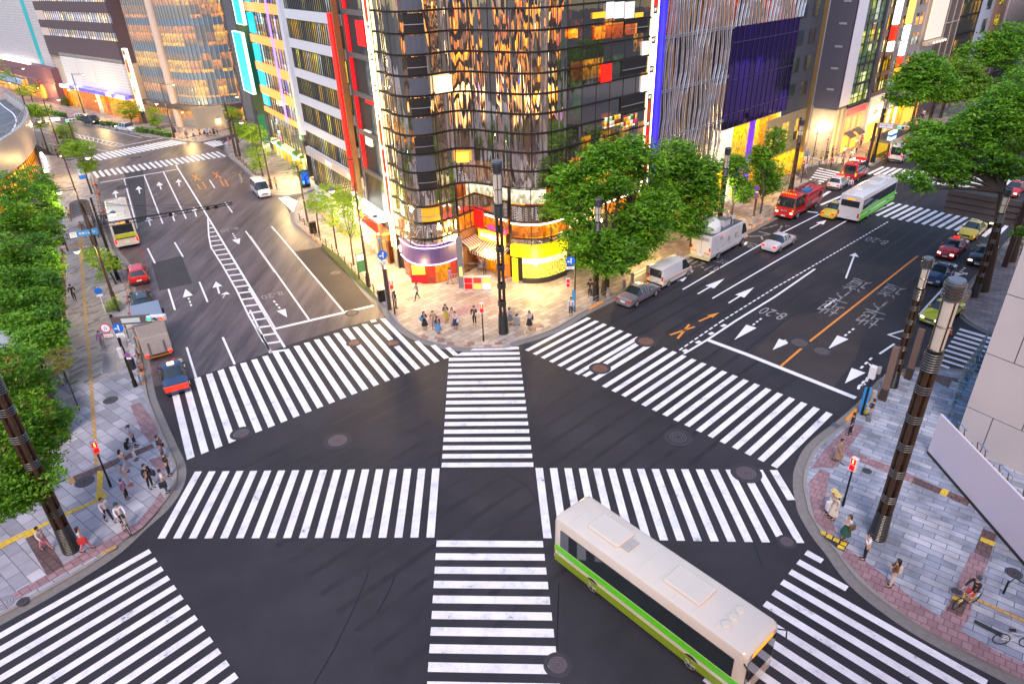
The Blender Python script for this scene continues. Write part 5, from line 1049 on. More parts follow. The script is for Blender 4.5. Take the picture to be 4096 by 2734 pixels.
def car(label,pos,az,m,L=4.6,W=.87,H=1.44,kind='sedan',taxi=None,tail=M_tailoff,head=M_headoff,amber=False,rimm=None,name=None,roofm=None,cat='car',beacon=None,group=None,hood=None):
    t=veh(name or ('taxi' if taxi else 'parked_car'),label,cat,pos,az,group); h=L/2
    if kind=='sedan': st=[(-h,W*.84,.62,.70,W*.74,'b','b'),(-h+.1,W*.95,.82,.90,W*.8,'b','b'),(-h+.75,W,.86,.96,W*.82,'b','b'),(-h+1.05,W,.88,.98,W*.82,'g','g'),(-h+1.72,W,.9,H-.02,W*.66,'b','b'),(-h+1.82,W,.9,H,W*.67,'g','b'),(-.02,W,.9,H+.01,W*.68,'b','b'),(.06,W,.9,H+.01,W*.68,'g','b'),(h-1.98,W,.9,H-.02,W*.67,'b','b'),(h-1.9,W,.9,H-.03,W*.67,'g','g'),(h-1.25,W,.88,.98,W*.8,'b','b'),(h-.9,W,.84,.92,W*.8,'b','b'),(h-.25,W*.95,.72,.80,W*.76,'b','b'),(h,W*.82,.55,.62,W*.66,'b','b')]
    elif kind=='hatch': st=[(-h,W*.85,.72,.82,W*.76,'b','b'),(-h+.08,W*.95,.88,.98,W*.8,'b','g'),(-h+.5,W,.92,H-.12,W*.66,'b','b'),(-h+.62,W,.92,H-.03,W*.68,'g','b'),(-.15,W,.9,H,W*.7,'b','b'),(-.07,W,.9,H,W*.7,'g','b'),(h-1.85,W,.9,H-.03,W*.68,'g','g'),(h-1.15,W,.88,.98,W*.8,'b','b'),(h-.25,W*.95,.74,.82,W*.76,'b','b'),(h,W*.82,.55,.62,W*.66,'b','b')]
    B,Gq=loft_body(t,st,.2,m)
    wheels(t,(-h+.85,h-.85),W-.1,.32)
    MB().box(-h+.1,-W*.9,.14,h-.1,W*.9,.24).obj('underbody',M_undr,t)
    lightbox(t,'tail_light',tail,-h-.015,W*.68,.6,.12,.3,.16); lightbox(t,'headlight',head,h-.14,W*.66,.5,.16,.3,.14)
    if amber: lightbox(t,'indicator',M_amber,h-.1 if amber==1 else -h-.02,W*.86,.5,.1,.1,.1)
    MB().box(-h-.03,-W*.84,.26,-h+.12,W*.84,.46).obj('bumper',M_trim if kind=='hatch' else m,t); MB().box(h-.14,-W*.84,.24,h+.03,W*.84,.42).obj('bumper',m,t)
    MB().box(h-.05,-W*.42,.42,h+.02,W*.42,.58).obj('grille',M_chrome,t)
    MB().box(-h-.05,-.22,.48,-h-.0,.22,.62).obj('number_plate',M_plate,t); MB().box(h+.03,-.2,.28,h+.05,.2,.4).obj('number_plate',M_plate,t)
    for s in (1,-1): MB().box(h-1.75,s*(W+.02)-.09,.9,h-1.6,s*(W+.02)+.09,1.03,bev=.02).obj('wing_mirror',m,t)
    for s in (1,-1):
        dl=MB(); 
        for x in (-.02,): dl.box(x-.006,s*W*.995-.006,.35,x+.006,s*W*.995+.006,.86)
        dl.obj('door_gap',M_trim,t); 
        for x in (-.55,.55): MB().box(x,s*(W+.005)-.012,.76,x+.18,s*(W+.005)+.012,.80).obj('door_handle',M_chrome,t)
    if roofm: MB().box(-h+1.8,-W*.6,H+.018,h-2.,W*.6,H+.03).obj('roof_panel',roofm,t)
    if hood: MB().box(h-1.15,-W*.72,.0,h-.3,W*.72,.01).obj('bonnet_panel',hood,t,loc=(0,0,.95)).rotation_euler=(0,.12,0)
    if taxi: MB().box(-.3,-.24,H+.02,-.05,.24,H+.17,bev=.03).obj('roof_lamp',taxi,t)
    if beacon: MB().box(-.25,-.5,H+.03,.0,.5,H+.15,bev=.03).obj('beacon',beacon,t)
    return t
def boxvan(label,pos,az,m,L=4.7,W=.86,H=2.0,name='van',tail=M_tailoff,head=M_headoff,cargo=False,beacon=None,stripe=None,amber=0,group=None,cat='van'):
    t=veh(name,label,cat,pos,az,group); h=L/2; sg='b' if cargo else 'g'
    st=[(-h,W*.93,.95,H-.12,W*.8,'b','b'),(-h+.06,W,1.05,H-.03,W*.86,'b','b'),(-h+.2,W,1.08,H,W*.88,sg,'b'),(-.5,W,1.08,H+.01,W*.88,'b','b'),(-.42,W,1.08,H+.01,W*.88,sg,'b'),(.55,W,1.08,H+.01,W*.88,'b','b'),(.65,W,1.05,H,W*.87,'g','b'),(h-1.25,W,1.0,H-.06,W*.84,'g','g'),(h-.45,W*.98,.98,1.1,W*.86,'b','b'),(h-.1,W*.95,.8,.9,W*.84,'b','b'),(h,W*.86,.6,.66,W*.76,'b','b')]
    loft_body(t,st,.22,m)
    MB().box(-h-.015,-W*.72,1.1,-h+.03,W*.72,H-.22).obj('rear_window',M_cglass,t)
    wheels(t,(-h+.95,h-.8),W-.1,.33)
    MB().box(-h+.1,-W*.9,.14,h-.1,W*.9,.26).obj('underbody',M_undr,t)
    lightbox(t,'tail_light',tail,-h-.03,W*.86,.85,.1,.14,.42); lightbox(t,'headlight',head,h-.18,W*.7,.62,.16,.3,.18)
    if amber: lightbox(t,'indicator',M_amber,-h-.04 if amber<0 else h-.12,W*.86,.62,.08,.12,.2)
    MB().box(-h-.06,-W*.9,.3,-h+.05,W*.9,.5).obj('bumper',M_trim,t); MB().box(h-.12,-W*.88,.26,h+.05,W*.88,.48).obj('bumper',m,t); MB().box(h-.05,-W*.45,.52,h+.03,W*.45,.64).obj('grille',M_trim,t)
    MB().box(-h-.08,-.2,.6,-h-.02,.2,.75).obj('number_plate',M_plate,t)
    for s in (1,-1): MB().box(h-1.0,s*(W+.1)-.07,1.15,h-.88,s*(W+.1)+.07,1.38,bev=.02).obj('wing_mirror',M_trim,t)
    if stripe:
        for s in (1,-1): MB().box(-h+.1,s*W-.012,.72,h-.3,s*W+.012,.82).obj('side_stripe',stripe,t)
    for k in range(5): MB().box(-h+.5,-W*.6+k*W*.3-.015,H+.012,.6,-W*.6+k*W*.3+.015,H+.03).obj('roof_rib',m,t)
    if beacon:
        MB().box(.75,-W*.7,H-.02,1.0,W*.7,H+.16,bev=.03).obj('beacon_bar',beacon,t)
    return t
def bus(label,pos,az,L,m,stripe=None,skirt=None,H=3.1,W=1.24,winm=None,name='bus',roofac=2,group=None,rearlime=None,tail=M_tailoff):
    t=veh(name,label,'bus',pos,az,group); h=L/2
    b=MB(); rs=[]
    for x,k in ((-h,.93),(-h+.12,.99),(-h+.3,1.),(h-.3,1.),(h-.12,.98),(h,.9)):
        w=W*k; tz=H-(1-k)*1.2
        rs.append([(x,-w,.35),(x,-w,1.2),(x,-w*.985,tz-.25),(x,-w*.93,tz-.07),(x,-w*.8,tz),(x,w*.8,tz),(x,w*.93,tz-.07),(x,w*.985,tz-.25),(x,w,1.2),(x,w,.35)])
    b.rings([r[::-1] for r in rs]); b.obj('body',m,t,smooth=True)
    wm=winm or M_cglass
    for s in (1,-1):
        MB().box(-h+.5,s*W-.03,1.5,h-.5,s*W+.012,H-.55).obj('side_windows',wm,t)
        f=MB(); [f.box(-h+.5+k*(L-1)/7-.03,s*(W+.016)-.006,1.5,-h+.5+k*(L-1)/7+.03,s*(W+.016)+.006,H-.55) for k in range(8)]; f.box(-h+.5,s*(W+.015)-.004,1.49,h-.5,s*(W+.015)+.004,1.53); f.obj('window_pillars',M_trim,t)
        if stripe: MB().box(-h+.1,s*W-.03,1.05,h-.1,s*W+.02,1.42).obj('side_stripe',stripe,t)
        if skirt: MB().box(-h+.1,s*W-.03,.36,h-.1,s*W+.018,.8).obj('skirt',skirt,t)
    MB().box(h-.1,-W*.84,1.2,h+.02,W*.84,H-.5).obj('windscreen',M_cglass,t); MB().box(h-.1,-W*.6,H-.45,h+.01,W*.6,H-.2).obj('destination_sign',glow('led_orange','ff8a10',1.5),t)
    MB().box(-h-.02,-W*.8,1.75,-h+.1,W*.8,H-.65).obj('rear_window',M_cglass,t)
    if rearlime: MB().box(-h-.03,-W*.86,1.25,-h+.1,W*.86,1.68).obj('lime_panel',rearlime,t); MB().box(-h-.035,-W*.86,1.14,-h+.05,W*.86,1.22).obj('dark_strip',M_trim,t)
    MB().box(-h-.035,-.4,H-.6,-h+.02,.4,H-.42).obj('rear_display',glow('led_orange','ff8a10',1.5),t)
    lightbox(t,'tail_light',tail,-h-.04,W*.88,.65,.1,.16,.5); lightbox(t,'headlight',M_headoff,h-.1,W*.78,.6,.12,.36,.22)
    MB().box(-h-.04,-.25,.62,-h,.25,.82).obj('number_plate',M_plate,t); MB().box(-h-.06,-W*.92,.34,-h+.1,W*.92,.55).obj('bumper',m,t)
    wheels(t,(-h+2.6,h-2.3),W-.12,.48,.28); MB().box(-h+.2,-W*.93,.2,h-.2,W*.93,.36).obj('underbody',M_undr,t)
    if L>10:
        for s in (1,-1):
            for k in range(9): MB().box(-h+1.2+k*1.,s*(W-.03)+s*.043-.003,1.55,-h+1.55+k*1.,s*(W-.03)+s*.043+.003,2.0).obj('seat_back',mat('seat_blue',(.05,.09,.16),.6),t)
    rl=MB()
    for k in range(int(L)-1): rl.box(-h+.8+k,-W*.78,H-.005,-h+.84+k,W*.78,H+.012)
    rl.obj('roof_rib',m,t)
    MB().box(-h+L*.30,-.4,H,-h+L*.30+.8,.4,H+.09,bev=.03).obj('roof_hatch',mat('hatch_grey',(.4,.38,.36),.5),t)
    for k in range(roofac): MB().box(-h+1.6+k*(L*.42),-.62,H-.02,-h+3.5+k*(L*.42),.62,H+.2,bev=.06).obj('roof_unit',m,t)
    for k in range(3): MB().lathe([(.22,0),(.22,.06),(.15,.09)],14,(h-1.4-k*.0,(k-1)*.5,H)).obj('roof_vent',m,t)
    for s in (1,-1): MB().tube([(h-.1,s*W*.95,H-.5),(h+.25,s*(W+.15),H-.45),(h+.28,s*(W+.18),H-.9)],.035).obj('mirror_arm',M_trim,t)
    return t
def back(pos,az,L): d=azv(az); return (pos[0]+d[0]*L/2,pos[1]+d[1]*L/2)   # centre from the middle of the rear edge
P_white=paint('white',(.62,.62,.66)); P_red=paint('red',(.52,.015,.02)); P_black=paint('black',(.012,.012,.018)); P_navy=paint('navy',(.025,.05,.13)); P_yel=paint('yellow',(.62,.50,.04)); P_silver=paint('silver',(.30,.27,.30),.25,.5); P_cream=paint('cream',(.62,.57,.50)); P_lime=mat('lime_panel',(.45,.5,.02),.4); P_green=mat('bus_green',(.10,.50,.02),.4,em=.08)
# left road, heading away
bus('cream tour coach with lime rear panel parked at the left kerb',back(at_px('B1',1102,702),AS,9.5),AS+1,9.5,P_cream,rearlime=P_lime,H=3.35,W=1.22,roofac=1,tail=M_tail,name='tour_coach')
car('small red hatchback waiting at the left kerb below the coach',back(at_px('B1',1200,1022),AS,4.2),AS+2,P_red,4.2,.87,1.5,'hatch',tail=M_tailoff)
car('black car with blue tinted rear glass behind the box truck roof',back(at_px('B1',1235,1268),AS,4.4),AS+2,P_black,4.4,.86,1.4,'hatch',amber=-1)
# box truck
def box_truck():
    az=AS+1; t=veh('box_truck','beige box truck with metal tail lift at the left kerb','truck',back(at_px('C1',1366,258),az,6.2),az); h=3.1
    MB().box(-h+.3,-1.05,.9,h-1.9,1.05,3.25).obj('cargo_box',mat('box_beige',(.66,.58,.50),.5,nv=.06,ns=.8),t); MB().box(-h+.24,-1.07,3.2,h-1.88,1.07,3.3).obj('roof_rim',M_steel,t)
    MB().box(-h+.1,-1.0,.6,-h+.24,1.0,2.1).obj('tail_lift',mat('tail_lift',(.58,.54,.50),.4,.3),t); 
    for s in (-.55,.55): MB().box(-h+.03,s-.06,.55,-h+.1,s+.06,1.7).obj('lift_rail',M_steel,t)
    MB().box(-h+.24,-1.0,2.12,-h+.3,1.0,3.1).obj('rear_door',mat('door_grey',(.42,.38,.36),.5),t)
    st=[(h-1.8,.95,1.3,2.2,.85,'b','b'),(h-1.5,.97,1.3,2.35,.86,'g','b'),(h-.6,.97,1.3,2.3,.84,'g','g'),(h-.15,.95,1.25,1.4,.86,'b','b'),(h,.9,.9,1.,.8,'b','b')]; loft_body(t,st,.45,P_white,name='cab')
    MB().box(-h+.3,-.8,.55,h-.3,.8,.88).obj('chassis',M_undr,t); wheels(t,(-h+1.4,h-.9),.85,.4,.26)
    lightbox(t,'tail_light',M_tail,-h,.85,.55,.06,.22,.12); MB().box(-h-.02,-.9,.38,-h+.04,.9,.5).obj('orange_bar',mat('orange_bar',(.5,.2,.04),.5),t)
    for s in (1,-1): MB().box(h-.5,s*1.2-.08,1.5,h-.4,s*1.2+.08,1.95).obj('wing_mirror',M_trim,t)
box_truck()
car('dark blue taxi with glowing brake lights at the foot of the left crosswalk',back(at_px('C1',1530,548),AS,4.7),AS+2,P_navy,4.7,.86,1.5,'sedan',taxi=glow('taxi_lamp','ffd890',2.2),tail=M_tail)
_t=[o for o in COL.objects if o.get('label','').startswith('dark blue taxi with')][0]; MB().box(-2.41,-.8,.45,-2.3,.8,.86,bev=.02).obj('brake_glow_panel',mat('brake_glow_red',(.55,.05,.02),.3,em=.5,emc='ff2004'),_t)  # glowing panel paints the brake lights' red cast onto the dark tail
boxvan('white passenger van with lit headlights coming down beside the yellow lit pavement',back(at_px('B2',135,282),AS+180,-4.6),AS+180,P_white,4.6,.84,2.0,head=M_head,name='van')
boxvan('black minivan on the far left road among hedges',at_px('A1',785,1050),127,P_black,4.7,.9,1.85,name='minivan',head=M_head)
car('white luxury limousine with upright chrome grille on the far left road',at_px('A1',1080,1110),124,P_white,5.6,.97,1.6,'sedan')
# right road
car('bronze silver sedan at the kerb in front of the white van',back(at_px('B3',1035,1205),AH,4.6),AH-1,P_silver,4.6,.9,1.42,'sedan')
boxvan('white cargo van with orange side stripe parked between sedan and satellite truck',back(at_px('B3',1310,1040),AH,4.9),AH,P_white,4.9,.88,2.05,cargo=True,stripe=mat('van_stripe',(.5,.22,.03),.5),amber=-1,name='cargo_van')
def sat_truck():
    az=AH-1; L=7.6; t=veh('satellite_truck','white broadcast truck with a round satellite dome on its roof','truck',back(at_px('B3',1688,820),az,L),az); h=L/2
    MB().box(-h,-1.12,.75,h-1.5,1.12,2.85,bev=.05).obj('body',P_white,t); MB().box(-h+.1,-1.05,.5,h-1.6,1.05,.76).obj('skirt',P_white,t)
    MB().box(-h+.05,-1.05,2.86,h-1.6,1.05,2.9).obj('roof_deck',mat('deck_dark',(.08,.09,.11),.5),t)
    MB().lathe([(1.02,0),(1.05,.35),(.98,.72),(.8,1.05),(.52,1.28),(.2,1.38),(.01,1.4)],26,(-h+1.45,0,2.88)).obj('satellite_dome',mat('dome_white',(.7,.7,.72),.25),t,smooth=True)
    MB().box(-.7,-.6,2.9,.5,.5,3.5).obj('roof_cabinet',P_white,t); MB().box(-.6,-.62,3.5,.4,.52,3.55).obj('cabinet_top',M_steel,t)
    for x,y,r in ((.9,.3,.2),(1.4,-.4,.26),(1.8,.4,.18),(.8,-.7,.16)): 
        o=MB().lathe([(.05,0),(.05,.45),(r,.5),(r,.58),(.02,.7)],14,(x,y,2.9)); o.obj('antenna',mat('antenna_grey',(.4,.4,.42),.4),t)
    MB().box(1.1,-.2,2.95,1.6,.25,3.15).obj('red_gear',mat('gear_red',(.4,.05,.03),.5),t); MB().tube([(.7,-.3,3.5),(1.,0,3.9),(1.5,.2,3.8)],.06).obj('mast_arm',M_steel,t)
    st=[(h-1.55,1.08,1.35,2.5,.95,'b','b'),(h-1.35,1.08,1.35,2.55,.95,'g','b'),(h-.6,1.06,1.35,2.4,.93,'g','g'),(h-.15,1.04,1.3,1.45,.95,'b','b'),(h,.98,.9,1.,.9,'b','b')]; loft_body(t,st,.45,P_white,name='cab')
    MB().box(-h-.02,-.8,2.25,-h,.8,2.6).obj('rear_grille',mat('grille_grey',(.35,.35,.37),.6),t)
    for s in (-.05,): MB().box(-h-.012,s,.9,-h,s+.02,2.2).obj('door_gap',M_trim,t)
    for y in (-.75,.75): MB().box(-h-.03,y-.3,.98,-h,y+.3,1.14).obj('orange_reflector',mat('refl_orange',(.7,.3,.08),.4),t)
    lightbox(t,'tail_light',M_tailoff,-h-.04,1.0,1.3,.06,.14,.35); lightbox(t,'indicator',M_amber,-h-.05,1.0,1.12,.06,.12,.16); lightbox(t,'indicator',M_amber,h-.1,.95,.75,.14,.16,.14)
    for x,z,a,b_ in ((-2.2,2.1,.5,.3),(-.6,1.5,.4,.5),(.8,1.5,.4,.5),(-1.6,1.2,.15,.2),(-.1,1.1,.15,.25),(1.5,1.3,.15,.25),(-2.6,1.1,.15,.2)): MB().box(x,-1.135,z,x+a,-1.115,z+b_).obj('side_vent',mat('vent_grey',(.3,.3,.32),.6),t)
    MB().box(-h-.05,-.25,.62,-h+.02,.25,.82).obj('number_plate',M_plate,t); MB().box(-h-.1,-1.1,.35,-h+.1,1.1,.6).obj('bumper',mat('bumper_cream',(.5,.48,.3),.5),t)
    MB().box(-h+.2,-.9,.3,h-.3,.9,.55).obj('underbody',M_undr,t); wheels(t,(-h+1.7,h-1.0),.98,.44,.26)
    MB().tube([(h-.4,-1.1,2.2),(h-.1,-1.45,2.1),(h-.1,-1.45,1.8)],.04).obj('mirror_arm',M_trim,t)
sat_truck()
def fire_engine():
    az=AH+180; L=7.4; t=veh('fire_engine','red fire engine with ladder and flashing amber lights facing the crossing','fire engine',back(at_px('B4',285,462),az,-L),az); h=L/2
    st=[(h-2.9,1.12,1.35,2.65,1.0,'b','b'),(h-2.7,1.12,1.35,2.7,1.02,'g','b'),(h-1.7,1.12,1.35,2.7,1.02,'b','b'),(h-1.6,1.12,1.35,2.7,1.02,'g','b'),(h-.7,1.12,1.35,2.65,1.02,'g','b'),(h-.35,1.12,1.35,2.5,1.0,'b','g'),(h-.03,1.1,1.3,1.45,1.03,'b','b'),(h,1.08,1.1,1.2,1.02,'b','b')]; loft_body(t,st,.4,P_red,name='cab')
    MB().box(-h,-1.12,.85,h-2.95,1.12,2.5,bev=.04).obj('equipment_body',P_red,t); MB().box(-h+.1,-1.0,.5,h-3,1.0,.86).obj('lower_body',P_red,t)
    for s in (1,-1): 
        MB().box(-.6,s*1.13-.015,.9,.6,s*1.13+.015,1.35).obj('pump_panel',M_steel,t); MB().lathe([(.42,0),(.42,.12),(.2,.12)],18).obj('hose_reel',M_trim,t,loc=(-h+.9,s*1.12,1.7)).rotation_euler=(math.pi/2*s,0,0)
    lad=MB()
    for y in (-.25,.25): lad.box(-h-.3,y-.04,2.95,h-2.6,y+.04,3.05)
    for k in range(15): lad.box(-h-.2+k*.36,-.25,2.98,-h-.14+k*.36,.25,3.02)
    lad.obj('ladder',M_chrome,t)
    for x in (-h+.4,h-3.2): MB().box(x,-.5,2.5,x+.1,.5,2.94).obj('ladder_stand',M_steel,t)
    for y in (-.62,-.32): MB().box(-.6,y+1.1,2.52,.9,y+1.3,2.9).obj('blue_crate',mat('crate_blue',(.03,.2,.5),.5),t)
    MB().box(h-1.0,-.85,2.72,h-.75,.85,2.9).obj('beacon_bar',mat('beacon_housing',(.5,.03,.02),.4,em=.4),t)
    for k in range(6): MB().ball((h-.72,-.7+k*.28,2.84),.07,8,6).obj('beacon_lamp',M_amber,t)
    lightbox(t,'headlight',M_head,h-.02,.85,.78,.06,.26,.16); lightbox(t,'indicator',M_amber,h-.02,1.0,1.1,.07,.14,.14)
    MB().box(h,-.35,.95,h+.03,.35,1.15).obj('grille',M_chrome,t); MB().box(h-.1,-1.1,.38,h+.12,1.1,.7).obj('bumper',P_red,t); MB().box(h+.12,-.25,.42,h+.14,.25,.58).obj('number_plate',M_plate,t)
    MB().box(-h+.2,-.9,.3,h-.3,.9,.5).obj('underbody',M_undr,t); wheels(t,(-h+1.5,h-1.2),1.0,.45,.28)
    for s in (1,-1): MB().tube([(h-.1,s*1.1,2.3),(h+.2,s*1.4,2.2),(h+.2,s*1.4,1.8)],.035).obj('mirror_arm',M_trim,t)
fire_engine()
car('yellow taxi driving away beside the fire engine',back(at_px('B4',655,462),AH,4.6),AH,P_yel,4.6,.85,1.5,'sedan',taxi=M_headoff,tail=M_tail,group='taxis on the right road')
car('white and black police car stopped below the red rescue van',back(at_px('B4',706,215),AH-4,4.0),AH-4,P_white,4.0,.84,1.52,'hatch',tail=M_tail,name='police_car',cat='police car',beacon=glow('beacon_red','ff1010',1.8))
t=boxvan('red fire service van with flashing beacons by the traffic officer',back(at_px('B4',835,145),AH-3,5.2),AH-3,P_red,5.2,.94,2.4,name='fire_van',cat='fire van',beacon=glow('beacon_red','ff1010',1.8),tail=M_amber)
text_part('HAV',1.0,glow('white_text','f0f0f0',.9),t,(-.6,0,2.43),(0,0,-math.pi/2),name='roof_lettering')
boxvan('white ambulance with red trim waiting beyond the far crosswalk',back(at_px('A4',1225,1380),AH,5.4),AH,P_white,5.4,.95,2.4,name='ambulance',cat='ambulance',stripe=mat('amb_red',(.5,.02,.03),.5),beacon=mat('beacon_redoff',(.5,.02,.04),.3,em=.3),tail=M_tail)
F=AH+180
car('yellow taxi facing the viewer in front of the dark taxi under the grey sign',back(at_px('B4',1825,640),F,-4.6),F,P_yel,4.6,.85,1.5,'sedan',taxi=M_headoff,head=M_headoff,amber=1,group='taxis on the right road')
car('red taxi with pale bonnet behind the black limousine',back(at_px('B4',1650,800),F,-4.6),F,P_red,4.6,.85,1.5,'sedan',taxi=glow('taxi_red','ff3020',1.),head=M_head,hood=mat('pale_bonnet',(.55,.5,.52),.3),group='taxis on the right road')
car('black limousine with chrome grille and lit headlights beside the big tree trunk',back(at_px('B4',1905,862),F,-4.9),F-4,P_black,4.9,.92,1.45,'sedan',head=M_head,amber=1)
car('dark taxi half hidden under the grey back of the road sign',back(at_px('B4',1990,528),F,-4.6),F,P_black,4.6,.85,1.5,'sedan',taxi=M_headoff,tail=M_tail,head=M_head,group='taxis on the right road')
car('lime yellow taxi waiting at the mouth of the side street on the right',back(at_px('B4',1520,1362),F+6,-4.5),F+8,paint('lime',(.50,.52,.02)),4.5,.85,1.5,'sedan',taxi=glow('taxi_lamp','ffd890',2.2),head=M_head,group='taxis on the right road')
car('dark blue car passing behind the lamp column on the right',at_px('B4',1600,960),F,P_navy,4.6,.87,1.45,'sedan',name='moving_car')
car('pale silver car driving away in the bus lane side of the right road',at_px('B4',250,690),AH,paint('pale',(.6,.58,.62)),4.6,.88,1.45,'sedan',tail=M_tail,name='moving_car')
bus('white city bus with green skirt heading away on the right road',at_px('B4',985,385),AH,10.5,P_white,stripe=P_green,skirt=P_green)
bus('cream bus with bright green side stripes at the lower right of the crossing',(6.1,21.6),139.3,10.5,P_cream,stripe=P_green,skirt=mat('bus_green2',(.2,.3,.02),.4))
for (c,x,y),az,lb,m in ((('A4',1650,1290),F,'blue car far behind the zelkova branches on the right road',P_navy),(('B4',2080,150),F,'teal taxi under the big zelkova crown at the right',paint('teal',(.03,.3,.3))),(('B4',2240,240),F,'red taxi behind the tree trunk at the far right',P_red)):
    car(lb,at_px(c,x,y),az,m,4.6,.86,1.48,'sedan',head=M_head,name='moving_car')
# ================= trees, shrubs =================
def leafmat(name,c1,c2,c3):
    m,nt,b=new_mat(name); ge=N(nt,'ShaderNodeNewGeometry'); tc=N(nt,'ShaderNodeTexCoord'); no=N(nt,'ShaderNodeTexNoise',Scale=.7,Detail=3.); nt.links.new(tc.outputs['Object'],no.inputs['Vector'])
    ad=N(nt,'ShaderNodeMath',operation='MULTIPLY_ADD'); nt.links.new(ge.outputs['Random Per Island'],ad.inputs[0]); ad.inputs[1].default_value=.45; nt.links.new(no.outputs['Fac'],ad.inputs[2])
    rp=ramp(nt,[(.35,c1),(.7,c2),(1.,c3)]); nt.links.new(ad.outputs[0],rp.inputs['Fac']); nt.links.new(rp.outputs['Color'],b.inputs['Base Color']); b.inputs['Roughness'].default_value=.55
    tr=N(nt,'ShaderNodeBsdfTranslucent'); nt.links.new(rp.outputs['Color'],tr.inputs['Color']); ms=N(nt,'ShaderNodeMixShader'); ms.inputs[0].default_value=.3
    out=[n for n in nt.nodes if n.type=='OUTPUT_MATERIAL'][0]; nt.links.new(b.outputs[0],ms.inputs[1]); nt.links.new(tr.outputs[0],ms.inputs[2]); nt.links.new(ms.outputs[0],out.inputs['Surface']); return m
M_lf=leafmat('zelkova_leaves',(.03,.11,.004),(.10,.28,.008),(.25,.50,.02)); M_lfy=leafmat('yellow_green_leaves',(.10,.20,.008),(.24,.42,.012),(.42,.58,.04)); M_lfd=leafmat('dark_leaves',(.02,.08,.005),(.06,.2,.008),(.16,.36,.02))
M_bark=mat('bark',(.06,.045,.035),.9,ns=6.,nv=.4,bump=.5)
def leaves(blobs,n,ls,seed,flat=.45,origin=(0,0,0)):
    rng=np.random.default_rng(seed); V=[];vol=np.array([b[3]*b[4]*b[5] for b in blobs])**.66; vol=vol/vol.sum()
    for b,f in zip(blobs,vol):
        k=max(20,int(n*f)); nc=max(4,int(k/14))
        # sprays of leaves gathered in layers near the outside of each mass
        d=rng.normal(size=(nc,3)); d/=np.linalg.norm(d,axis=1)[:,None]; r=rng.uniform(.25,1.,nc)**.45*rng.uniform(.82,1.12,nc); c=d*r[:,None]*np.array(b[3:6])
        c[:,2]=np.maximum(c[:,2],-b[5]*.75); c+=np.array(b[:3])
        ci=rng.integers(0,nc,k); sr=ls*3.2*rng.uniform(.6,1.3,nc)
        p=c[ci]+rng.normal(size=(k,3))*np.array([1,1,.30])*sr[ci][:,None]*.5
        nrm=rng.normal(size=(k,3))*np.array([1,1,1])*flat*1.3+np.array([0,0,1.]); nrm/=np.linalg.norm(nrm,axis=1)[:,None]
        a=rng.uniform(0,2*np.pi,k); t=np.stack([np.cos(a),np.sin(a),np.zeros(k)],1); t-=nrm*(t*nrm).sum(1)[:,None]; t/=np.linalg.norm(t,axis=1)[:,None]; u=np.cross(nrm,t)
        L=ls*rng.uniform(.6,1.25,k)[:,None]; W_=L*.42
        q=np.stack([p-t*L,p+u*W_-t*L*.1,p+t*L,p-u*W_-t*L*.1],1); V.append(q.reshape(-1,3))
    V=np.concatenate(V)-np.array(origin); return V
def leaf_obj(name,V,m,parent=None,loc=None):
    me=bpy.data.meshes.new(name); n=len(V)//4; me.vertices.add(len(V)); me.vertices.foreach_set('co',V.astype(np.float32).ravel()); me.loops.add(len(V)); me.loops.foreach_set('vertex_index',np.arange(len(V),dtype=np.int32)); me.polygons.add(n); me.polygons.foreach_set('loop_start',np.arange(0,len(V),4,dtype=np.int32)); me.polygons.foreach_set('loop_total',np.full(n,4,dtype=np.int32)); me.update(calc_edges=True)
    me.materials.append(m); o=bpy.data.objects.new(name,me); COL.objects.link(o)
    if parent:o.parent=parent
    if loc:o.location=loc
    return o
def tree(label,base,blobs,m,n,ls=.16,tr=.22,seed=1,group=None,name='zelkova_tree',fork=.35,cat='tree',zb=PV,limbs=True,stake=False):
    """base: trunk foot; blobs: world masses (x,y,z,rx,ry,rz)"""
    t=thing(name,label,cat,(base[0],base[1],zb),group=group); random.seed(seed); O=(base[0],base[1],zb)
    leaf_obj('crown',leaves(blobs,n,ls,seed,origin=O),m,t)
    b=MB(); zs=[q[2]-q[5]*.5 for q in blobs]; cz=sum(q[2] for q in blobs)/len(blobs)-zb; cx=sum(q[0] for q in blobs)/len(blobs)-O[0]; cy=sum(q[1] for q in blobs)/len(blobs)-O[1]
    zf=max(1.2,(min(q[2]-q[5] for q in blobs)-zb)*.8+ (cz*.15)); tx,ty=cx*fork*.6,cy*fork*.6
    b.tube([(0,0,-.1),(tx*.25,ty*.25,zf*.4),(tx*.7,ty*.7,zf*.8),(tx,ty,zf)],[tr*1.25,tr,tr*.85,tr*.75],9)
    if limbs:
        for q in blobs:
            e=(q[0]-O[0],q[1]-O[1],q[2]-O[2]); mid=(tx+(e[0]-tx)*.4+random.uniform(-.2,.2),ty+(e[1]-ty)*.4+random.uniform(-.2,.2),zf+(e[2]-zf)*.55)
            b.tube([(tx,ty,zf-.15),mid,e],[tr*.55,tr*.36,tr*.12],6)
            for k in range(3):
                a=random.uniform(0,6.28); b.tube([mid,((mid[0]+e[0])/2+math.cos(a)*q[3]*.3,(mid[1]+e[1])/2+math.sin(a)*q[4]*.3,(mid[2]+e[2])/2+.2),(e[0]+math.cos(a)*q[3]*.7,e[1]+math.sin(a)*q[4]*.7,e[2]+q[5]*.1)],[tr*.22,tr*.12,tr*.05],5)
    b.obj('trunk',M_bark,t,smooth=True)
    if stake: MB().tube([(.35,.1,0),(.05,0,1.6)],.04,5).obj('stake',mat('wood_stake',(.3,.2,.1),.8),t)
    return t
def B_(c,x,y,Y,rx,ry,rz):   # leaf mass from where its centre shows, at depth Y
    p=AT(c,x,y,Y); return (p[0],p[1],p[2],rx,ry,rz)
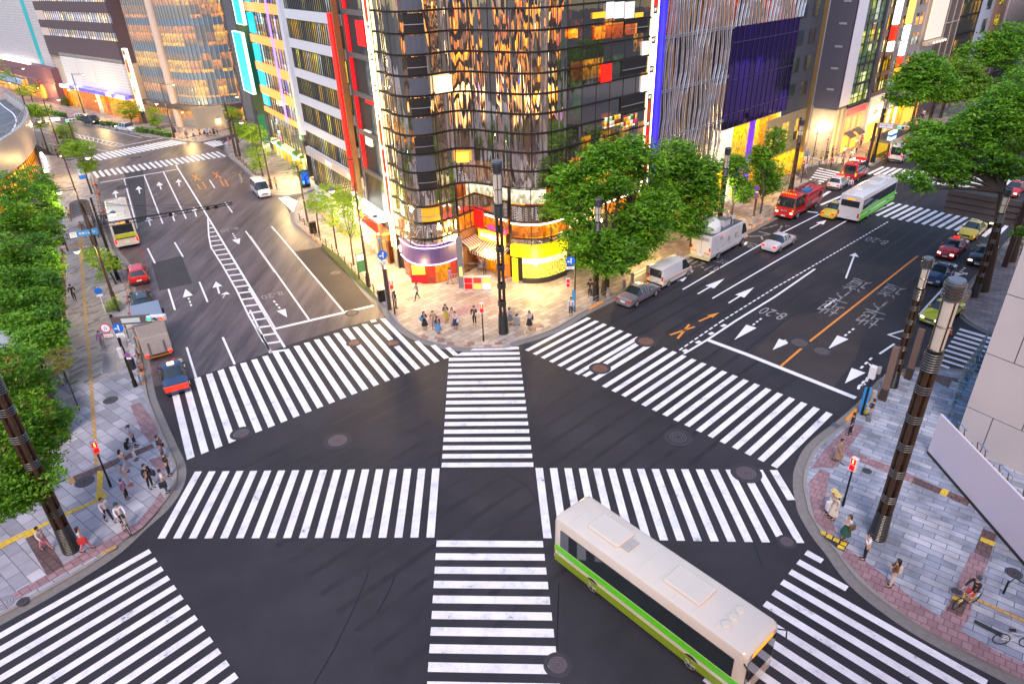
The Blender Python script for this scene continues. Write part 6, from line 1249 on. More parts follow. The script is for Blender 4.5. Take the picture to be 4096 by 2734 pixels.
zg='zelkova trees along the right road'
# big tree pair in front of the tube building
tb=G('B3',890,1090,z=PV)
tree('largest zelkova, thick trunk, on the north corner in front of the flat glass',tb,[B_('B3',620,330,57.5,2.6,2.4,1.9),B_('B3',900,120,58,2.7,2.5,1.9),B_('A3',1060,1290,59,2.1,2.2,1.5),B_('B3',1180,430,58,2.6,2.4,2.),B_('B3',760,640,56,2.4,2.2,1.6),B_('B3',1080,700,56,2.6,2.2,1.5),B_('B3',560,100,58.5,1.6,1.8,1.2),B_('B3',950,850,55.,1.9,1.6,.9),B_('B3',1300,560,57,1.7,1.8,1.5),B_('B3',720,800,55.6,1.4,1.3,.8),B_('A3',850,1330,59,1.7,1.8,1.2),B_('B3',1330,300,59,2.,2.,1.6),B_('A3',1250,1400,60,1.8,1.8,1.3)],M_lf,38000,.19,.34,3,zg)
tb=G('B3',1630,690,z=PV)
tree('second zelkova between the largest one and the satellite truck',tb,[B_('A3',1480,1330,64.5,2.3,2.3,1.6),B_('B3',1560,120,65,2.5,2.4,2.),B_('B3',1700,300,65,2.1,2.2,2.2),B_('B3',1480,420,63.5,2.,2.,1.8),B_('A3',1720,1430,66,1.8,1.8,1.2),B_('B3',1640,520,64,1.6,1.6,1.2),B_('B3',1380,200,64,2.,2.,1.8),B_('B3',1750,130,66,1.5,1.6,1.4)],M_lf,24000,.19,.25,4,zg)
yg='slender young trees by the amber shop windows'
for i,(c,x,y,bl) in enumerate((('B3',1950,520,[('B3',2010,60,74.5,1.3,1.3,1.9),('B3',2060,220,74.3,1.2,1.2,1.5),('A3',1960,1400,75,1.1,1.1,1.2)]),('B3',2210,410,[('B3',2230,30,80.,1.2,1.2,2.),('A3',2200,1330,80.5,1.3,1.3,1.5),('B3',2290,150,79.5,.9,.9,1.3)]),('B4',100,400,[('B4',180,120,80.5,1.6,1.6,2.4),('A4',230,1200,81.5,1.5,1.5,1.8),('B4',60,180,80,1.2,1.2,1.6)]))):
    tree('slender young tree with a green crown, %s'%('first past the tall lamp pole','between the no parking signs and the amber shops','beside the fire engine')[i],G(c,x,y,z=PV),[B_(*q) for q in bl],M_lf,6500,.17,.11,10+i,yg,name='young_tree')
for i,(c,x,y,bl,n) in enumerate((
 ('A4',1350,1160,[('A4',1440,640,98,3.2,3,2.6),('A4',1330,780,97,2.8,2.6,2.2),('A4',1600,720,99,3.,2.8,2.4),('A4',1500,560,99,2.5,2.4,1.8)],14000),
 ('A4',1620,1000,[('A4',1780,640,106,3.3,3,2.4),('A4',1900,740,105,2.8,2.6,2.),('A4',1750,780,104,2.8,2.6,1.8)],12000),
 ('A4',2160,830,[('A4',2100,420,122,4.5,4,3.2),('A4',2250,330,123,4,4,3),('A4',1930,470,121,3.4,3.2,2.4),('A4',2290,520,121,3.6,3.4,2.4)],14000))):
    tree('zelkova %s'%('rising over the ambulance beyond the far crosswalk','with the yellow green crown right of the ambulance','highest in the top right corner')[i],G(c,x,y,z=PV),[B_(*q) for q in bl],(M_lf,M_lfy,M_lfd)[0] if i!=1 else leafmat('yellowish_leaves',(.05,.14,.008),(.13,.27,.012),(.24,.4,.03)),n,.24,.25,20+i,zg)  # the middle crown has a yellower leaf colour
# huge tree at the right whose crown hides the far street
tb=G('B4',1985,1065,z=PV)
Yt=tb[1]+.8
tree('huge spreading zelkova at the right with its trunk by the black limousine',tb,[B_('A4',1500,1250,Yt+3.5,2.0,2,1.3),B_('A4',1800,1150,Yt+4.5,2.4,2.4,1.6),B_('A4',2050,1000,Yt+5,2.6,2.6,1.8),B_('A4',2250,850,Yt+6,2.4,2.4,1.8),B_('A4',2260,1150,Yt+3.5,2.5,2.4,1.7),B_('A4',1650,1400,Yt+2,2.,1.9,1.1),B_('B4',1400,110,Yt+.6,1.3,1.2,.6),B_('B4',1700,90,Yt+1,1.6,1.5,.8),B_('A4',2000,1350,Yt+2,2.2,2.1,1.3),B_('A4',1480,1080-0,Yt+6,1.3,1.3,.8),B_('B4',2250,30,Yt+1,1.6,1.5,.9),B_('B4',1480,200,Yt-.2,.7,.7,.35)],M_lf,34000,.17,.36,33,zg)
tree('zelkova trunk leaning behind the huge one at the right frame edge',G('B4',2225,815,z=PV),[B_('A4',2330,1000,G('B4',2225,815)[1]+3,2.5,2.5,2.),B_('A4',2380,750,G('B4',2225,815)[1]+4,2.6,2.6,2.),B_('B4',2330,560,52,.5,.5,.5)],M_lf,9000,.18,.3,34,zg)
tree('small shrub between the tree trunks by the red disc sign',G('B4',2300,760,z=PV),[B_('B4',2270,600,G('B4',2300,760)[1],.7,.7,.6),B_('B4',2260,690,G('B4',2300,760)[1],.6,.6,.4)],M_lf,1200,.1,.05,35,name='shrub',cat='shrub')
# willows on the left side of the left road
wg='light green street willows on the left'
for i,(base,bl,n,lab) in enumerate((
 (('B1',985,1010),[('B1',850,790,1.4,1.3,.9),('B1',930,850,1.1,1.1,.8),('B1',770,740,.8,.8,.6),('B1',850,950,.5,.5,.4)],5200,'bright willow above the bent trunk beside the red hatchback'),
 (('B1',1010,1240),[('B1',960,1170,.7,.7,.5),('B1',940,1240,.9,.8,.6),('B1',1000,1260,.6,.6,.4)],1800,'sparse willow branches beside the black car'),
 (('B1',780,245),[('A1',680,1280,2.4,2.2,1.4),('A1',620,1250,1.7,1.6,1.2),('A1',740,1400,1.5,1.4,1.2),('B1',740,10,.9,.9,.8)],6500,'rounded willow with the blue parking sign at its foot'),
 (('A1',580,1200),[('A1',550,1100,2.,1.9,1.3),('A1',500,1140,1.4,1.4,.9),('A1',590,1190,1.4,1.4,.7)],4200,'willow standing by the far signal at the left'),
 (('A1',410,1290),[('A1',320,940,2.3,2.2,1.3),('A1',270,920,1.4,1.3,.9),('A1',370,960,1.3,1.2,.8),('A1',350,1050,1.3,1.2,.7)],4800,'tall thin willow with layered crown near the round building'),
 (('A1',-20,1100),[('A1',0,650,2.5,2.4,2.),('A1',-30,600,2.4,2.4,2.)],2500,'willow crown cut by the left frame edge'),
 (('A1',280,870),[('A1',260,760,2.4,2.3,1.3)],2200,'small willow before the white store arcade'),
 (('A1',205,860),[('A1',190,770,1.7,1.7,1.5)],1600,'thin willow in front of the barrel canopy'),
 (('A1',1120,1060),[('A1',1070,910,2.3,2.2,1.4),('A1',1100,970,1.8,1.7,1.),('A1',1160,930,1.2,1.2,.8)],4000,'green willow in front of the white billboard wall'),
 (('A1',1340,1090),[('A1',1310,980,1.6,1.5,1.8),('A1',1320,1040,1.3,1.3,.8)],2600,'small willow at the foot of the tall sign strip'),
 (('A1',575,900),[('A1',560,870,1.,1.,1.3)],1200,'dark conifer beside the arch entrance'),
 (('A1',1960,1120),[('A1',1930,960,2.2,2.1,1.4),('A1',1980,980,1.8,1.8,1.2)],4000,'green tree under the curved glass building canopy'),
 (('B2',590,595),[('B2',560,300,1.3,1.3,1.),('B2',570,360,1.3,1.2,.8)],3200,'first willow on the north pavement beside the dark cabinet'),
 (('B2',735,710),[('B2',680,230,1.5,1.4,1.1),('B2',690,330,1.3,1.2,1.1),('B2',690,460,.9,.9,1.)],4800,'second willow on the north pavement under the round lamp'),
 (('B2',880,845),[('B2',820,330,1.7,1.6,1.3),('B2',870,360,1.3,1.3,1.4),('B2',820,500,1.3,1.2,1.1),('B2',890,560,.8,.8,.9),('B2',780,280,1.1,1.1,.8)],6800,'third willow on the north pavement nearest the crossing'),
 (('A2',110,1490),[('A2',30,1130,1.8,1.8,1.5),('A2',70,1290,1.8,1.8,1.4),('A2',60,1400,1.3,1.3,1.)],5200,'yellow green willow beneath the green banner'),
 (('A1',2015,1270),[('A1',2080,1110,1.9,1.9,1.4),('A1',2130,1140,1.7,1.7,1.3),('A1',2010,1080,1.3,1.3,1.)],4500,'willow at the corner of the second far crosswalk'))):
    g=G(*base,z=PV); Y=g[1]; bb=[B_(q[0],q[1],q[2],Y+random.uniform(-.3,.5),*q[3:]) for q in bl]
    tree(lab,g,bb,M_lfy if 'conifer' not in lab else M_lfd,int(n*.8),.10 if Y<75 else .15,.09 if Y<90 else .12,50+i,wg,name='street_willow' if 'conifer' not in lab else 'conifer')
tree('bare young tree in front of the poster shop',G('B2',490,480,z=PV),[B_('B2',380,40,71.3,1.1,1.1,.9),B_('A2',400,1440,71.5,1.2,1.2,.9)],M_lfd,500,.09,.1,90,name='street_tree')
# shrub mass of the small park at the left: individual tall shrubs
pg='dense green shrubs filling the park bed on the left'
SH=[('B1',110,180,2.3,2.3,1.8,67,''),('B1',330,120,2.2,2.2,1.8,76,''),('B1',330,300,2.2,2.2,1.6,70,''),('B1',400,200,1.7,1.7,1.2,74,''),('B1',60,400,2.,2.,1.6,62,''),('B1',240,430,2.1,2.1,1.5,64,''),('B1',400,520,1.9,1.9,1.5,63,''),('B1',70,720,1.7,1.7,1.4,54,''),('B1',300,680,2.0,2.,1.4,59,''),('B1',400,800,1.7,1.7,1.3,55.5,''),('B1',330,960,1.8,1.8,1.3,52,''),('B1',430,1000,1.2,1.2,1.,51,''),('B1',80,980,2.,2.,1.5,50,''),('B1',80,1200,2.,2.,1.6,47,''),('B1',330,1180,1.7,1.7,1.3,48.5,''),('B1',400,1130,1.3,1.3,1.,49,''),('B1',250,1350,1.7,1.7,1.3,45,''),('B1',420,1280,1.3,1.3,1.,46.5,''),('B1',300,1490,1.6,1.6,1.1,42.5,''),('B1',440,1420,1.1,1.1,.9,43.8,''),('B1',150,850,1.4,1.4,1.,54,''),('B1',480,370,1.,1.,.8,72,'')]
for i,(c,x,y,rx,ry,rz,Y,_) in enumerate(SH):
    x-=35; rx*=.8; ry*=.8; rz*=.85; p=AT(c,x,y,Y); k=min(1,max(.2,(p[2])/4)); zc=p[2]
    nm=('leafy shrub %s in the park bed'%('topmost at the left edge by the round building','below the round building windows','in the upper middle','at the upper right by the pavement','pale green at the left edge','lit yellow by the shop','at the pavement edge beside the brick planter','rounded alone at the left edge','in the middle left','at the pavement edge level with the road patch','in the middle below the road patch level','hugging the pavement edge by the red car','dark at the left edge, middle height','dark at the left edge, lower','in the lower middle','at the pavement edge by the black car','lower left of the traffic signs','at the pavement edge by the round signs','lowest above the glass roofed kiosk','lowest at the pavement edge','yellowish inner','small beside the bus shelter')[i])
    gx,gy=p[0],p[1]; t=tree(nm,(gx,gy),[(p[0],p[1],max(zc,1.2),rx,ry,rz),(p[0]+.5,p[1]-.4,max(zc-rz*.8,.9),rx*.8,ry*.8,rz*.7)],(M_lf,M_lf,M_lfd)[i%3] if i!=5 else M_lfy,3400,.15,.07,100+i,pg,name='shrub',cat='shrub')  # shop-lit shrub: the yellow light is put into its leaf colour
poly2('planting_bed',gp(T('B1',(470,420),(500,700),(495,1200),(560,1568),(-900,1568),(-900,300),(200,300)),z=PV),PV+.02,mat('bed_soil',(.03,.045,.012),.95,ns=3.,nv=.5))
gb=[AT('C1',480,250,41)]
tree('low yellow leaved shrub strip beside the pavement below the brick kiosk corner',(AT('C1',500,250,40)[0],40),[B_('C1',500,200,40.4,.9,.8,.4),B_('C1',510,290,38.9,.9,.8,.4)],leafmat('brown_green',(.08,.07,.01),(.2,.2,.02),(.3,.28,.05)),2500,.07,.04,140,name='shrub',cat='shrub')
# dark cherry tree at the lower left
tb=G('D1',120,60,z=PV); Y=27.5
tree('dark cherry tree over the parked bicycles at the lower left corner',(-30.5,29.5),[B_('C1',60,300,30.5,1.6,1.6,1.),B_('C1',220,480,31,1.5,1.5,1.),B_('C1',330,760,30,1.5,1.5,1.),B_('C1',120,700,29,1.7,1.7,1.2),B_('C1',430,900,29,1.,1.,.6),B_('C1',300,1080,28,1.3,1.3,.9),B_('C1',80,1000,27.5,1.6,1.6,1.2),B_('C1',200,1350,26.5,1.3,1.3,.9),B_('C1',30,1350,26,1.4,1.4,1.),B_('C1',420,1250,26.8,.7,.7,.4),B_('D1',60,40,25.8,1.2,1.2,.6),B_('C1',520,740,30.2,.7,.6,.3)],M_lf,30000,.11,.2,150,name='cherry_tree')
# clipped hedges along the far pavement
hg='clipped hedges along the far left kerb'
def hedge(a,b,w,h,label):
    A_=G(*a,z=PV);B2_=G(*b,z=PV); L_=math.hypot(B2_[0]-A_[0],B2_[1]-A_[1]); n=max(2,int(L_/1.)); t=thing('hedge',label,'hedge',(A_[0],A_[1],PV),group=hg)
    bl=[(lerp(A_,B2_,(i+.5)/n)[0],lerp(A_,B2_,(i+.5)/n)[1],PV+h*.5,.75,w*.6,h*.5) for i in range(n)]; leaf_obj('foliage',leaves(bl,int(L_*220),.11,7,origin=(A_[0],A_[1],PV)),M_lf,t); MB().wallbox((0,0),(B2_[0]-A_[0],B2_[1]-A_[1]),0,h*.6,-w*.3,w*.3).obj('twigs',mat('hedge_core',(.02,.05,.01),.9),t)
for a,b,l in ((('A1',205,925),('A1',330,960),'hedge nearest the barrel canopy'),(('A1',450,975),('A1',560,995),'hedge by the walking man on the far pavement'),(('A1',665,1015),('A1',710,1025),'short hedge left of the black minivan'),(('A1',860,1060),('A1',950,1065),'hedge right of the black minivan'),(('A1',965,1075),('A1',1040,1085),'hedge behind the white limousine'),(('A1',1170,1115),('A1',1255,1130),'hedge right of the white limousine'),(('A1',1285,1130),('A1',1450,1165),'long hedge at the curved glass building corner')): hedge(a,b,1.1,1.2,l)
# ================= street furniture =================
def bt(c,x,y,h):   # foot of an upright whose top shows at a point and has height h
    d=ray(*px(c,x,y)); D=(h-HC)*math.hypot(d[0],d[1])/d[2]; a=math.atan2(d[0],d[1]); return (D*math.sin(a),D*math.cos(a))
M_post=mat('brown_post',(.085,.06,.055),.4,.5); M_pk=mat('black_post',(.015,.014,.014),.35,.3); M_ring=mat('polished_ring',(.22,.19,.16),.25,.9); M_ring2=mat('foot_ring_steel',(.13,.12,.11),.3,.8); M_rust=mat('rusted_steel',(.06,.035,.022),.5,.4,ns=3.,nv=.5)
M_lampglass=mat('lamp_glass',(.34,.31,.29),.25,ns=1.2,nv=.2,em=.08,emc='ffe8c8'); M_globe=glow('lamp_globe','ffe2a0',3.2); M_cap=mat('lamp_cap',(.14,.15,.18),.4,.3)
M_blue=mat('sign_blue',(.01,.13,.55),.4,em=.12); M_redp=mat('sign_redp',(.6,.02,.02),.4,em=.1); M_signw=mat('sign_white',(.75,.75,.78),.4,em=.1); M_grey=mat('furniture_grey',(.35,.36,.38),.4,.3)
def point(t,z,e,c=(1,.7,.3),x=0,y=0,r=.25):
    l=bpy.data.lights.new('lamp_light','POINT'); l.energy=e; l.color=c; l.shadow_soft_size=r; o=bpy.data.objects.new('lamp_light',l); COL.objects.link(o); o.parent=t; o.location=(x,y,z); return o
def bundle(label,base,H,k=1.,zf=.70):
    """clustered steel lamp column: ribbed foot, four pipes tied by ring collars, tall glass lantern"""
    t=thing('lamp_column',label,'lamp column',(base[0],base[1],PV),group='clustered steel lamp columns'); f=1.75*k; R=.44*k; hb=H*zf
    MB().lathe([(R*.98,-.05),(R*.8,f)],20).obj('foot',M_pk,t,smooth=True)
    for i in range(17): 
        z=.1+i*(f-.15)/16; r=R*.98-(R*.18)*z/f; MB().lathe([(r+.005,z-.012*k),(r+.02*k,z),(r+.005,z+.012*k)],20,cap=False).obj('foot_ring',M_ring2,t) if i<17 else 0
    for i in range(4):
        a=math.pi/4+i*math.pi/2; r=R*.55; b=MB().tube([(r*math.cos(a),r*math.sin(a),f-.1),(r*math.cos(a)*.92,r*math.sin(a)*.92,hb)],.12*k,8); b.obj('pipe',M_rust,t,smooth=True)
    n=5
    for i in range(n):
        z0=f+.75*k+i*(hb-f-.9*k)/(n-.35)
        for j in range(4): MB().lathe([(R*.72,z0+j*.12*k-.03),(R*.82,z0+j*.12*k),(R*.72,z0+j*.12*k+.03)],18,cap=False).obj('collar_ring',M_ring,t)
        MB().lathe([(R*.66,z0-.04),(R*.66,z0+.4*k)],14,cap=False).obj('collar',M_pk,t)
    for j in range(8): MB().lathe([(R*.80,hb+j*.12*k-.03),(R*.88,hb+j*.12*k),(R*.80,hb+j*.12*k+.03)],18,cap=False).obj('collar_ring',M_ring,t)
    MB().lathe([(R*.78,hb-.05),(R*.78,hb+1.0*k)],16).obj('lamp_neck',M_pk,t)
    top=H-.95*k; MB().lathe([(R*.66,hb+1.*k),(R*.74,top)],16).obj('lantern',M_lampglass,t,smooth=True)
    for i in range(4): a=i*math.pi/2; MB().tube([(R*.68*math.cos(a),R*.68*math.sin(a),hb+1.*k),(R*.77*math.cos(a),R*.77*math.sin(a),top)],.035*k,5).obj('lantern_bar',M_rust,t)
    for z in (hb+1.05*k,(hb+1*k+top)/2,top): MB().lathe([(R*.7,z-.04),(R*.8,z),(R*.7,z+.04)],18,cap=False).obj('lantern_ring',M_ring,t)
    for j in range(5): MB().lathe([(R*.86,top+.12+j*.15*k),(R*1.02,top+.16+j*.15*k),(R*.86,top+.2+j*.15*k)],20,cap=False).obj('cap_ring',M_ring,t)
    MB().lathe([(R*.84,top),(R*.88,H-.08),(R*.8,H)],8).obj('cap',mat('cap_grey',(.12,.14,.17),.3,.4),t)
    return t
bundle('tall lamp column with ribbed foot on the east pavement, largest in view',G('D4',1085,320,z=PV),14.5)
bundle('tall lamp column standing before the glass building on the north corner',G('B2',2148,1420,z=PV),14.1)
bundle('tall leaning looking lamp column at the lower left by the dark cherry tree',G('D1',610,430,z=PV),14.2)
for b_,h_,l_ in ((G('C4',1215,475,z=PV),9.6,'lamp column at the side street corner behind the two brown pillars'),(G('B4',1905,1112,z=PV),9.6,'lamp column beside the black limousine and the huge tree trunk'),(G('B4',350,225,z=PV),8.9,'lamp column behind the fire engine'),(G('A4',1045,1375,z=PV),9.4,'lamp column by the subway entrance across the side street'),(bt('A3',1935,1260,9.5),9.5,'lamp column rising behind the satellite truck'),(G('B3',808,1140,z=PV),9.3,'lamp column foot hidden in the largest tree crown behind the silver sedan'),(G('A4',1510,1100,z=PV),9.3,'lamp column behind the zelkova past the subway entrance')):
    bundle(l_,b_,h_,.78)
def round_lamp(label,base,h,az,azl=None,low=.66,lit=True,e=0.):
    """brown post, long upper arm over the road, short lower arm over the pavement, globe lamps"""
    rz=math.pi/2-math.radians(az); t=thing('street_lamp',label,'street lamp',(base[0],base[1],PV),rz,'brown street lamps with round globes')
    MB().lathe([(.2,-.05),(.19,1.3),(.13,1.5),(.12,h*.5),(.085,h*.52),(.07,h),(.03,h+.08)],12).obj('post',M_post,t,smooth=True)
    for z in (1.4,h*.5,h*.66): MB().lathe([(.16,z),(.16,z+.08)],12).obj('post_band',M_post,t)
    for s,z,L_,nm in ((1,h-.3,2.1,'upper'),(-1,h*low,1.5,'lower')):
        a=MB().tube([(0,0,z),(s*L_,0,z)],.035,6); a.obj('arm',M_post,t); a=MB().tube([(0,0,z+.28),(s*L_*.75,0,z+.26)],.025,6); a.obj('arm_brace',M_post,t)
        for k in range(5): MB().tube([(s*L_*(.1+k*.14),0,z),(s*L_*(.17+k*.14),0,z+.26)],.016,4).obj('arm_strut',M_post,t)
        MB().lathe([(.08,.2),(.24,.12),(.27,-.02)],14,(s*L_,0,z)).obj('lamp_cap',M_cap,t,smooth=True); MB().ball((s*L_,0,z-.03),.255,14,8,.85).obj('lamp_globe',M_globe,t,smooth=True)
    if e: point(t,h*low-.5,e,x=-1.5); 
    return t
rA=AS+90
round_lamp('lamp post with globes on the north pavement beside the third willow',G('B2',1010,1030,z=PV),10.,rA-180,e=1700)
round_lamp('lamp post leaning over the black car beside the blue round sign',G('B1',985,1190,z=PV),8.7,rA,e=350)
for (c,x,y,h),l,s,e in ((('A1',545,1345,10),'lamp post by the bus shelter with the cream coach behind',0,350),(('A1',365,845,9.6),'lamp post by the tall thin willow near the round building',0,300),(('A1',608,630,8.9),'lamp post in front of the white billboard wall',0,300),(('A1',1360,715,9.5),'lamp post in front of the curved glass building',0,300),(('A1',1890,820,9.5),'lamp post carrying the back of a large sign board',0,300),(('A1',2180,1005,9.6),'lamp post beside the white passenger van and the green banner',180,1500),(('A1',100,580,9),'lamp post before the barrel canopy at the far left',0,300)):
    round_lamp(l,bt(c,x,y,h),h,rA+s,e=e)
# signals
def signal_heads(t,x,y,z,ax=1.,on=0,s=1.,dirx=1):
    MB().box(x-.62*s,y-.12,z-.2*s,x+.62*s,y+.12,z+.2*s,bev=.05).obj('signal_housing',mat('signal_white',(.62,.64,.68),.4),t)
    for i,(c,cc) in enumerate((('20e0a0',(.0,.2,.12)),('e0b020',(.12,.1,.03)),('ff5020',(.25,.02,.01)))):
        lens=MB().lathe([(.15*s,0),(.15*s,.04),(.08*s,.08)],16); o=lens.obj('signal_lens',glow('lens_'+c,c,1.6) if i in on else mat('lens_off',(.1,.11,.12),.2),t,loc=(x+(i-1)*.4*s,y-.13,z)); o.rotation_euler=(math.pi/2,0,0)
        v=MB().rings([[(.17*s*math.cos(a),.17*s*math.sin(a),zz) for a in [math.pi*k/8 for k in range(-1,10)]] for zz in (0,.26*s)],False,False); o=v.obj('visor',mat('signal_white',(.62,.64,.68),.4),t,loc=(x+(i-1)*.4*s,y-.1,z)); o.rotation_euler=(math.pi/2,0,0)
def disc_sign(t,x,y,z,r,face,rim=None,txt=None,arrow_=None,slash=False,name='round_sign'):
    o=MB().lathe([(r,0),(r,.025)],24).obj(name,rim or face,t,loc=(x,y,z)); o.rotation_euler=(math.pi/2,0,0)
    if rim: q=MB().lathe([(r*.78,0),(r*.78,.01)],24).obj('sign_face',face,t,loc=(x,y-.027,z)); q.rotation_euler=(math.pi/2,0,0)
    if arrow_=='upleft':
        a=MB().box(x+.02*r,y-.05,z-.6*r,x+.22*r,y-.04,z+.35*r); a.add([(x-.12*r,y-.045,z+.3*r),(x+.36*r,y-.045,z+.3*r),(x+.12*r,y-.045,z+.72*r)],[(0,1,2)]); a.box(x-.4*r,y-.05,z-.22*r,x+.1*r,y-.041,z-.04*r); a.add([(x-.36*r,y-.046,z+.12*r),(x-.36*r,y-.046,z-.38*r),(x-.76*r,y-.046,z-.13*r)],[(0,1,2)]); a.obj('arrow',M_signw,t)
    if slash: b=MB().box(-.7*r,-.01,-.07*r,.7*r,0,.07*r).obj('slash',M_redp,t,loc=(x,y-.045,z)); b.rotation_euler=(0,.785,0)
    if arrow_=='uturn': a=MB().tube([(x-.2*r,y-.05,z-.45*r),(x-.2*r,y-.05,z+.15*r),(x,y-.05,z+.38*r),(x+.2*r,y-.05,z+.15*r),(x+.2*r,y-.05,z-.1*r)],.06*r,5); a.add([(x,y-.05,z-.05*r),(x+.4*r,y-.05,z-.05*r),(x+.2*r,y-.05,z-.4*r)],[(0,1,2)]); a.obj('arrow',M_blue,t)
def post(name,label,base,h,az,m=M_pk,r=.07,cat='signpost',group=None):
    """local -y faces back along az+180 (towards the crossing)"""
    t=thing(name,label,cat,(base[0],base[1],PV),-math.radians(az),group); MB().lathe([(r*1.3,-.05),(r*1.3,.5),(r,.55),(r*.85,h),(r*.4,h+.05)],12).obj('post',m,t,smooth=True); return t
def box_on(t,nm,m,x,y,z,w,h,d=.06,bev=0): return MB().box(x-w/2,y-d/2,z-h/2,x+w/2,y+d/2,z+h/2,bev=bev).obj(nm,m,t)
# west signal
base=G('C1',1150,475,z=PV); t=post('traffic_signal','black traffic signal post with long name board arm over the truck and two round signs',base,5.9,AS+25,M_pk,.12,'traffic signal')
MB().box(.0,-.16,5.15,2.6,.0,5.75,bev=.0).obj('name_board',mat('board_brown',(.13,.10,.09),.5),t); MB().box(.65,-.19,5.28,1.9,-.162,5.62).obj('name_plate',mat('plate_mint',(.55,.66,.66),.4),t); signal_heads(t,3.0,-.1,5.5,on=(0,2),s=1.05); MB().tube([(0,.05,5.35),(3.3,.05,5.4)],.05).obj('arm',M_pk,t)
disc_sign(t,-.55,-.16,5.0,.36,M_signw,M_redp,arrow_='uturn'); disc_sign(t,.28,-.16,4.95,.36,M_blue,arrow_='upleft'); MB().box(-.85,-.19,4.3,-.25,-.16,4.5).obj('sub_plate',M_signw,t); MB().box(-.0,-.19,4.2,.55,-.16,4.52).obj('sub_plate',M_signw,t); text_part('8-20',.2,M_pk,t,(.28,-.195,4.28),extr=.004)
MB().box(-.95,-.2,4.37,-.3,-.192,4.42).obj('red_bar',M_redp,t)
box_on(t,'pedestrian_signal',mat('signal_white',(.62,.64,.68),.4),-.1,-.22,3.0,.32,.8,.25,.04); disc_sign(t,.3,-.2,2.75,.2,M_blue,M_redp,slash=True); box_on(t,'sub_plate',M_signw,.3,-.2,2.48,.3,.14,.03); box_on(t,'control_box',M_grey,.3,0,3.6,.3,.5,.25)
# gantry
base=bt('B1',845,510,5.8); t=thing('sign_gantry','black steel truss gantry reaching over the coach and the taxi lanes','gantry',(base[0],base[1],PV),math.pi/2-math.radians(62)); hG=HT(base,'B1',755,290)
MB().lathe([(.17,-.05),(.13,6.),(.09,hG)],12).obj('post',M_pk,t,smooth=True); MB().tube([(-.9,.3,0),(-.75,.25,5.),(-.9,.3,hG-.4)],.1,8).obj('rear_post',M_pk,t)
L_=12.2
for y,z in ((0,5.85),(0,5.4),(.4,5.6)): MB().tube([(0,y,z),(L_,y*.3,5.75 if z>5.5 else 5.55)],.045,5).obj('truss_chord',M_pk,t)
tr=MB(); n=24
for k in range(n): x=L_*k/n; x2=L_*(k+1)/n; tr.tube([(x,0,5.4+.15*k/n) ,((x+x2)/2,.4*(1-.7*k/n),5.6),(x2,0,5.85-.1*k/n)],.022,4,False)
tr.obj('truss_lattice',M_pk,t)
for x in (2.2,6.1,9.6,10.4): MB().box(x,-.15,5.42,x+.35,.2,5.8,bev=.04).obj('sensor',M_pk,t)
MB().box(-2.7,-.1,4.9,-.3,-.05,5.5).obj('blue_sign',mat('airport_blue',(.02,.2,.5),.4,em=.1),t); MB().box(-2.65,-.13,4.95,-2.1,-.101,5.45).obj('plane_plate',M_signw,t); text_part('✈',.4,M_pk,t,(-2.38,-.135,5.2),extr=.004,name='plane_symbol'); text_part('空港リムジン',.24,M_signw,t,(-1.2,-.11,5.2),extr=.004)
for k in range(3): MB().tube([(0,0,hG-.2-.3*k),(L_*(.45+.2*k),0,5.85)],.012,4).obj('stay_cable',M_pk,t)
# bus shelter
a=G('B1',655,425,z=PV+2.6);b=G('B1',785,435,z=PV+2.6);c_=G('B1',745,290,z=PV+2.6)
t=thing('bus_shelter','arched brown glass bus shelter roof beside the coach','bus shelter',(b[0],b[1],PV),-math.radians(AS)); Ls=7.2;ws=2.2
r=MB(); r.rings([[(-ws/2+ws/2*math.cos(q),y,2.45+.45*math.sin(q)) for q in [math.pi*k/8 for k in range(9)]] for y in (0,Ls)],False,False); r.obj('roof',mat('shelter_glass',(.17,.11,.09),.25,.2),t)
for k in range(9): MB().tube([(-ws/2+ws/2*math.cos(q),Ls*k/8,2.47+.46*math.sin(q)) for q in [math.pi*j/8 for j in range(9)]],.03,4).obj('roof_rib',M_post,t)
for y in (.3,Ls-.3): MB().lathe([(.06,0),(.06,2.5)],8,(-.1,y,0)).obj('shelter_post',M_post,t)
MB().box(-.2,.2,.5,-.12,Ls-.2,2.1).obj('rear_panel',mat('shelter_panel',(.12,.09,.09),.3),t); MB().box(-.9,1.5,.4,-.5,Ls-1.5,.5).obj('bench',M_post,t)
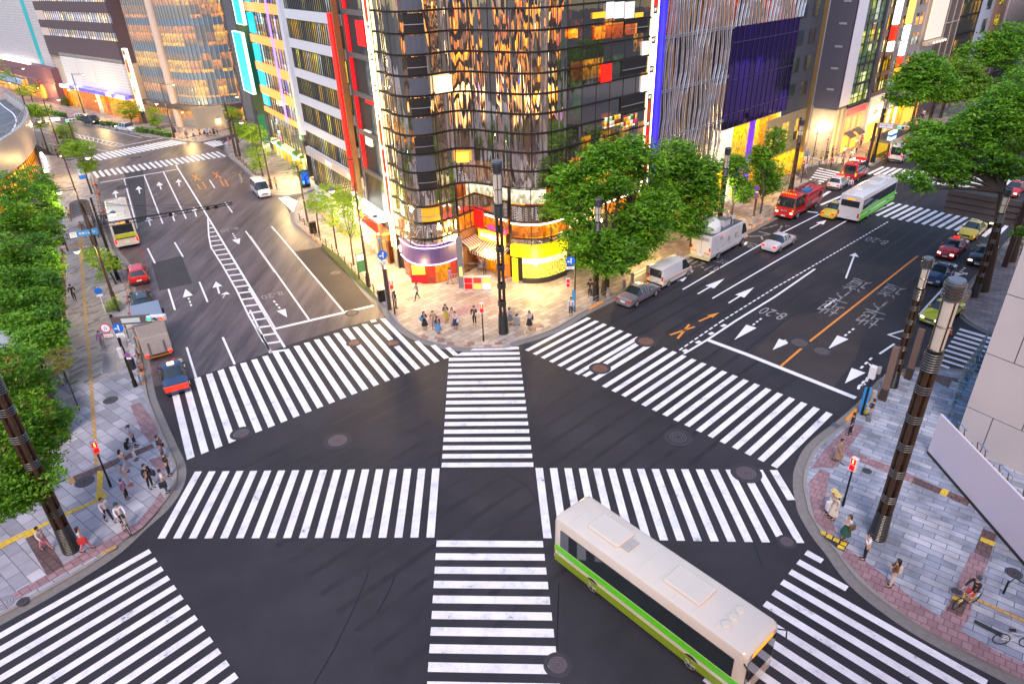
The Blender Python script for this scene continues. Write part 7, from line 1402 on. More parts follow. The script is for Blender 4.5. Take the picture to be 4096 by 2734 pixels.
# north post with blue arrows, brown pillar, ped signal
t=post('signpost','grey post with blue straight or left sign on the north corner',G('B2',1170,1200,z=PV),6.2,AS+10,mat('grey_post',(.3,.31,.33),.4,.5),.12); disc_sign(t,.05,-.2,5.0,.42,M_blue,arrow_='upleft'); MB().box(-.35,-.23,4.1,.4,-.2,4.45).obj('sub_plate',M_signw,t); text_part('8-20',.24,M_pk,t,(.02,-.235,4.2),extr=.004); text_part('路線バスを除く',.1,M_pk,t,(.02,-.235,4.37),extr=.004); box_on(t,'camera_head',M_grey,0,0,6.3,.3,.3,.3,.04)
t=thing('pillar','brown square pillar beside the blue sign post','pillar',(*G('B2',1187,1222,z=PV),PV)); MB().box(-.16,-.16,-.05,.16,.16,3.9).obj('pillar_body',M_post,t)
def ped(label,base,h,az,head=None):
    t=post('pedestrian_signal',label,base,h-.75,az,M_pk,.055,'pedestrian signal','red pedestrian signals'); box_on(t,'housing',mat('signal_white2',(.66,.66,.7),.4),0,-.0,h-.4,.36,.84,.22,.04)
    for z,mm in ((h-.2,glow('ped_red','ff0808',1.9)),(h-.6,glow('ped_red2','ff0804',1.5))): box_on(t,'red_lens',mm,0,-.13,z,.26,.3,.04)
    b=MB().box(-.035,-.157,h-.3,.035,-.151,h-.12).ball((0,-.155,h-.09),.035,8,5); b.obj('standing_figure',glow('ped_man','ffd060',2.),t)
    return t
ped('red pedestrian signal on a black post among the people on the north corner',G('B2',1980,1490,z=PV),3.4,5); ped('red pedestrian signal by the brown pillar on the north corner',G('B2',1228,1258,z=PV),3.2,-10)
ped('red pedestrian signal on the west corner beside the yellow tactile paving',G('C1',940,1325,z=PV),3.35,-45); t=ped('red pedestrian signal on the east corner behind the woman in a straw hat',G('C4',795,1485,z=PV),3.3,60)
t=post('signpost','black post with blue arrow sign and red signal in front of the golden window',G('B3',632,1240,z=PV),5.3,0,M_pk,.06); disc_sign(t,-.42,-.1,4.75,.4,M_blue,arrow_='upleft'); MB().box(-.75,-.13,4.0,-.1,-.1,4.25).obj('sub_plate',M_signw,t); text_part('8-20',.18,M_pk,t,(-.42,-.135,4.12),extr=.004); box_on(t,'housing',mat('signal_white2',(.66,.66,.7),.4),-.6,0,2.75,.34,.8,.22,.04); box_on(t,'red_lens',glow('ped_red','ff0808',1.9),-.6,-.13,2.95,.26,.3,.04); box_on(t,'red_lens',glow('ped_red2','ff0804',1.5),-.6,-.13,2.55,.26,.3,.04); MB().box(-.25,-.2,.2,.0,-.14,2.1).obj('blue_banner',mat('banner_blue',(.05,.3,.6),.5),t)
t=post('signpost','black east corner post with white signal boxes beside the blue pole and yellow cone',G('C4',955,715,z=PV),3.3,50,M_pk,.06); box_on(t,'housing',mat('signal_white2',(.66,.66,.7),.4),0,-.05,3.3,.4,.9,.3,.05); box_on(t,'side_box',M_grey,.3,.1,3.5,.2,.5,.2,.03); 
t=thing('blue_pole','leaning flat bright blue pole tied to the east signal post','pole',(*G('C4',940,705,z=PV),PV)); MB().box(-.09,-.06,0,.09,.06,2.0).obj('pole_body',mat('pole_blue',(.03,.3,.75),.5),t); MB().box(.2,-.05,0,.32,.05,2.0).obj('pole_body',mat('pole_blue',(.03,.3,.75),.5),t)
# pillars east
for c,h,l in ((G('C4',1130,590,z=PV),4.1,'brown square pillar nearest the crossing on the east pavement'),(G('C4',1345,410,z=PV),3.95,'brown square pillar at the side street kerb')):
    t=thing('pillar',l,'pillar',(c[0],c[1],PV),-math.radians(AH)); MB().box(-.2,-.13,-.05,.2,.13,h).obj('pillar_body',mat('pillar_brown',(.17,.11,.09),.5),t); MB().box(-.23,-.15,0,.23,.15,.9).obj('pillar_foot',mat('pillar_dark',(.05,.035,.03),.5),t)
# big road sign seen from behind
b=G('B4',2165,860,z=PV); t=thing('road_sign_back','large dark grey back of an overhead road sign on a brown pillar','road sign',(b[0],b[1],PV),math.atan2(*azv(AH-90)[::-1]) )
MB().box(-.22,-.22,-.05,.22,.22,6.6).obj('pillar_body',mat('pillar_dark2',(.05,.03,.03),.5),t)
MB().box(.3,-.08,3.95,6.3,.08,6.25).obj('panel',mat('sign_back',(.15,.14,.15),.6,nv=.1),t)
for z in (4.5,5.1,5.7): MB().box(.25,.081,z,6.35,.14,z+.06).obj('panel_rail',mat('panel_rail',(.03,.03,.03),.5),t); MB().box(.25,-.14,z,6.35,-.081,z+.06).obj('panel_rail',mat('panel_rail',(.03,.03,.03),.5),t)
for x in (2.2,4.2): MB().box(x,-.12,3.95,x+.06,-.081,6.25).obj('panel_joint',mat('panel_rail',(.03,.03,.03),.5),t)
for z in (4.8,5.6): MB().tube([(0,0,z),(6.3,.0,z)],.07).obj('support_arm',M_pk,t)
# board back on left
b=bt('A1',1890,820,9.5); t=thing('sign_board_back','beige back of a large sign board with two white pipes near the far crossing','road sign',(b[0],b[1],PV),math.pi/2-math.radians(AS-90))
MB().box(.5,-.05,5.0,5.0,.05,8.2).obj('panel',mat('board_beige',(.35,.30,.22),.6),t)
for z in (5.7,7.5): MB().tube([(0,-.2,z),(4.8,-.2,z)],.13,8).obj('pipe_arm',mat('pipe_white',(.55,.55,.58),.4,.3),t)
for x in (1.,2.6,4.2): MB().box(x,-.1,5.,x+.12,-.051,8.2).obj('stiffener',mat('board_beige2',(.25,.2,.14),.6),t)
MB().lathe([(.2,0),(.16,8.4)],10).obj('post',M_post,t)
def simple_disc(label,base,h,az,kind='nopark',r=.3,m=M_post,pr=.04):
    t=post('signpost',label,base,h,az,m,pr)
    if kind=='nopark': disc_sign(t,0,-.08,h-.3,r,M_blue,M_redp,slash=True)
    elif kind=='blue': disc_sign(t,0,-.08,h-.3,r,M_blue); box_on(t,'sub_plate',M_signw,0,-.08,h-.75,.5,.18,.03)
    elif kind=='red': disc_sign(t,0,-.08,h-.3,r,mat('dull_red',(.35,.03,.02),.5)) 
    return t
simple_disc('no parking disc on a thin pole left of the tall thin willow',G('A1',515,1330,z=PV),3.6,AS,r=.38)
t=post('signpost','brown pillar with two blue no parking discs between the slender trees',G('B3',2145,470,z=PV),4.,AH,M_post,.12); disc_sign(t,0,-.16,3.8,.34,M_blue,M_redp,slash=True); disc_sign(t,0,-.16,2.9,.34,M_blue,M_redp,slash=True); box_on(t,'sub_plate',M_signw,0,-.16,3.35,.5,.16,.03)
simple_disc('no parking disc before the zelkova at the subway entrance',G('A4',1395,1200,z=PV),2.9,AH,r=.45)
t=post('signpost','brown pillar topped by a dull red disc behind the black limousine',G('B4',2150,860,z=PV),3.6,AH,mat('pillar_brown',(.17,.11,.09),.5),.16); disc_sign(t,.0,-.2,3.5,.32,mat('dull_red',(.35,.03,.02),.5)) ; t.location.x+=1.3;t.location.y+=1.5
t=simple_disc('blue round cycle sign on a curved white arm beside the leaning lamp post',G('B1',900,1260,z=PV),2.6,AS,'blue',.3,M_signw,.03)
b=G('B1',775,245,z=PV); t=post('parking_sign','blue parking sign with white letter P at the foot of the rounded willow',b,3.2,AS,M_pk,.05,'parking sign'); box_on(t,'sign_face',mat('p_blue',(.03,.2,.6),.4,em=.15),-.3,-.1,2.9,1.,1.4,.05); box_on(t,'white_field',M_signw,-.3,-.131,3.15,.9,.85,.006); text_part('P',.85,mat('p_blue',(.03,.2,.6),.4,em=.15),t,(-.3,-.14,3.15),extr=.006)
# far right direction sign
b=G('A4',2150,830,z=PV); t=thing('direction_sign','blue lane direction sign with white arrows at the far upper right','road sign',(b[0],b[1],PV),-math.radians(AH)); MB().lathe([(.2,0),(.15,8)],10).obj('post',M_post,t); MB().box(.3,-.1,6.2,4.,.0,8.2).obj('sign_face',M_blue,t)
for k in range(4): text_part('↑',1.5,M_signw,t,(.9+k*.85,-.12,7.2),extr=.01,name='arrow')
MB().box(-1.8,-.1,6.,.1,.0,8.2).obj('brown_panel',mat('panel_pinkish',(.3,.15,.16),.5),t)
# far signal with street name
b=G('A4',1000,1400,z=PV); t=thing('traffic_signal','traffic signal with name board on the far side street corner','traffic signal',(b[0],b[1],PV),-math.radians(AH)+.2); MB().box(-.18,-.18,-.05,.18,.18,5.8).obj('post',M_post,t); MB().box(.1,-.1,5.2,2.6,.0,5.9).obj('name_board',mat('board_cream',(.4,.32,.25),.5),t); MB().box(.5,-.13,5.3,2.1,-.101,5.8).obj('name_plate',M_signw,t); text_part('並木通り口',.3,mat('ink_blue',(.05,.08,.3),.5),t,(1.3,-.14,5.55),extr=.004); signal_heads(t,3.4,-.05,5.5,on=(0,2),s=1.2)
b=bt('A1',555,965,6.5); t=thing('traffic_signal','green traffic signal at the far left crossing','traffic signal',(b[0],b[1],PV),math.pi/2-math.radians(rA)); MB().lathe([(.16,-.05),(.1,6.5)],10).obj('post',M_post,t); MB().tube([(-2.5,0,5.6),(2.2,0,5.7)],.05).obj('arm',M_post,t); MB().box(-3.2,-.1,5.4,-1.,-.02,6.0).obj('name_plate',M_signw,t); signal_heads(t,.4,-.15,5.3,on=(0,),s=1.2); signal_heads(t,1.8,-.15,6.,on=(),s=1.)
b=bt('A1',1960,985,6.5); t=thing('traffic_signal','dark signal mast at the corner of the second far crosswalk','traffic signal',(b[0],b[1],PV),math.pi/2-math.radians(rA)); MB().lathe([(.2,-.05),(.14,6.5)],10).obj('post',M_post,t); MB().tube([(0,0,4.6),(-8.,.2,3.9)],.045).obj('arm',M_rust,t); MB().tube([(0,0,5.4),(2.5,0,5.5)],.05).obj('arm',M_post,t)
# subway entrance
b=G('A4',1150,1365,z=PV); t=thing('subway_entrance','subway stair entrance with flat dark roof and yellow lit walls','subway entrance',(b[0],b[1],PV),math.pi/2-math.radians(AH)); MB().box(-.3,-.3,2.5,8.2,2.6,2.85).obj('roof',mat('roof_dark',(.07,.07,.07),.7),t); MB().box(-.35,-.45,2.35,8.3,-.3,2.9).obj('roof_edge',mat('roof_cream',(.5,.4,.3),.6),t)
for x in (0,2.6,5.2,7.8): MB().box(x,-.2,0,x+.25,.05,2.5).obj('column',M_post,t)
MB().box(.2,-.1,0,8,.0,1.).obj('parapet',mat('parapet_stone',(.4,.33,.28),.7),t); MB().box(.2,2.2,0,8,2.4,2.5).obj('lit_wall',glow('stair_yellow','d8b020',.75),t); MB().box(-.2,-.2,2.95,1.8,.3,4.1).obj('lightbox',glow('metro_white','d0f0ff',1.1),t); MB().box(-.21,-.21,3.4,1.81,.31,3.75).obj('blue_band',M_blue,t)
# old style gas lamps
t=thing('globe_lamp','old style post with three bright white lamps by the stone building','street lamp',(*G('A4',540,1350,z=PV),PV)); MB().lathe([(.12,0),(.06,.6),(.05,4.)],8).obj('post',M_pk,t)
for x,y,z in ((-.4,0,4.),(.4,0,4.),(0,0,4.5)): MB().ball((x,y,z),.2,10,6).obj('globe',glow('globe_white','fff0d0',5.),t); MB().tube([(0,0,3.6),(x,y,z-.2)],.03,5).obj('arm',M_pk,t)
point(t,4.2,500,(1,.8,.5))
ped('red and green pedestrian signal before the stone corner building',G('A4',640,1360,z=PV),3.6,30); ped('pedestrian signal at the corner beside the fire engine',G('B4',440,150,z=PV),3.4,40)
# guard rails
def rail(label,pts,kind='pipe',h=.85,step=2.,m=M_post,name='guard_rail',group='guard rails along the kerbs'):
    P=[G(*p,z=PV) for p in pts]; o=P[0]; t=thing(name,label,'railing',(o[0],o[1],PV),group=group); Lp=[(x-o[0],y-o[1]) for x,y in P]
    tot=sum(math.hypot(b[0]-a[0],b[1]-a[1]) for a,b in zip(Lp,Lp[1:])); n=max(1,int(tot/step))
    for i in range(n+1):
        x,y=along(Lp,i/n*.9999)
        if kind=='stone': MB().box(x-.14,y-.14,-.02,x+.14,y+.14,h,bev=.03).obj('stone_post',mat('granite_post',(.36,.33,.31),.7,ns=12.),t)
        else: MB().lathe([(.05,-.02),(.05,h),(.02,h+.05)],8,(x,y,0)).obj('rail_post',m,t)
    for z in ((h*.35,h*.75) if kind!='single' else (h*.8,)): MB().tube([(x,y,z) for x,y in Lp],.03,6).obj('rail_bar',M_steel if kind=='stone' else m,t)
    if kind=='hoop':
        for i in range(n):
            x,y=along(Lp,(i+.5)/n); MB().tube([(x+.25*math.cos(a)*(Lp[-1][0]/tot),y+.25*math.cos(a)*(Lp[-1][1]/tot),.33+.17*math.sin(a)) for a in [6.28*k/10 for k in range(11)]],.015,4).obj('hoop',m,t)
    return t
rail('dark hooped guard rail along the yellow lit north pavement',T('B2',(425,470),(560,605),(700,735),(840,870),(960,985),(1060,1090),(1120,1150)),'hoop')
M_gp=mat('galvanised',(.33,.30,.29),.4,.6)
rail('galvanised pipe rail beside coach, red hatchback and truck',T('B1',(780,140),(835,330),(870,520),(935,690),(1020,870),(1085,1110),(1135,1350))+T('C1',(1170,200),(1200,470)),'pipe',.95,2.2,M_gp)
rail('granite posts with double rails by the silver sedan',T('B3',(772,1190),(868,1140),(1048,1040)),'stone'); rail('granite posts with rails between satellite truck and fire engine',T('B3',(1960,590),(2120,510),(2300,410))+T('B4',(190,410),),'stone'); rail('pale barrier beside the white van',T('B3',(1120,985),(1230,925),(1500,790)),'stone')
rail('granite posts at the east kerb by the signal post',T('C4',(1045,600),(1145,470)),'stone'); rail('red and white low barrier at the side street kerb',T('B4',(1830,1165),(1870,1085)),'stone',.7,1.,mat('barrier_red',(.5,.1,.1),.5))
rail('railing at the far left pavement near the willow',T('A1',(330,1230),(420,1275),(520,1335)),'pipe',1.,2.5,M_pk); rail('railing on the second corner by the green banner',T('A1',(2000,1335),(2100,1430),(2200,1530)),'hoop',.9,2.); rail('far railing behind the long hedge',T('A1',(700,1035),(960,1095),(1450,1140)),'single',1.,2.4,M_pk)
rail('rack frame on the east pavement near the frame edge',T('D4',(2155,800),(2220,750),(2400,860)),'single',.8,1.,M_pk,'bicycle_rack')
# cones
def cone(label,c,x,y,m=None,z=PV):
    g=G(c,x,y,z=z); t=thing('traffic_cone',label,'traffic cone',(g[0],g[1],z),group='traffic cones'); MB().lathe([(.15,.03),(.03,.68)],14).obj('cone_body',m or mat('cone_red',(.6,.05,.03),.5),t); MB().box(-.19,-.19,0,.19,.19,.04).obj('cone_base',M_pk,t)
    for z0 in (.25,.45): MB().lathe([(.155-(z0)*.18,z0),(.15-(z0+.08)*.18,z0+.09)],14,cap=False).obj('white_band',M_signw,t)
cone('upper red cone behind the pipe rail by the truck','C1',1165,215); cone('lower red cone beside the trash bin','C1',1190,340); cone('red cone next to the black car','B1',1090,1165); cone('striped cone above the truck roof','B1',1108,1255); cone('orange cone at the top of the pipe rail','B1',812,170); cone('second orange cone by the parking sign','B1',838,245)
cone('yellow cone at the foot of the east signal post','C4',985,705,mat('cone_yellow',(.65,.55,.03),.5)); cone('red cone in the side street by the tall lamp','C4',1490,215,z=.01); cone('red cone behind the lamp near the lime taxi','B4',1700,1440,z=.01); cone('cone by the far crossing people','A1',1465,1160)
# bins, cabinets, suitcase cart
def lump(name,label,cat,c,x,y,w,d,h,m,az=AS,bev=.03,z=PV): g=G(c,x,y,z=z); t=thing(name,label,cat,(g[0],g[1],z),-math.radians(az)); MB().box(-w/2,-d/2,0,w/2,d/2,h,bev=bev).obj('case',m,t); MB().box(-w/2-.02,-d/2-.02,h,w/2+.02,d/2+.02,h+.04).obj('lid',m,t); return t
lump('utility_cabinet','dark utility cabinet on the kerb by the first willow','cabinet','B2',540,575,.75,.5,1.3,M_pk); lump('utility_cabinet','black cabinet near the brown pillar on the north corner','cabinet','B2',1125,1150,.7,.45,1.15,M_pk); lump('utility_cabinet','black cabinet by the bright willow','cabinet','B1',1000,885,.7,.5,1.4,M_pk)
g=G('C1',1125,325,z=PV); t=thing('trash_bin','round dark bin behind the rail beside the cones','bin',(g[0],g[1],PV)); MB().lathe([(.27,0),(.3,.85),(.24,.95)],16).obj('bin_body',mat('bin_navy',(.03,.035,.06),.4),t); MB().lathe([(.25,.951),(.25,.97)],16).obj('lid',M_pk,t)
g=G('B3',140,1350,z=PV); t=thing('planter_cart','silver planter cart with pale flowers among the people','planter',(g[0],g[1],PV)); MB().box(-.28,-.2,.08,.28,.2,.8,bev=.03).obj('cart_body',M_steel,t); leaf_obj('flowers',leaves([(0,0,1.25,.4,.4,.35)],260,.07,5),mat('flower_pink',(.5,.4,.3),.7,nv=.5,ns=9.),t); MB().tube([(0,0,.8),(.1,0,1.1)],.1).obj('stem',M_bark,t)
for sx in (-1,1):
    for sy in (-1,1): MB().cylx((sx*.22,sy*.2,.05),.05,.04,8).obj('caster',M_pk,t)
# monolith, stair rail, menu stand at the kiosk
g=G('B2',1798,1035,z=PV); t=thing('monolith_sign','tall slim grey sign slab between kiosk and recess','sign',(g[0],g[1],PV)); MB().box(-.28,-.15,0,.28,.15,4.95).obj('slab',mat('slab_grey',(.2,.19,.2),.4),t); MB().box(-.12,-.17,1.2,.12,-.151,2.1).obj('lit_text',glow('lit_gold','ffe060',1.2),t)
g=G('B2',1815,1055,z=PV); g2=G('B2',2045,1055,z=PV); t,Wm=bld('menu_stand','low lit stand with six menu picture boxes in front of the recess',g,g2,'menu stand'); t.location.z=PV; MB().box(0,0,0,Wm,.25,1.3).obj('case',mat('menu_case',(.5,.48,.46),.4),t)
for i in range(3):
    for j in range(2): MB().box(.08+i*Wm/3,-.03,.08+j*.6,Wm/3*(i+1)-.06,-.001,.6+j*.58).obj('menu_panel',glow(('mp_r','mp_w','mp_o')[(i*2+j)%3] if i else 'mp_r2',('ff3020','fff8e0','ffb050')[(i*2+j)%3] if i else ('e01010' if j==0 else 'f0d8d0'),1.),t)
t=thing('stair_railing','curved steel railing round the stair down beside the kiosk','railing',(*G('B2',1860,960,z=PV),PV)); MB().tube([(1.6*math.cos(a),1.1*math.sin(a)+.4,.95) for a in [math.pi*k/12 for k in range(-2,13)]],.035,6).obj('handrail',M_ring,t); MB().tube([(1.6*math.cos(a),1.1*math.sin(a)+.4,.5) for a in [math.pi*k/12 for k in range(-2,13)]],.02,6).obj('handrail',M_ring,t)
for k in range(-2,13,2): a=math.pi*k/12; MB().lathe([(.025,0),(.025,.95)],6,(1.6*math.cos(a),1.1*math.sin(a)+.4,0)).obj('baluster',M_ring,t)
t=thing('stair_railing','white barred stair railing between kiosk and grey slab','railing',(*G('B2',1750,1010,z=PV),PV)); 
for k in range(9): MB().lathe([(.02,0),(.02,1.)],6,(-.6+k*.15,.06*k,0)).obj('baluster',M_steel,t)
MB().tube([(-.6,0,1.),(.6,.48,1.)],.03).obj('handrail',M_steel,t)
for (c,x,y),lab,m in ((('B2',2175,960),'orange framed standing menu by the recess shop',glow('menu_orange','f06020',.8)),(('B2',1165,785),'white standing menu board left on the wooden terrace',glow('menu_white','fff4e0',.9)),(('B2',1235,800),'white standing menu board nearest the directory tower',glow('menu_white','fff4e0',.9))):
    g=G(c,x,y,z=PV); t=thing('menu_board',lab,'sign board',(g[0],g[1],PV),math.radians(-50) if x<1300 else .3); MB().box(-.35,-.04,.25,.35,.04,1.5).obj('board',m,t); [MB().tube([(sx*.3,.0,.3),(sx*.36,.25,0)],.025).obj('leg',M_bark,t) for sx in (-1,1)]
g=G('B2',478,190,z=PV); t=thing('digital_sign','black digital poster stand glowing blue on the side street corner','digital sign',(g[0],g[1],PV),-math.radians(AS)); MB().box(-.6,-.12,0,.6,.12,2.4).obj('case',M_pk,t); MB().box(-.5,-.14,.5,.5,-.121,2.3).obj('screen',litwin('screen_blue',.3,.5,[(2,'1060e0',1),(1,'70d0ff',1.2),(1,'103080',1)],em=1.2),t)
g=G('B2',480,210,z=PV); 
g=bt('A1',2205,980,6.6); t=thing('hanging_banner','green vertical banner on the lamp beside the orange banded building','banner',(g[0],g[1],PV),-math.radians(AS)); MB().lathe([(.06,0),(.05,7)],8,(-.5,0,0)).obj('post',M_post,t); MB().box(-.45,-.02,2.2,.6,.02,6.6).obj('banner_cloth',mat('banner_green',(.01,.2,.08),.7),t); MB().box(-.45,-.03,.8,.6,.03,2.1).obj('white_panel',M_signw,t)
g=G('A1',2290,1400,z=PV); t=thing('wall_screen','lit pink and white display board by the green lit shop','sign',(g[0]+1.5,g[1]+4,PV),math.radians(60)); MB().box(-.7,-.1,2.6,.7,.1,7.2).obj('board',litwin('display_lit',1.5,.9,[(1,'ff60a0',1),(2,'f0f0f0',1),(1,'406050',1),(1,'fff0a0',1)],em=1.1),t); MB().lathe([(.08,0),(.08,2.6)],8).obj('post',M_pk,t)
# scaffolding in front of the beige building
t=thing('scaffolding','dense steel scaffolding with blue clamps between hoarding and beige building','scaffolding',(0,0,0)); s0=G('C4',1915,350,z=PV);s1=G('C4',1660,800,z=PV); dx,dy=(s1[0]-s0[0]),(s1[1]-s0[1]); Ls_=math.hypot(dx,dy); dx/=Ls_;dy/=Ls_; nx,ny=dy,-dx
nn=(-dy,dx) if (-dy*1+dx*0)>0 else (dy,-dx)
M_sc=mat('scaffold_pipe',(.2,.26,.27),.4,.6); M_scb=mat('scaffold_blue',(.02,.2,.5),.4)
for i in range(9):
    for j in (0,.9):
        x=s0[0]+dx*Ls_*i/8+nn[0]*j;y=s0[1]+dy*Ls_*i/8+nn[1]*j; MB().tube([(x,y,.1),(x,y,3.6+.12*i)],.03,5).obj('upright',M_sc,t)
for z in (.6,1.3,2.,2.7,3.4):
    for j in (0,.9): MB().tube([(s0[0]+nn[0]*j,s0[1]+nn[1]*j,z),(s1[0]+nn[0]*j,s1[1]+nn[1]*j,z)],.025,5).obj('ledger',M_sc,t)
    for i in range(0,9,2): x=s0[0]+dx*Ls_*i/8;y=s0[1]+dy*Ls_*i/8; MB().tube([(x-nn[0]*.1,y-nn[1]*.1,z+.05),(x+nn[0]*1.,y+nn[1]*1.,z+.05)],.035,5).obj('transom',M_scb,t)
for i in range(8): x=s0[0]+dx*Ls_*i/8;y=s0[1]+dy*Ls_*i/8; MB().tube([(x,y,.6+(i%3)*.7),(x+dx*Ls_/8,y+dy*Ls_/8,2.+(i%3)*.7)],.02,4).obj('brace',M_pk,t)
hd=((H1[0]-H0[0]),(H1[1]-H0[1])); hl=math.hypot(*hd); hd=(hd[0]/hl,hd[1]/hl)
for i in range(6):
    t=thing('hoarding_brace','steel trestle propping the white hoarding, %s'%('number one from the scaffolding' if 0 else ('beside the scaffolding','second from the scaffolding','third from the scaffolding','fourth from the scaffolding','near the frame edge','at the frame edge')[i]),'brace',(H0[0]+hd[0]*(1.2+i*1.9),H0[1]+hd[1]*(1.2+i*1.9),PV),math.atan2(hd[1],hd[0]),'steel trestles behind the hoarding')
    for x in (-.35,.35): MB().tube([(x,1.15,0),(x,.5,2.9)],.03,5).obj('leg',mat('trestle_rust',(.2,.12,.06),.6,.4),t); MB().tube([(x,.2,0),(x,.2,2.9)],.03,5).obj('leg',M_sc,t)
    for z in (.9,1.9,2.85): MB().tube([(-.45,.6,z),(.45,.6,z)],.025,5).obj('rung',M_scb if z>2 else M_sc,t)
    MB().tube([(-.35,1.1,.2),(.35,.55,2.7)],.02,4).obj('cross_brace',M_sc,t)
# park kiosk with brick and glass roof, brick planter, black sheet for the shaded recess
t=thing('brick_kiosk','small brick building with a glazed roof and black doorway at the left edge','building',(0,0,0))
k0=G('C1',235,110,z=3.4);k1=G('C1',415,545,z=3.4); ddx,ddy=k1[0]-k0[0],k1[1]-k0[1]; kl=math.hypot(ddx,ddy); ddx/=kl;ddy/=kl; lx,ly=(ddy,-ddx) if ddy*1>0 and False else (-abs(ddy),ddx if False else -abs(ddx)*(1 if ddx*ddy<0 else -1))
lx,ly=(ddy,-ddx) 
if lx>0: lx,ly=-lx,-ly
M_brick=paving('kiosk_brick',None,None,(.10,.04,.03),.5,.22,math.degrees(-math.atan2(ddy,ddx)),.03,[(0,(.14,.04,.02)),(.45,(.16,.05,.02)),(.5,(.42,.12,.05)),(1,(.5,.15,.06))])
b=MB(); Pk=[k0,k1,(k1[0]+lx*4,k1[1]+ly*4),(k0[0]+lx*4,k0[1]+ly*4)]
b.add([(*Pk[0],3.4),(*Pk[1],3.4),(*Pk[2],2.0),(*Pk[3],2.0),(*Pk[0],0),(*Pk[1],0),(*Pk[2],0),(*Pk[3],0)],[(0,3,2,1),(4,5,1,0),(5,6,2,1),(6,7,3,2),(7,4,0,3),(4,7,6,5)]); b.obj('brick_wall',M_brick,t)
MB().wallbox((k0[0]-lx*.05,k0[1]-ly*.05),(k1[0]-lx*.05,k1[1]-ly*.05),.1,3.2,-.0,.12).obj('shaded_recess',M_black,t)  # black sheet painted where the kiosk recess lies in shadow
q=G('C1',-60,20,z=3.3); q2=G('C1',230,130,z=3.6); b=MB(); b.add([(q2[0],q2[1],3.6),(q2[0]-1.2,q2[1]+2.6,3.6),(q2[0]-5.5,q2[1]+1.,4.3),(q2[0]-4.2,q2[1]-1.8,4.3)],[(0,1,2,3)]); b.obj('glass_roof',stripes_mat('glass_roof',(.35,.37,.42),(.55,.57,.6),1.6),t); MB().prism([(q2[0]-.1,q2[1]+.1),(q2[0]-1.1,q2[1]+2.4),(q2[0]-5.2,q2[1]+.9),(q2[0]-4.,q2[1]-1.6)],0,3.4).obj('brick_wall',M_brick,t)
t=thing('brick_planter','red brick planter wall with stone cap at the pavement edge','wall',(0,0,0)); a=G('B1',520,690,z=PV);b_=G('B1',455,395,z=PV); MB().wallbox(a,b_,0,1.1,0,.5).obj('brick_wall',paving('planter_brick',None,None,(.12,.06,.04),.25,.1,0,.01,[(0,(.3,.1,.05)),(1,(.4,.14,.08))]),t); MB().wallbox(a,b_,1.1,1.18,-.05,.55).obj('coping',M_kerb,t)
t=thing('park_wall','low rough stone edging of the park beds','wall',(0,0,0)); P=gp(T('B1',(495,720),(480,900),(490,1200),(520,1568)),z=PV); [MB().wallbox(p,q,PV,PV+.35,0,.3).obj('stone_course',M_kerb,t) for p,q in zip(P,P[1:])]
g=G('C1',500,130); 
# bicycles, scooters
def wheel_part(t,x,r,m=M_pk,nm='wheel',w=.025): 
    n=20; MB().tube([(x+r*math.cos(2*math.pi*k/n),0,r+r*math.sin(2*math.pi*k/n)) for k in range(n+1)],w,6,False).obj(nm,m,t)
    s=MB(); [s.tube([(x,0,r),(x+r*math.cos(a),0,r+r*math.sin(a))],.006,3) for a in [6.283*k/10 for k in range(10)]]; s.obj('spokes',M_steel,t)
def bicycle(label,pos,az,m,basket=False,zz=PV):
    t=thing('bicycle',label,'bicycle',(pos[0],pos[1],zz),math.pi/2-math.radians(az),'bicycles'); r=.33
    for x in (-.52,.52): wheel_part(t,x,r)
    f=MB(); f.tube([(-.52,0,r),(-.1,0,.3),(.35,0,.72),(-.2,0,.75),(-.1,0,.3)],.02,5); f.tube([(-.2,0,.75),(-.52,0,r)],.014,5); f.tube([(.52,0,r),(.38,0,.68),(.34,0,.95)],.02,5); f.tube([(-.2,0,.7),(-.24,0,.92)],.014,5); f.obj('frame',m,t)
    MB().box(-.38,-.07,.92,-.12,.07,.98,bev=.02).obj('saddle',M_pk,t); MB().tube([(.42,-.25,.95),(.34,-.2,.98),(.34,.2,.98),(.42,.25,.95)],.015,5).obj('handlebar',M_steel,t)
    if basket: MB().box(.42,-.18,.7,.75,.18,.95).obj('basket',M_grey,t)
    return t
M_bk=mat('bike_black',(.02,.02,.02),.3); M_bw=mat('bike_white',(.6,.65,.6),.3)
bicycle('bicycle leaning on the pipe rail below the red hatchback',G('B1',1025,985,z=PV),AS,M_bk); bicycle('bicycle behind the truck at the pipe rail',G('B1',1085,1440,z=PV),AS,M_bk); bicycle('bicycle near the parking sign railing',G('B1',800,225,z=PV),AS,M_bk)
for i,(c,x,y) in enumerate((('A4',575,1330),('A4',735,1320),('A4',590,1425),('A4',480,1375),('C1',60,1420),('C1',230,1380),('C1',160,1250),('D4',2230,1240))):
    bicycle(['bicycle between lamp and stone building','bicycle right of the police officers','pale bicycle lying near the fallen crowd','bicycle behind the blue scooter','bicycle under the cherry tree with red light','bicycle under the cherry tree beside the red tail','bicycle under the cherry tree near the pavement','bicycle wheel at the lower right frame edge'][i],G(c,x,y,z=PV),[80,60,20,70,30,50,40,100][i],M_bw if i%2 else M_bk,i%2==0)
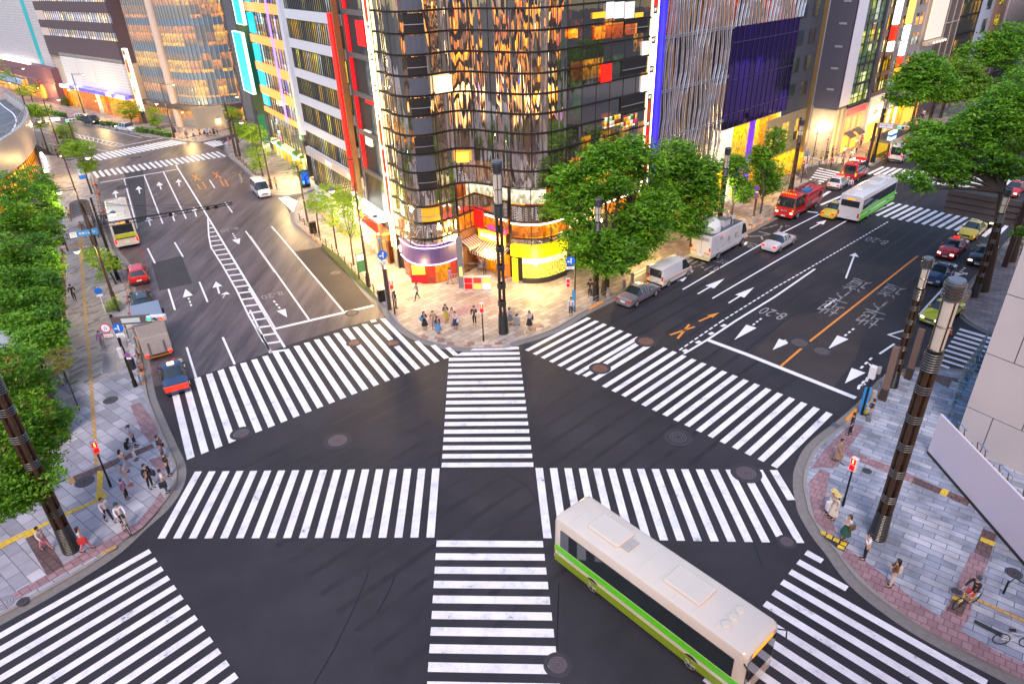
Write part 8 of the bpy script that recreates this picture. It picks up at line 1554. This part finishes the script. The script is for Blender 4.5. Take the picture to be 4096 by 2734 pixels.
def scooter(label,c,x,y,m,az):
    g=G(c,x,y,z=PV); t=thing('scooter',label,'scooter',(g[0],g[1],PV),math.pi/2-math.radians(az),'scooters'); 
    for xx in (-.55,.55): MB().cylx((xx,0,.25),.25,.12,16).obj('wheel',M_tyre,t)
    MB().rings([[(-.8,-.16,.45),(-.8,.16,.45),(-.8,.14,.7),(-.8,-.14,.7)],[(-.1,-.2,.3),(-.1,.2,.3),(-.1,.16,.78),(-.1,-.16,.78)],[(.15,-.18,.25),(.15,.18,.25),(.15,.16,.35),(.15,-.16,.35)],[(.5,-.16,.3),(.5,.16,.3),(.45,.16,1.),(.45,-.16,1.)],[(.62,-.12,.5),(.62,.12,.5),(.52,.1,1.05),(.52,-.1,1.05)]]).obj('body',m,t,smooth=True)
    MB().box(-.75,-.14,.72,-.1,.14,.82,bev=.03).obj('seat',M_pk,t); MB().tube([(.4,-.3,1.08),(.45,0,1.02),(.4,.3,1.08)],.02).obj('handlebar',M_pk,t); MB().box(.5,-.2,1.05,.55,.2,1.4).obj('windscreen',M_lampglass,t)
scooter('blue and white scooter nearest the taped crossing','A4',440,1405,mat('scooter_blue',(.15,.35,.6),.3),100); scooter('second blue and white scooter behind the first','A4',425,1375,mat('scooter_blue',(.15,.35,.6),.3),95)
# warning tape
a=G('A4',375,1400,z=1.1);b_=G('A4',620,1350,z=1.1); t=thing('warning_tape','yellow tape stretched across the closed corner','tape',(0,0,0)); MB().wallbox(a,b_,1.05,1.14,0,.01).obj('tape',mat('tape_yellow',(.7,.5,.02),.5),t)
# north pavement planting strip
poly2('planting_strip',gp(T('B2',(610,660),(740,760),(900,920),(1040,1070),(1090,1150),(1060,1130),(860,950),(700,790),(605,690)),z=PV),PV+.02,mat('strip_green',(.06,.08,.02),.9,ns=8.,nv=.6))
# street number post left of kiosk area, shop info posts
g=G('B2',960,960,z=PV); t=thing('map_board','slim green and white map board beside the north lamp post','sign board',(g[0],g[1],PV),math.radians(35)); MB().box(-.4,-.05,.7,.4,.05,2.6).obj('board',mat('map_green',(.03,.15,.06),.5),t); MB().box(-.38,-.06,1.9,.38,-.051,2.5).obj('map_panel',M_signw,t); [MB().lathe([(.04,0),(.04,2.7)],8,(x,0,0)).obj('leg',M_post,t) for x in (-.42,.42)]
# added fill lamps in place of shop light spilling onto the pavements
for (x,y,z),e,s in (((-12.5,62.5,4.2),700,.6),((-17.5,71,4.),650,.6),((-21.5,78,4.),420,.6),((2.4,57.3,2.6),380,.5),((-2.2,60.3,3.1),350,.5),((-8.2,58.9,2.3),120,.3),((13,64.,3.4),450,.6),((24,74,3.4),450,.6),((33,84,3.4),300,.6),((-30,98,3.),700,.6),((-60,133,4.),550,.8),((-85,150,4.),450,.8),((-66,103,3.5),350,.6),((50,98,3.),500,.6),((60,107,3.),600,.6),((-110,172,4),500,.8)):
    t=thing('shop_fill_light','warm downlight under a shop canopy','light',(x,y,z),group='warm downlights of the shop canopies'); MB().lathe([(.12,.0),(.12,.1)],10).obj('fill_disc',glow('fill','ffe0a0',3.),t); point(t,-.15,e*1.7,(1,.66,.24),r=s)
# ================= people =================
_pend=[]
def skin(name,verts,edges,rad,m,parent,sub=1,label=None,root=0):
    me=bpy.data.meshes.new('tmp'); me.from_pydata(verts,edges,[]); o=bpy.data.objects.new('tmp',me); COL.objects.link(o)
    md=o.modifiers.new('s','SKIN'); md.branch_smoothing=.4
    for i,r in enumerate(rad): me.skin_vertices[0].data[i].radius=(r if hasattr(r,'__len__') else (r,r)); me.skin_vertices[0].data[i].use_root=(i==root)
    s=o.modifiers.new('u','SUBSURF'); s.levels=sub; s.render_levels=sub
    _pend.append((o,name,m,parent,label))
def flush():
    bpy.context.view_layer.update(); dg=bpy.context.evaluated_depsgraph_get()
    for o,name,m,parent,label in _pend:
        me=bpy.data.meshes.new_from_object(o.evaluated_get(dg)); me.name=name; me.materials.clear(); me.materials.append(m); me.polygons.foreach_set('use_smooth',[True]*len(me.polygons))
        n=bpy.data.objects.new(name,me); COL.objects.link(n); n.parent=parent
        if label:n['label']=label
    for o,*_ in _pend:
        d=o.data; bpy.data.objects.remove(o); bpy.data.meshes.remove(d)
    _pend.clear()
M_skin=mat('skin',(.52,.31,.22),.55,nv=.06); M_hair=mat('hair_dark',(.015,.011,.01),.5); M_hairb=mat('hair_brown',(.06,.03,.015),.5); M_shoe=mat('shoe_black',(.02,.018,.018),.4); M_eye=mat('eye_dark',(.02,.015,.015),.3)
def cloth(n,c): return mat('cloth_'+n,c,.85,ns=7.,nv=.15)
CL=dict(black=cloth('black',(.018,.018,.024)),navy=cloth('navy',(.025,.035,.075)),white=cloth('white',(.62,.62,.66)),blue=cloth('blue',(.2,.33,.62)),denim=cloth('denim',(.12,.2,.36)),jean=cloth('jean',(.06,.13,.25)),grey=cloth('grey',(.2,.2,.23)),lgrey=cloth('lgrey',(.42,.43,.48)),beige=cloth('beige',(.45,.32,.24)),cream=cloth('cream',(.6,.53,.45)),brown=cloth('brown',(.12,.07,.035)),yellow=cloth('yellow',(.42,.33,.06)),purple=cloth('purple',(.25,.12,.35)),red=cloth('red',(.5,.03,.03)),pink=cloth('pink',(.6,.2,.28)),green=cloth('green',(.02,.09,.06)),skyb=cloth('skyb',(.08,.25,.5)),tan=cloth('tan',(.3,.2,.13)),plaid=cloth('plaid',(.2,.08,.12)),straw=cloth('straw',(.62,.5,.2)),magenta=cloth('magenta',(.5,.03,.22)))
def person(label,c,x,y,az,top='black',bot='black',kind='trousers',pose='down',s=1.,hair='short',z=PV,shoe=None,group=None,hairm=None,hat=None,seat=None,pos=None):
    g=pos or G(c,x,y,z=z); t=thing('person',label,'person',(g[0],g[1],z),math.pi/2-math.radians(az),group); t.scale=(s,s,s)
    rnd=random.Random(label); fem=kind in('skirt','dress') or hair=='long'
    sw=.165 if fem else .19; hw=.085; lean=.0
    walk=pose=='walk' or pose=='walkbag'
    f0,f1=(.26,-.24) if walk else (rnd.uniform(-.03,.06),rnd.uniform(-.06,.03))
    P={'pel':(0,0,.93),'waist':(0,0,1.08),'chest':(.01,0,1.28),'neck0':(0,0,1.42),'neck':(.01,0,1.49),'skull':(.025,0,1.575),'crown':(.01,0,1.655)}
    A={}
    for sd,n in ((1,'l'),(-1,'r')):
        A['sh'+n]=(0,sd*sw,1.39)
        ph=pose
        if pose=='phone' or (pose=='phone1' and n=='r'): A['el'+n]=(.03,sd*(sw+.06),1.13); A['wr'+n]=(.24,sd*.09,1.2)
        elif pose=='face' and n=='l': A['el'+n]=(.1,sd*(sw+.04),1.16); A['wr'+n]=(.19,sd*.1,1.38)
        elif walk: q=.16*(1 if n=='r' else -1); A['el'+n]=(q*.4,sd*(sw+.05),1.12); A['wr'+n]=(q+.1,sd*(sw+.06),.93)
        elif pose=='ride': A['el'+n]=(.18,sd*(sw+.05),1.16); A['wr'+n]=(.42,sd*.2,1.05)
        else: A['el'+n]=(-.02,sd*(sw+.05),1.12); A['wr'+n]=(.05,sd*(sw+.05),.88)
        if pose=='ride':
            A['hp'+n]=(0,sd*hw,.9); A['kn'+n]=(.3,sd*.12,.68 if n=='l' else .52); A['an'+n]=(.12 if n=='l' else .18,sd*.13,.32 if n=='l' else .1)
        else:
            f=f0 if n=='l' else f1; A['hp'+n]=(0,sd*hw,.9); A['kn'+n]=(f*.45+.02,sd*(hw+.01),.49); A['an'+n]=(f,sd*(hw+.01),.09+(.05 if walk and f<0 else 0))
    V=[];R=[];E=[];ix={}
    def v(k,p,r): ix[k]=len(V); V.append(p); R.append(r); return ix[k]
    def e(a,b): E.append((ix[a],ix[b]))
    v('pel',P['pel'],(.12,.085)); v('waist',P['waist'],(.105,.075) if fem else (.12,.085)); v('chest',P['chest'],(.135,.09) if not fem else (.12,.085)); v('neck0',P['neck0'],.06); v('neck',P['neck'],.05); v('skull',P['skull'],(.078,.092)); v('crown',P['crown'],(.06,.07))
    for a,b in (('pel','waist'),('waist','chest'),('chest','neck0'),('neck0','neck'),('neck','skull'),('skull','crown')): e(a,b)
    v('nose',(.125,0,1.57),.012); e('skull','nose')
    for n,sd in (('l',1),('r',-1)):
        v('ear'+n,(.02,sd*.085,1.57),.016); e('skull','ear'+n)
        for k,r,pr in (('sh',.058,'chest'),('el',.042,'sh'),('wr',.028,'el')): v(k+n,A[k+n],r); e(pr if pr=='chest' else pr+n,k+n)
        w=Vector(A['wr'+n]); el=Vector(A['el'+n]); d=(w-el).normalized(); pm=w+d*.07; v('pa'+n,tuple(pm),(.035,.018)); e('wr'+n,'pa'+n)
        u=Vector((0,1,0)) if abs(d.z)>.5 else Vector((0,1,0)); sdv=Vector((1,0,0)) if abs(d.z)>.5 else Vector((0,1,0)); inn=Vector((0,-sd,0)) if abs(d.z)>.5 else Vector((0,0,-1))
        for i in range(4):
            o_=sdv*(i-1.5)*.02; l_=(.055,.065,.07,.055)[i]; a1=pm+d*.04+o_; a2=a1+d*l_*.5+inn*.008; a3=a2+d*l_*.4+inn*.02
            v('f%d1'%i+n,tuple(a1),.0095); v('f%d2'%i+n,tuple(a2),.009); v('f%d3'%i+n,tuple(a3),.007); e('pa'+n,'f%d1'%i+n); e('f%d1'%i+n,'f%d2'%i+n); e('f%d2'%i+n,'f%d3'%i+n)
        th=w+d*.03+sdv*.035*(1 if abs(d.z)>.5 else -sd); v('t1'+n,tuple(th),.011); v('t2'+n,tuple(th+d*.04+inn*.015),.009); e('wr'+n,'t1'+n); e('t1'+n,'t2'+n)
        for k,r,pr in (('hp',.082,'pel'),('kn',.056,'hp'),('an',.036,'kn')): v(k+n,A[k+n],r); e(pr if pr=='pel' else pr+n,k+n)
        a=A['an'+n]; v('toe'+n,(a[0]+.14,a[1],max(.03,a[2]-.05)),(.038,.025)); e('an'+n,'toe'+n)
    skin('body',V,E,R,M_skin,t)
    def sub(nm,keys,edges,rad,m): 
        skin(nm,[A.get(k) or P.get(k) or k for k in keys],edges,rad,m,t)
    mt=CL[top];mb_=CL[bot]
    lw=tuple(Vector(A['wrl'])*.9+Vector(A['ell'])*.1);rw=tuple(Vector(A['wrr'])*.9+Vector(A['elr'])*.1)
    short=rnd.random()<.35 and top in('white','blue','skyb','pink','purple') 
    if short: lw=tuple(Vector(A['ell'])*.8+Vector(A['shl'])*.2); rw=tuple(Vector(A['elr'])*.8+Vector(A['shr'])*.2)
    sub('jacket' if top in('black','navy','grey','brown','denim') else 'shirt',[(0,0,.84 if kind!='dress' else .9),'waist','chest','neck0','shl','ell',lw,'shr','elr',rw],[(0,1),(1,2),(2,3),(2,4),(4,5),(5,6),(2,7),(7,8),(8,9)] if not short else [(0,1),(1,2),(2,3),(2,4),(4,6),(2,7),(7,9)],[(.15,.11),(.13,.1) if not fem else (.115,.09),(.155,.11) if not fem else (.135,.1),.066,.074,.056,.045,.074,.056,.045],mt) if not short else sub('shirt',[(0,0,.86),'waist','chest','neck0','shl',lw,'shr',rw],[(0,1),(1,2),(2,3),(2,4),(4,5),(2,6),(6,7)],[(.14,.105),(.125,.095),(.15,.105),.066,.072,.06,.072,.06],mt)
    if kind=='trousers': sub('trousers',[(0,0,.98),'pel','hpl','knl',(A['anl'][0],A['anl'][1],A['anl'][2]+.03),'hpr','knr',(A['anr'][0],A['anr'][1],A['anr'][2]+.03)],[(0,1),(1,2),(2,3),(3,4),(1,5),(5,6),(6,7)],[(.125,.09),(.14,.1),.092,.07,.055,.092,.07,.055],mb_)
    elif kind=='shorts': sub('shorts',[(0,0,.98),'pel','hpl','knl','hpr','knr'],[(0,1),(1,2),(2,3),(1,4),(4,5)],[(.125,.09),(.14,.1),.095,.075,.095,.075],mb_)
    else:
        z1=.42 if kind=='skirt' else .38; MB().rings([[((r)*math.cos(a)*(1+.06*math.cos(6*a))+o_,r*1.15*math.sin(a)*(1+.06*math.cos(6*a)),zz) for a in [6.2832*k/16 for k in range(16)]] for r,zz,o_ in ((.115,1.03,0),(.155,.88,0),(.2,.65,.01),(.25,z1,.01),(.23,z1+.02,.01))]).obj('skirt',mb_ if kind=='skirt' else mt,t,smooth=True)
    sm=shoe or M_shoe
    for n in 'lr':
        a=A['an'+n]; b=MB(); b.rings([[(a[0]+x_,a[1]+w_*math.cos(q),max(0,a[2]-.09)+h_*(.5+.5*math.sin(q))) for q in [6.2832*k/10 for k in range(10)]] for x_,w_,h_ in ((-.07,.025,.07),(-.04,.042,.11),(.04,.045,.09),(.13,.048,.06),(.2,.02,.03))]); b.obj('shoe',sm,t,smooth=True)
    hm=hairm or M_hair
    h=MB(); h.ball((.0,0,1.615),.108,12,8,.98); hv=[(x_,y_,z_) for x_,y_,z_ in h.v]; h.v=[(min(x_,.06) if z_<1.64 else x_*.98,y_,max(z_,1.545)) for x_,y_,z_ in hv]
    if hair=='long': h.rings([[(-.055+r*math.cos(a)*.7,r*math.sin(a)*1.1,zz) for a in [6.2832*k/10 for k in range(10)]] for r,zz in ((.09,1.64),(.1,1.52),(.09,1.38),(.05,1.28))])
    if hair=='pony': h.tube([(-.1,0,1.63),(-.17,0,1.57),(-.16,0,1.42)],[.04,.035,.012],7)
    h.obj('hair',hm,t,smooth=True)
    if hat: MB().lathe([(.19,0),(.19,.015),(.112,.02),(.1,.12),(.03,.14)] if hat=='straw' else [(.12,0),(.12,.05),(.09,.11),(.02,.13)],16,(0,0,1.63)).obj('hat',CL['straw'] if hat=='straw' else CL['skyb'] if hat=='cap' else mat('helmet',(.03,.06,.09),.3),t,smooth=True)
    b=MB(); [b.ball((.098,sd*.032,1.585),.012,6,4) for sd in (1,-1)]; b.obj('eyes',M_eye,t); MB().box(.088,-.022,1.512,.102,.022,1.52).obj('mouth',mat('lips',(.35,.1,.09),.5),t)
    return t,g,A
def bagthing(kind,label,P,off,m,s=1.):
    t,g,A=P; rz=t.rotation_euler[2]; c,s_=math.cos(rz),math.sin(rz); x=g[0]+off[0]*c-off[1]*s_; y=g[1]+off[0]*s_+off[1]*c; z=PV+off[2]
    b=thing(kind,label,kind.replace('_',' '),(x,y,z),rz)
    if kind=='backpack': MB().box(-.09,-.14,-.22,.09,.14,.22,bev=.05).obj('pack',m,b); MB().box(-.13,-.1,-.18,-.09,.1,.02,bev=.02).obj('pocket',m,b)
    elif kind=='shopping_bag': MB().rings([[(-.07,-.17,.2),(.07,-.17,.2),(.07,.17,.2),(-.07,.17,.2)],[(-.1,-.2,-.15),(.1,-.2,-.15),(.1,.2,-.15),(-.1,.2,-.15)]]).obj('bag_body',m,b)
    else: MB().box(-.16*s,-.06*s,-.14*s,.16*s,.06*s,.12*s,bev=.03).obj('bag_body',m,b)
    MB().tube([(-.1*s,0,.1*s),(-.07*s,0,.3*s),(.07*s,0,.3*s),(.1*s,0,.1*s)],.012,5).obj('handle',m,b)
# ---- west corner ----
W1=person('woman in a light blue shirt and dark trousers with a ponytail, west corner','C1',1150,985,70,'blue','navy','trousers','phone1',1.,'pony')
W2=person('woman in denim jacket and white trousers looking at her phone, west corner','C1',1148,1100,60,'denim','white','trousers','phone',1.,'long'); bagthing('backpack','black backpack of the woman in denim jacket',W2,(-.2,0,1.2),CL['black'])
W3=person('man in dark suit jacket and grey trousers leaning at the kerb, west corner','C1',1385,1080,80,'navy','grey','trousers','phone',1.02); bagthing('bag','brown shoulder bag of the man at the kerb',W3,(-.05,.3,.85),CL['brown'],1.3)
W4=person('man in a black suit standing nearest the kerb, west corner','C1',1440,1228,75,'black','black','trousers','phone1',1.04)
W5=person('woman in a white blouse with short dark hair, west corner','C1',1075,1195,80,'white','lgrey','trousers','phone',.97,'long')
W6=person('person in a blue cap, pale hoodie and red shoes, west corner','C1',1098,1312,70,'lgrey','lgrey','trousers','phone',1.,hat='cap',shoe=CL['red']); bagthing('backpack','grey backpack of the person in the blue cap',W6,(-.2,0,1.2),CL['lgrey'])
W7=person('man in black suit with tie carrying a large bag, west corner','C1',1285,1335,110,'black','black','trousers','down',1.05); bagthing('bag','large navy travel bag held by the man in black suit',W7,(.0,.32,.95),CL['navy'],1.5)
W8=person('man in white shirt and blue jeans, west corner','C1',1415,1375,60,'white','jean','trousers','phone1',1.02); bagthing('bag','black tote at the side of the man in white shirt',W8,(-.05,-.3,.85),CL['black'],1.3)
W9=person('child in purple shirt and dark trousers, west corner','C1',1082,1428,90,'purple','black','trousers','down',.86)
W10=person('woman in pink top and white trousers walking by the black wall, west side','C1',528,462,-30,'pink','white','trousers','walk',1.); bagthing('bag','magenta handbag of the woman by the black wall',W10,(.1,.3,1.05),CL['magenta'],1.3)
W11=person('woman in white walking past the ribbed foot of the left column','D1',735,438,70,'white','pink','trousers','walk',.98,'long'); bagthing('bag','bright red bag of the woman in white by the left column',W11,(.1,-.28,.95),CL['red'],1.3)
W12=person('man in white shirt and dark trousers walking along the yellow tactile line','D1',930,190,120,'white','black','trousers','walk',1.)
W13=person('person in pale clothes walking alone on the brown tactile strip','D1',395,430,100,'white','pink','trousers','walk',.95)
for i,(c,x,y,az,a,b,l) in enumerate((('B1',715,600,150,'tan','grey','man in tan jacket walking under the blue airport sign'),('B1',590,640,-30,'lgrey','grey','person in grey walking up beside the brick planter'),('B1',560,1200,150,'white','beige','person in white walking past the shrubs on the brick paving'),('B1',640,1150,-30,'black','black','person in black on the pavement level with the black car'),('B1',600,470,150,'beige','brown','person in beige left of the bus shelter'),('B1',885,1560,150,'purple','grey','person in lilac beside the traffic signal post'),('B1',900,520,140,'navy','jean','passenger in navy waiting at the coach door'),('B1',920,470,140,'red','black','passenger in red waiting at the coach door'))): person(l,c,x,y,az,a,b,'trousers','walk' if i<6 else 'down',1.)
# ---- north corner ----
N1=person('woman in a black dress with a blue shoulder bag, leftmost on the north corner','B2',1485,1392,150,'black','black','skirt','phone',.98,'long'); bagthing('bag','blue shoulder bag of the leftmost woman',N1,(-.02,-.27,1.05),CL['skyb'],1.2)
person('man in a grey brown jacket behind the girl in blue skirt','B2',1560,1388,170,'tan','grey','trousers','down',1.)
person('girl in dark top and bright blue skirt on the north corner','B2',1598,1428,150,'black','skyb','skirt','phone1',.95,'long')
N4=person('woman in black top and mustard skirt checking her phone, north corner','B2',1665,1330,170,'black','yellow','skirt','phone',1.,'long')
person('woman in a beige dress in the group of two, north corner','B2',1720,1358,170,'beige','beige','dress','phone1',.98,'long')
N6=person('woman in white blouse and navy skirt in the group of two, north corner','B2',1745,1388,200,'white','navy','skirt','phone1',.96,'pony'); bagthing('bag','small white handbag of the woman in navy skirt',N6,(.05,.25,.85),CL['white'],.9)
N7=person('man in a dark suit with crossed bag strap, alone on the north corner','B2',1905,1352,190,'black','black','trousers','face',1.04)
person('woman in white jacket and grey skirt left of the planter cart','B2',2205,1348,150,'white','grey','skirt','down',.94,'long')
N9=person('woman in grey blazer and black skirt right of the planter cart','B3',250,1388,190,'lgrey','black','skirt','phone1',.98,'long'); bagthing('bag','black handbag of the woman in grey blazer',N9,(-.05,.26,1.05),CL['black'],1.)
N10=person('woman in white blouse and black trousers beside the blue banner post','B3',600,1272,190,'white','black','trousers','down',1.,'short'); bagthing('bag','pale handbag of the woman by the blue banner',N10,(.05,-.25,.9),CL['cream'],1.)
N11=person('man in black suit seen from behind near the lamp column by the zelkova','B3',762,1122,20,'black','black','trousers','phone',1.06); bagthing('bag','black briefcase of the man near the zelkova',N11,(.0,-.3,.8),CL['black'],1.2)
N12=person('woman with big white bag and plaid trousers leaning by the brown pillar','B2',1240,1212,60,'black','plaid','trousers','down',1.,'long'); bagthing('backpack','pale round backpack of the woman by the brown pillar',N12,(-.2,0,1.2),CL['lgrey'])
person('man in pink shirt at the counter under the striped awning','B2',1950,882,-20,'pink','denim','trousers','phone',1.02); person('woman in white blouse at the counter under the striped awning','B2',1965,898,0,'white','grey','skirt','phone',.98,'pony'); person('woman in grey dress right of the woman in white at the counter','B2',1995,893,0,'grey','grey','dress','phone',.96,'long')
# ---- east corner ----
E1=person('woman in black top and patterned leggings by the yellow cone','C4',1015,768,-60,'black','grey','trousers','phone',1.,'short')
E2=person('slim person in black standing at the kerb, east corner','C4',850,888,-50,'black','black','trousers','down',1.)
E3=person('woman in straw hat and flowered white dress nearest the red signal','D4',705,170,-100,'cream','cream','dress','down',1.,'long',hat='straw'); bagthing('bag','flowered white tote of the woman in straw hat',E3,(.08,-.28,.85),CL['white'],1.6)
person('woman in yellow sun hat and pale dress behind the flowered dress','D4',675,130,-80,'white','white','dress','phone1',1.,'long',hat='straw')
E5=person('woman in white blouse and dark green skirt by the yellow tactile tiles','D4',805,345,-110,'white','green','skirt','phone',1.,'long',hairm=M_hairb); bagthing('bag','brown handbag of the woman in green skirt',E5,(.0,.28,1.1),CL['brown'],1.1)
E6=person('woman in white knit top and black trousers with shopping bag','D4',975,512,-70,'white','black','trousers','face',1.03,'short'); bagthing('shopping_bag','green and white shopping bag held by the woman in white knit',E6,(-.1,-.32,.6),CL['lgrey'])
E7=person('woman in brown jacket and cream trousers with a white tote','D4',1200,742,-70,'brown','cream','trousers','phone',1.06,'long',hairm=M_hair); bagthing('bag','white tote bag of the woman in brown jacket',E7,(-.1,-.27,.95),CL['cream'],1.5)
person('person in a long grey coat walking on the pink tactile paving','C4',745,1115,150,'tan','grey','dress','walk',1.,'short')
# ---- cyclists ----
def cyclist(label,pos,az,top,bot,bl,m):
    b=bicycle(bl,pos,az,m); d=azv(az); t,g,A=person(label,None,0,0,az,top,bot,'shorts','ride',1.,pos=(pos[0]-d[0]*.22,pos[1]-d[1]*.22),hat='helmet'); t.location.z=PV+.06
d0=G('D1',1035,215,z=PV);d1=G('D1',1108,305,z=PV); cyclist('cyclist in helmet, white and blue jersey stopped at the west kerb',((d0[0]+d1[0])/2,(d0[1]+d1[1])/2),math.degrees(math.atan2(d1[0]-d0[0],d1[1]-d0[1])),'white','black','green white racing bicycle under the cyclist in jersey',M_bw)
d0=G('D4',1880,880,z=PV);d1=G('D4',1775,920,z=PV); az_=math.degrees(math.atan2(d1[0]-d0[0],d1[1]-d0[1])); cyclist('rider in black with red bag on a city bicycle, lower right',((d0[0]+d1[0])/2,(d0[1]+d1[1])/2),az_,'black','red','bicycle with yellow fork at the brown tactile strip',mat('bike_yellow',(.6,.5,.05),.3))
# ---- upper right crowd and officers ----
person('traffic officer in white shirt and dark trousers between police car and taxi','B4',850,225,200,'white','navy','trousers','down',1.05,z=.02)
CR=[('A4',798,1335,'white','black','officer with white vest by the stone shop'),('A4',655,1362,'navy','black','officer in navy by the stone corner'),('A4',702,1335,'black','black','man in black beside the officer in navy'),('A4',485,1365,'skyb','jean','person in blue near the globe lamp'),('A4',985,1378,'navy','black','officer in navy by the far signal post'),('A4',905,1300,'tan','black','person with orange bag passing the awnings'),('A4',945,1240,'pink','brown','person in pink at the awning doorway'),('A4',530,1420,'white','grey','person in white bending near the fallen bicycle'),
 ('A4',640,1440,'beige','brown','helmeted helper in beige, first of the crouching group'),('A4',690,1430,'red','black','helper with red vest in the crouching group'),('A4',735,1415,'white','grey','helper in white vest in the crouching group'),('A4',790,1400,'grey','black','helper in grey at the right of the crouching group'),('A4',850,1370,'white','black','pedestrian in white behind the red rescue van'),('A4',880,1345,'purple','grey','pedestrian in lilac behind the red rescue van'),('A4',605,1385,'yellow','green','person in yellow vest by the warning tape'),
 ('A4',430,1520,'grey','grey','person in grey by the corner pedestrian signal'),('A4',325,1560,'tan','grey','person in tan beside the slender tree'),('A4',1470,1010,'white','black','person in white on the far side street pavement'),('A4',1450,1000,'navy','navy','person in navy beside the person in white'),('A4',1690,920,'beige','brown','person in beige by the amber shops'),('A4',2055,750,'white','black','person in white near the far top right crossing'),('A4',470,1480,'white','tan','person in white crossing the closed side street')]
for i,(c,x,y,a,b,l) in enumerate(CR): person(l,c,x,y,(i*67)%360,a,b,'trousers','walk' if i%3==0 else 'down',1.)
# ---- left distance ----
LD=[('A1',1488,1143,'black','black','person in black by the curved store, first from the left'),('A1',1532,1167,'grey','beige','person in grey by the long hedge end'),('A1',1592,1190,'black','grey','person in black waiting at the second far crosswalk'),('A1',1650,1178,'white','jean','person in white and jeans behind the kerb'),('A1',1580,1150,'white','black','person in white near the store door'),('A1',1700,1160,'red','black','person in red below the sign board'),('A1',1740,1155,'white','navy','person in white shirt below the sign board'),('A1',1765,1160,'blue','navy','person in blue below the sign board'),('A1',1790,1150,'white','grey','person in white at the middle of the far group'),('A1',1820,1155,'navy','black','person in navy at the right of the far group'),('A1',1845,1140,'pink','grey','person in pink at the end of the far group'),('A1',1910,1268,'black','jean','woman in black top and jeans with white bag at the far corner'),('A1',1945,1235,'pink','pink','person in pale pink at the far crosswalk'),('A1',448,952,'black','black','man in black walking by the hedge'),('A1',495,1330,'black','black','person in black by the far left railing'),('A1',555,1335,'tan','brown','person in tan by the far left railing'),('A1',690,1450,'grey','black','person in grey under the rounded willow'),('B1',690,60,'black','grey','person in black near the parking sign'),('A1',2050,1560,'yellow','grey','person passing the banner in yellow light')]
for i,(c,x,y,a,b,l) in enumerate(LD): person(l,c,x,y,(i*83)%360,a,b,'trousers' if i%3 else 'skirt','walk' if i%2 else 'down',1.)
# shoppers in the yellow light
for i,(c,x,y,a,b,l) in enumerate((('B2',230,330-120,'yellow','grey','pedestrian in yellow light by the willow corner'),('B2',620,480,'beige','grey','shopper in beige walking behind the willows'),('B2',760,560,'white','beige','shopper in white near the bright canopy'),('B2',1010,640,'cream','brown','shopper in cream by the poster lightbox'),('B2',1420,1140,'grey','green','pedestrian in grey crossing the north pavement'),('B2',1700,1010,'purple','grey','passer by in lilac at the kiosk'))): person(l,c,x,y,(i*61)%360,a,b,'trousers','walk',1.)
flush()
EXPO=1.0
# ================= camera and light =================
cam=bpy.data.cameras.new('camera'); co=bpy.data.objects.new('camera',cam); COL.objects.link(co)
cam.sensor_width=36; cam.lens=F_/4096*36; cam.clip_start=.5; cam.clip_end=2000
co.matrix_world=Matrix(((CX[0],-CY[0],-CZ[0],0),(CX[1],-CY[1],-CZ[1],0),(CX[2],-CY[2],-CZ[2],HC),(0,0,0,1)))
sc.camera=co
w=bpy.data.worlds.new('World'); sc.world=w; w.use_nodes=True; nt=w.node_tree; bg=nt.nodes['Background']
sky=nt.nodes.new('ShaderNodeTexSky'); sky.sky_type='NISHITA'; sky.sun_disc=False; SE,SR=math.radians(52),math.radians(192)
sky.sun_elevation=SE; sky.sun_rotation=SR; sky.ozone_density=3.; sky.air_density=1.3; sky.dust_density=1.
nt.links.new(sky.outputs['Color'],bg.inputs['Color']); bg.inputs['Strength'].default_value=.14
sl=bpy.data.lights.new('sun','SUN'); sl.energy=1.25; sl.angle=math.radians(14); sl.color=(1,.86,.78); so=bpy.data.objects.new('sun',sl); COL.objects.link(so)
d=Vector((math.sin(SR)*math.cos(SE),math.cos(SR)*math.cos(SE),math.sin(SE))); so.rotation_euler=d.to_track_quat('Z','Y').to_euler()
sc.view_settings.view_transform='Standard'; sc.view_settings.look='None'; sc.view_settings.exposure=EXPO; sc.view_settings.gamma=1
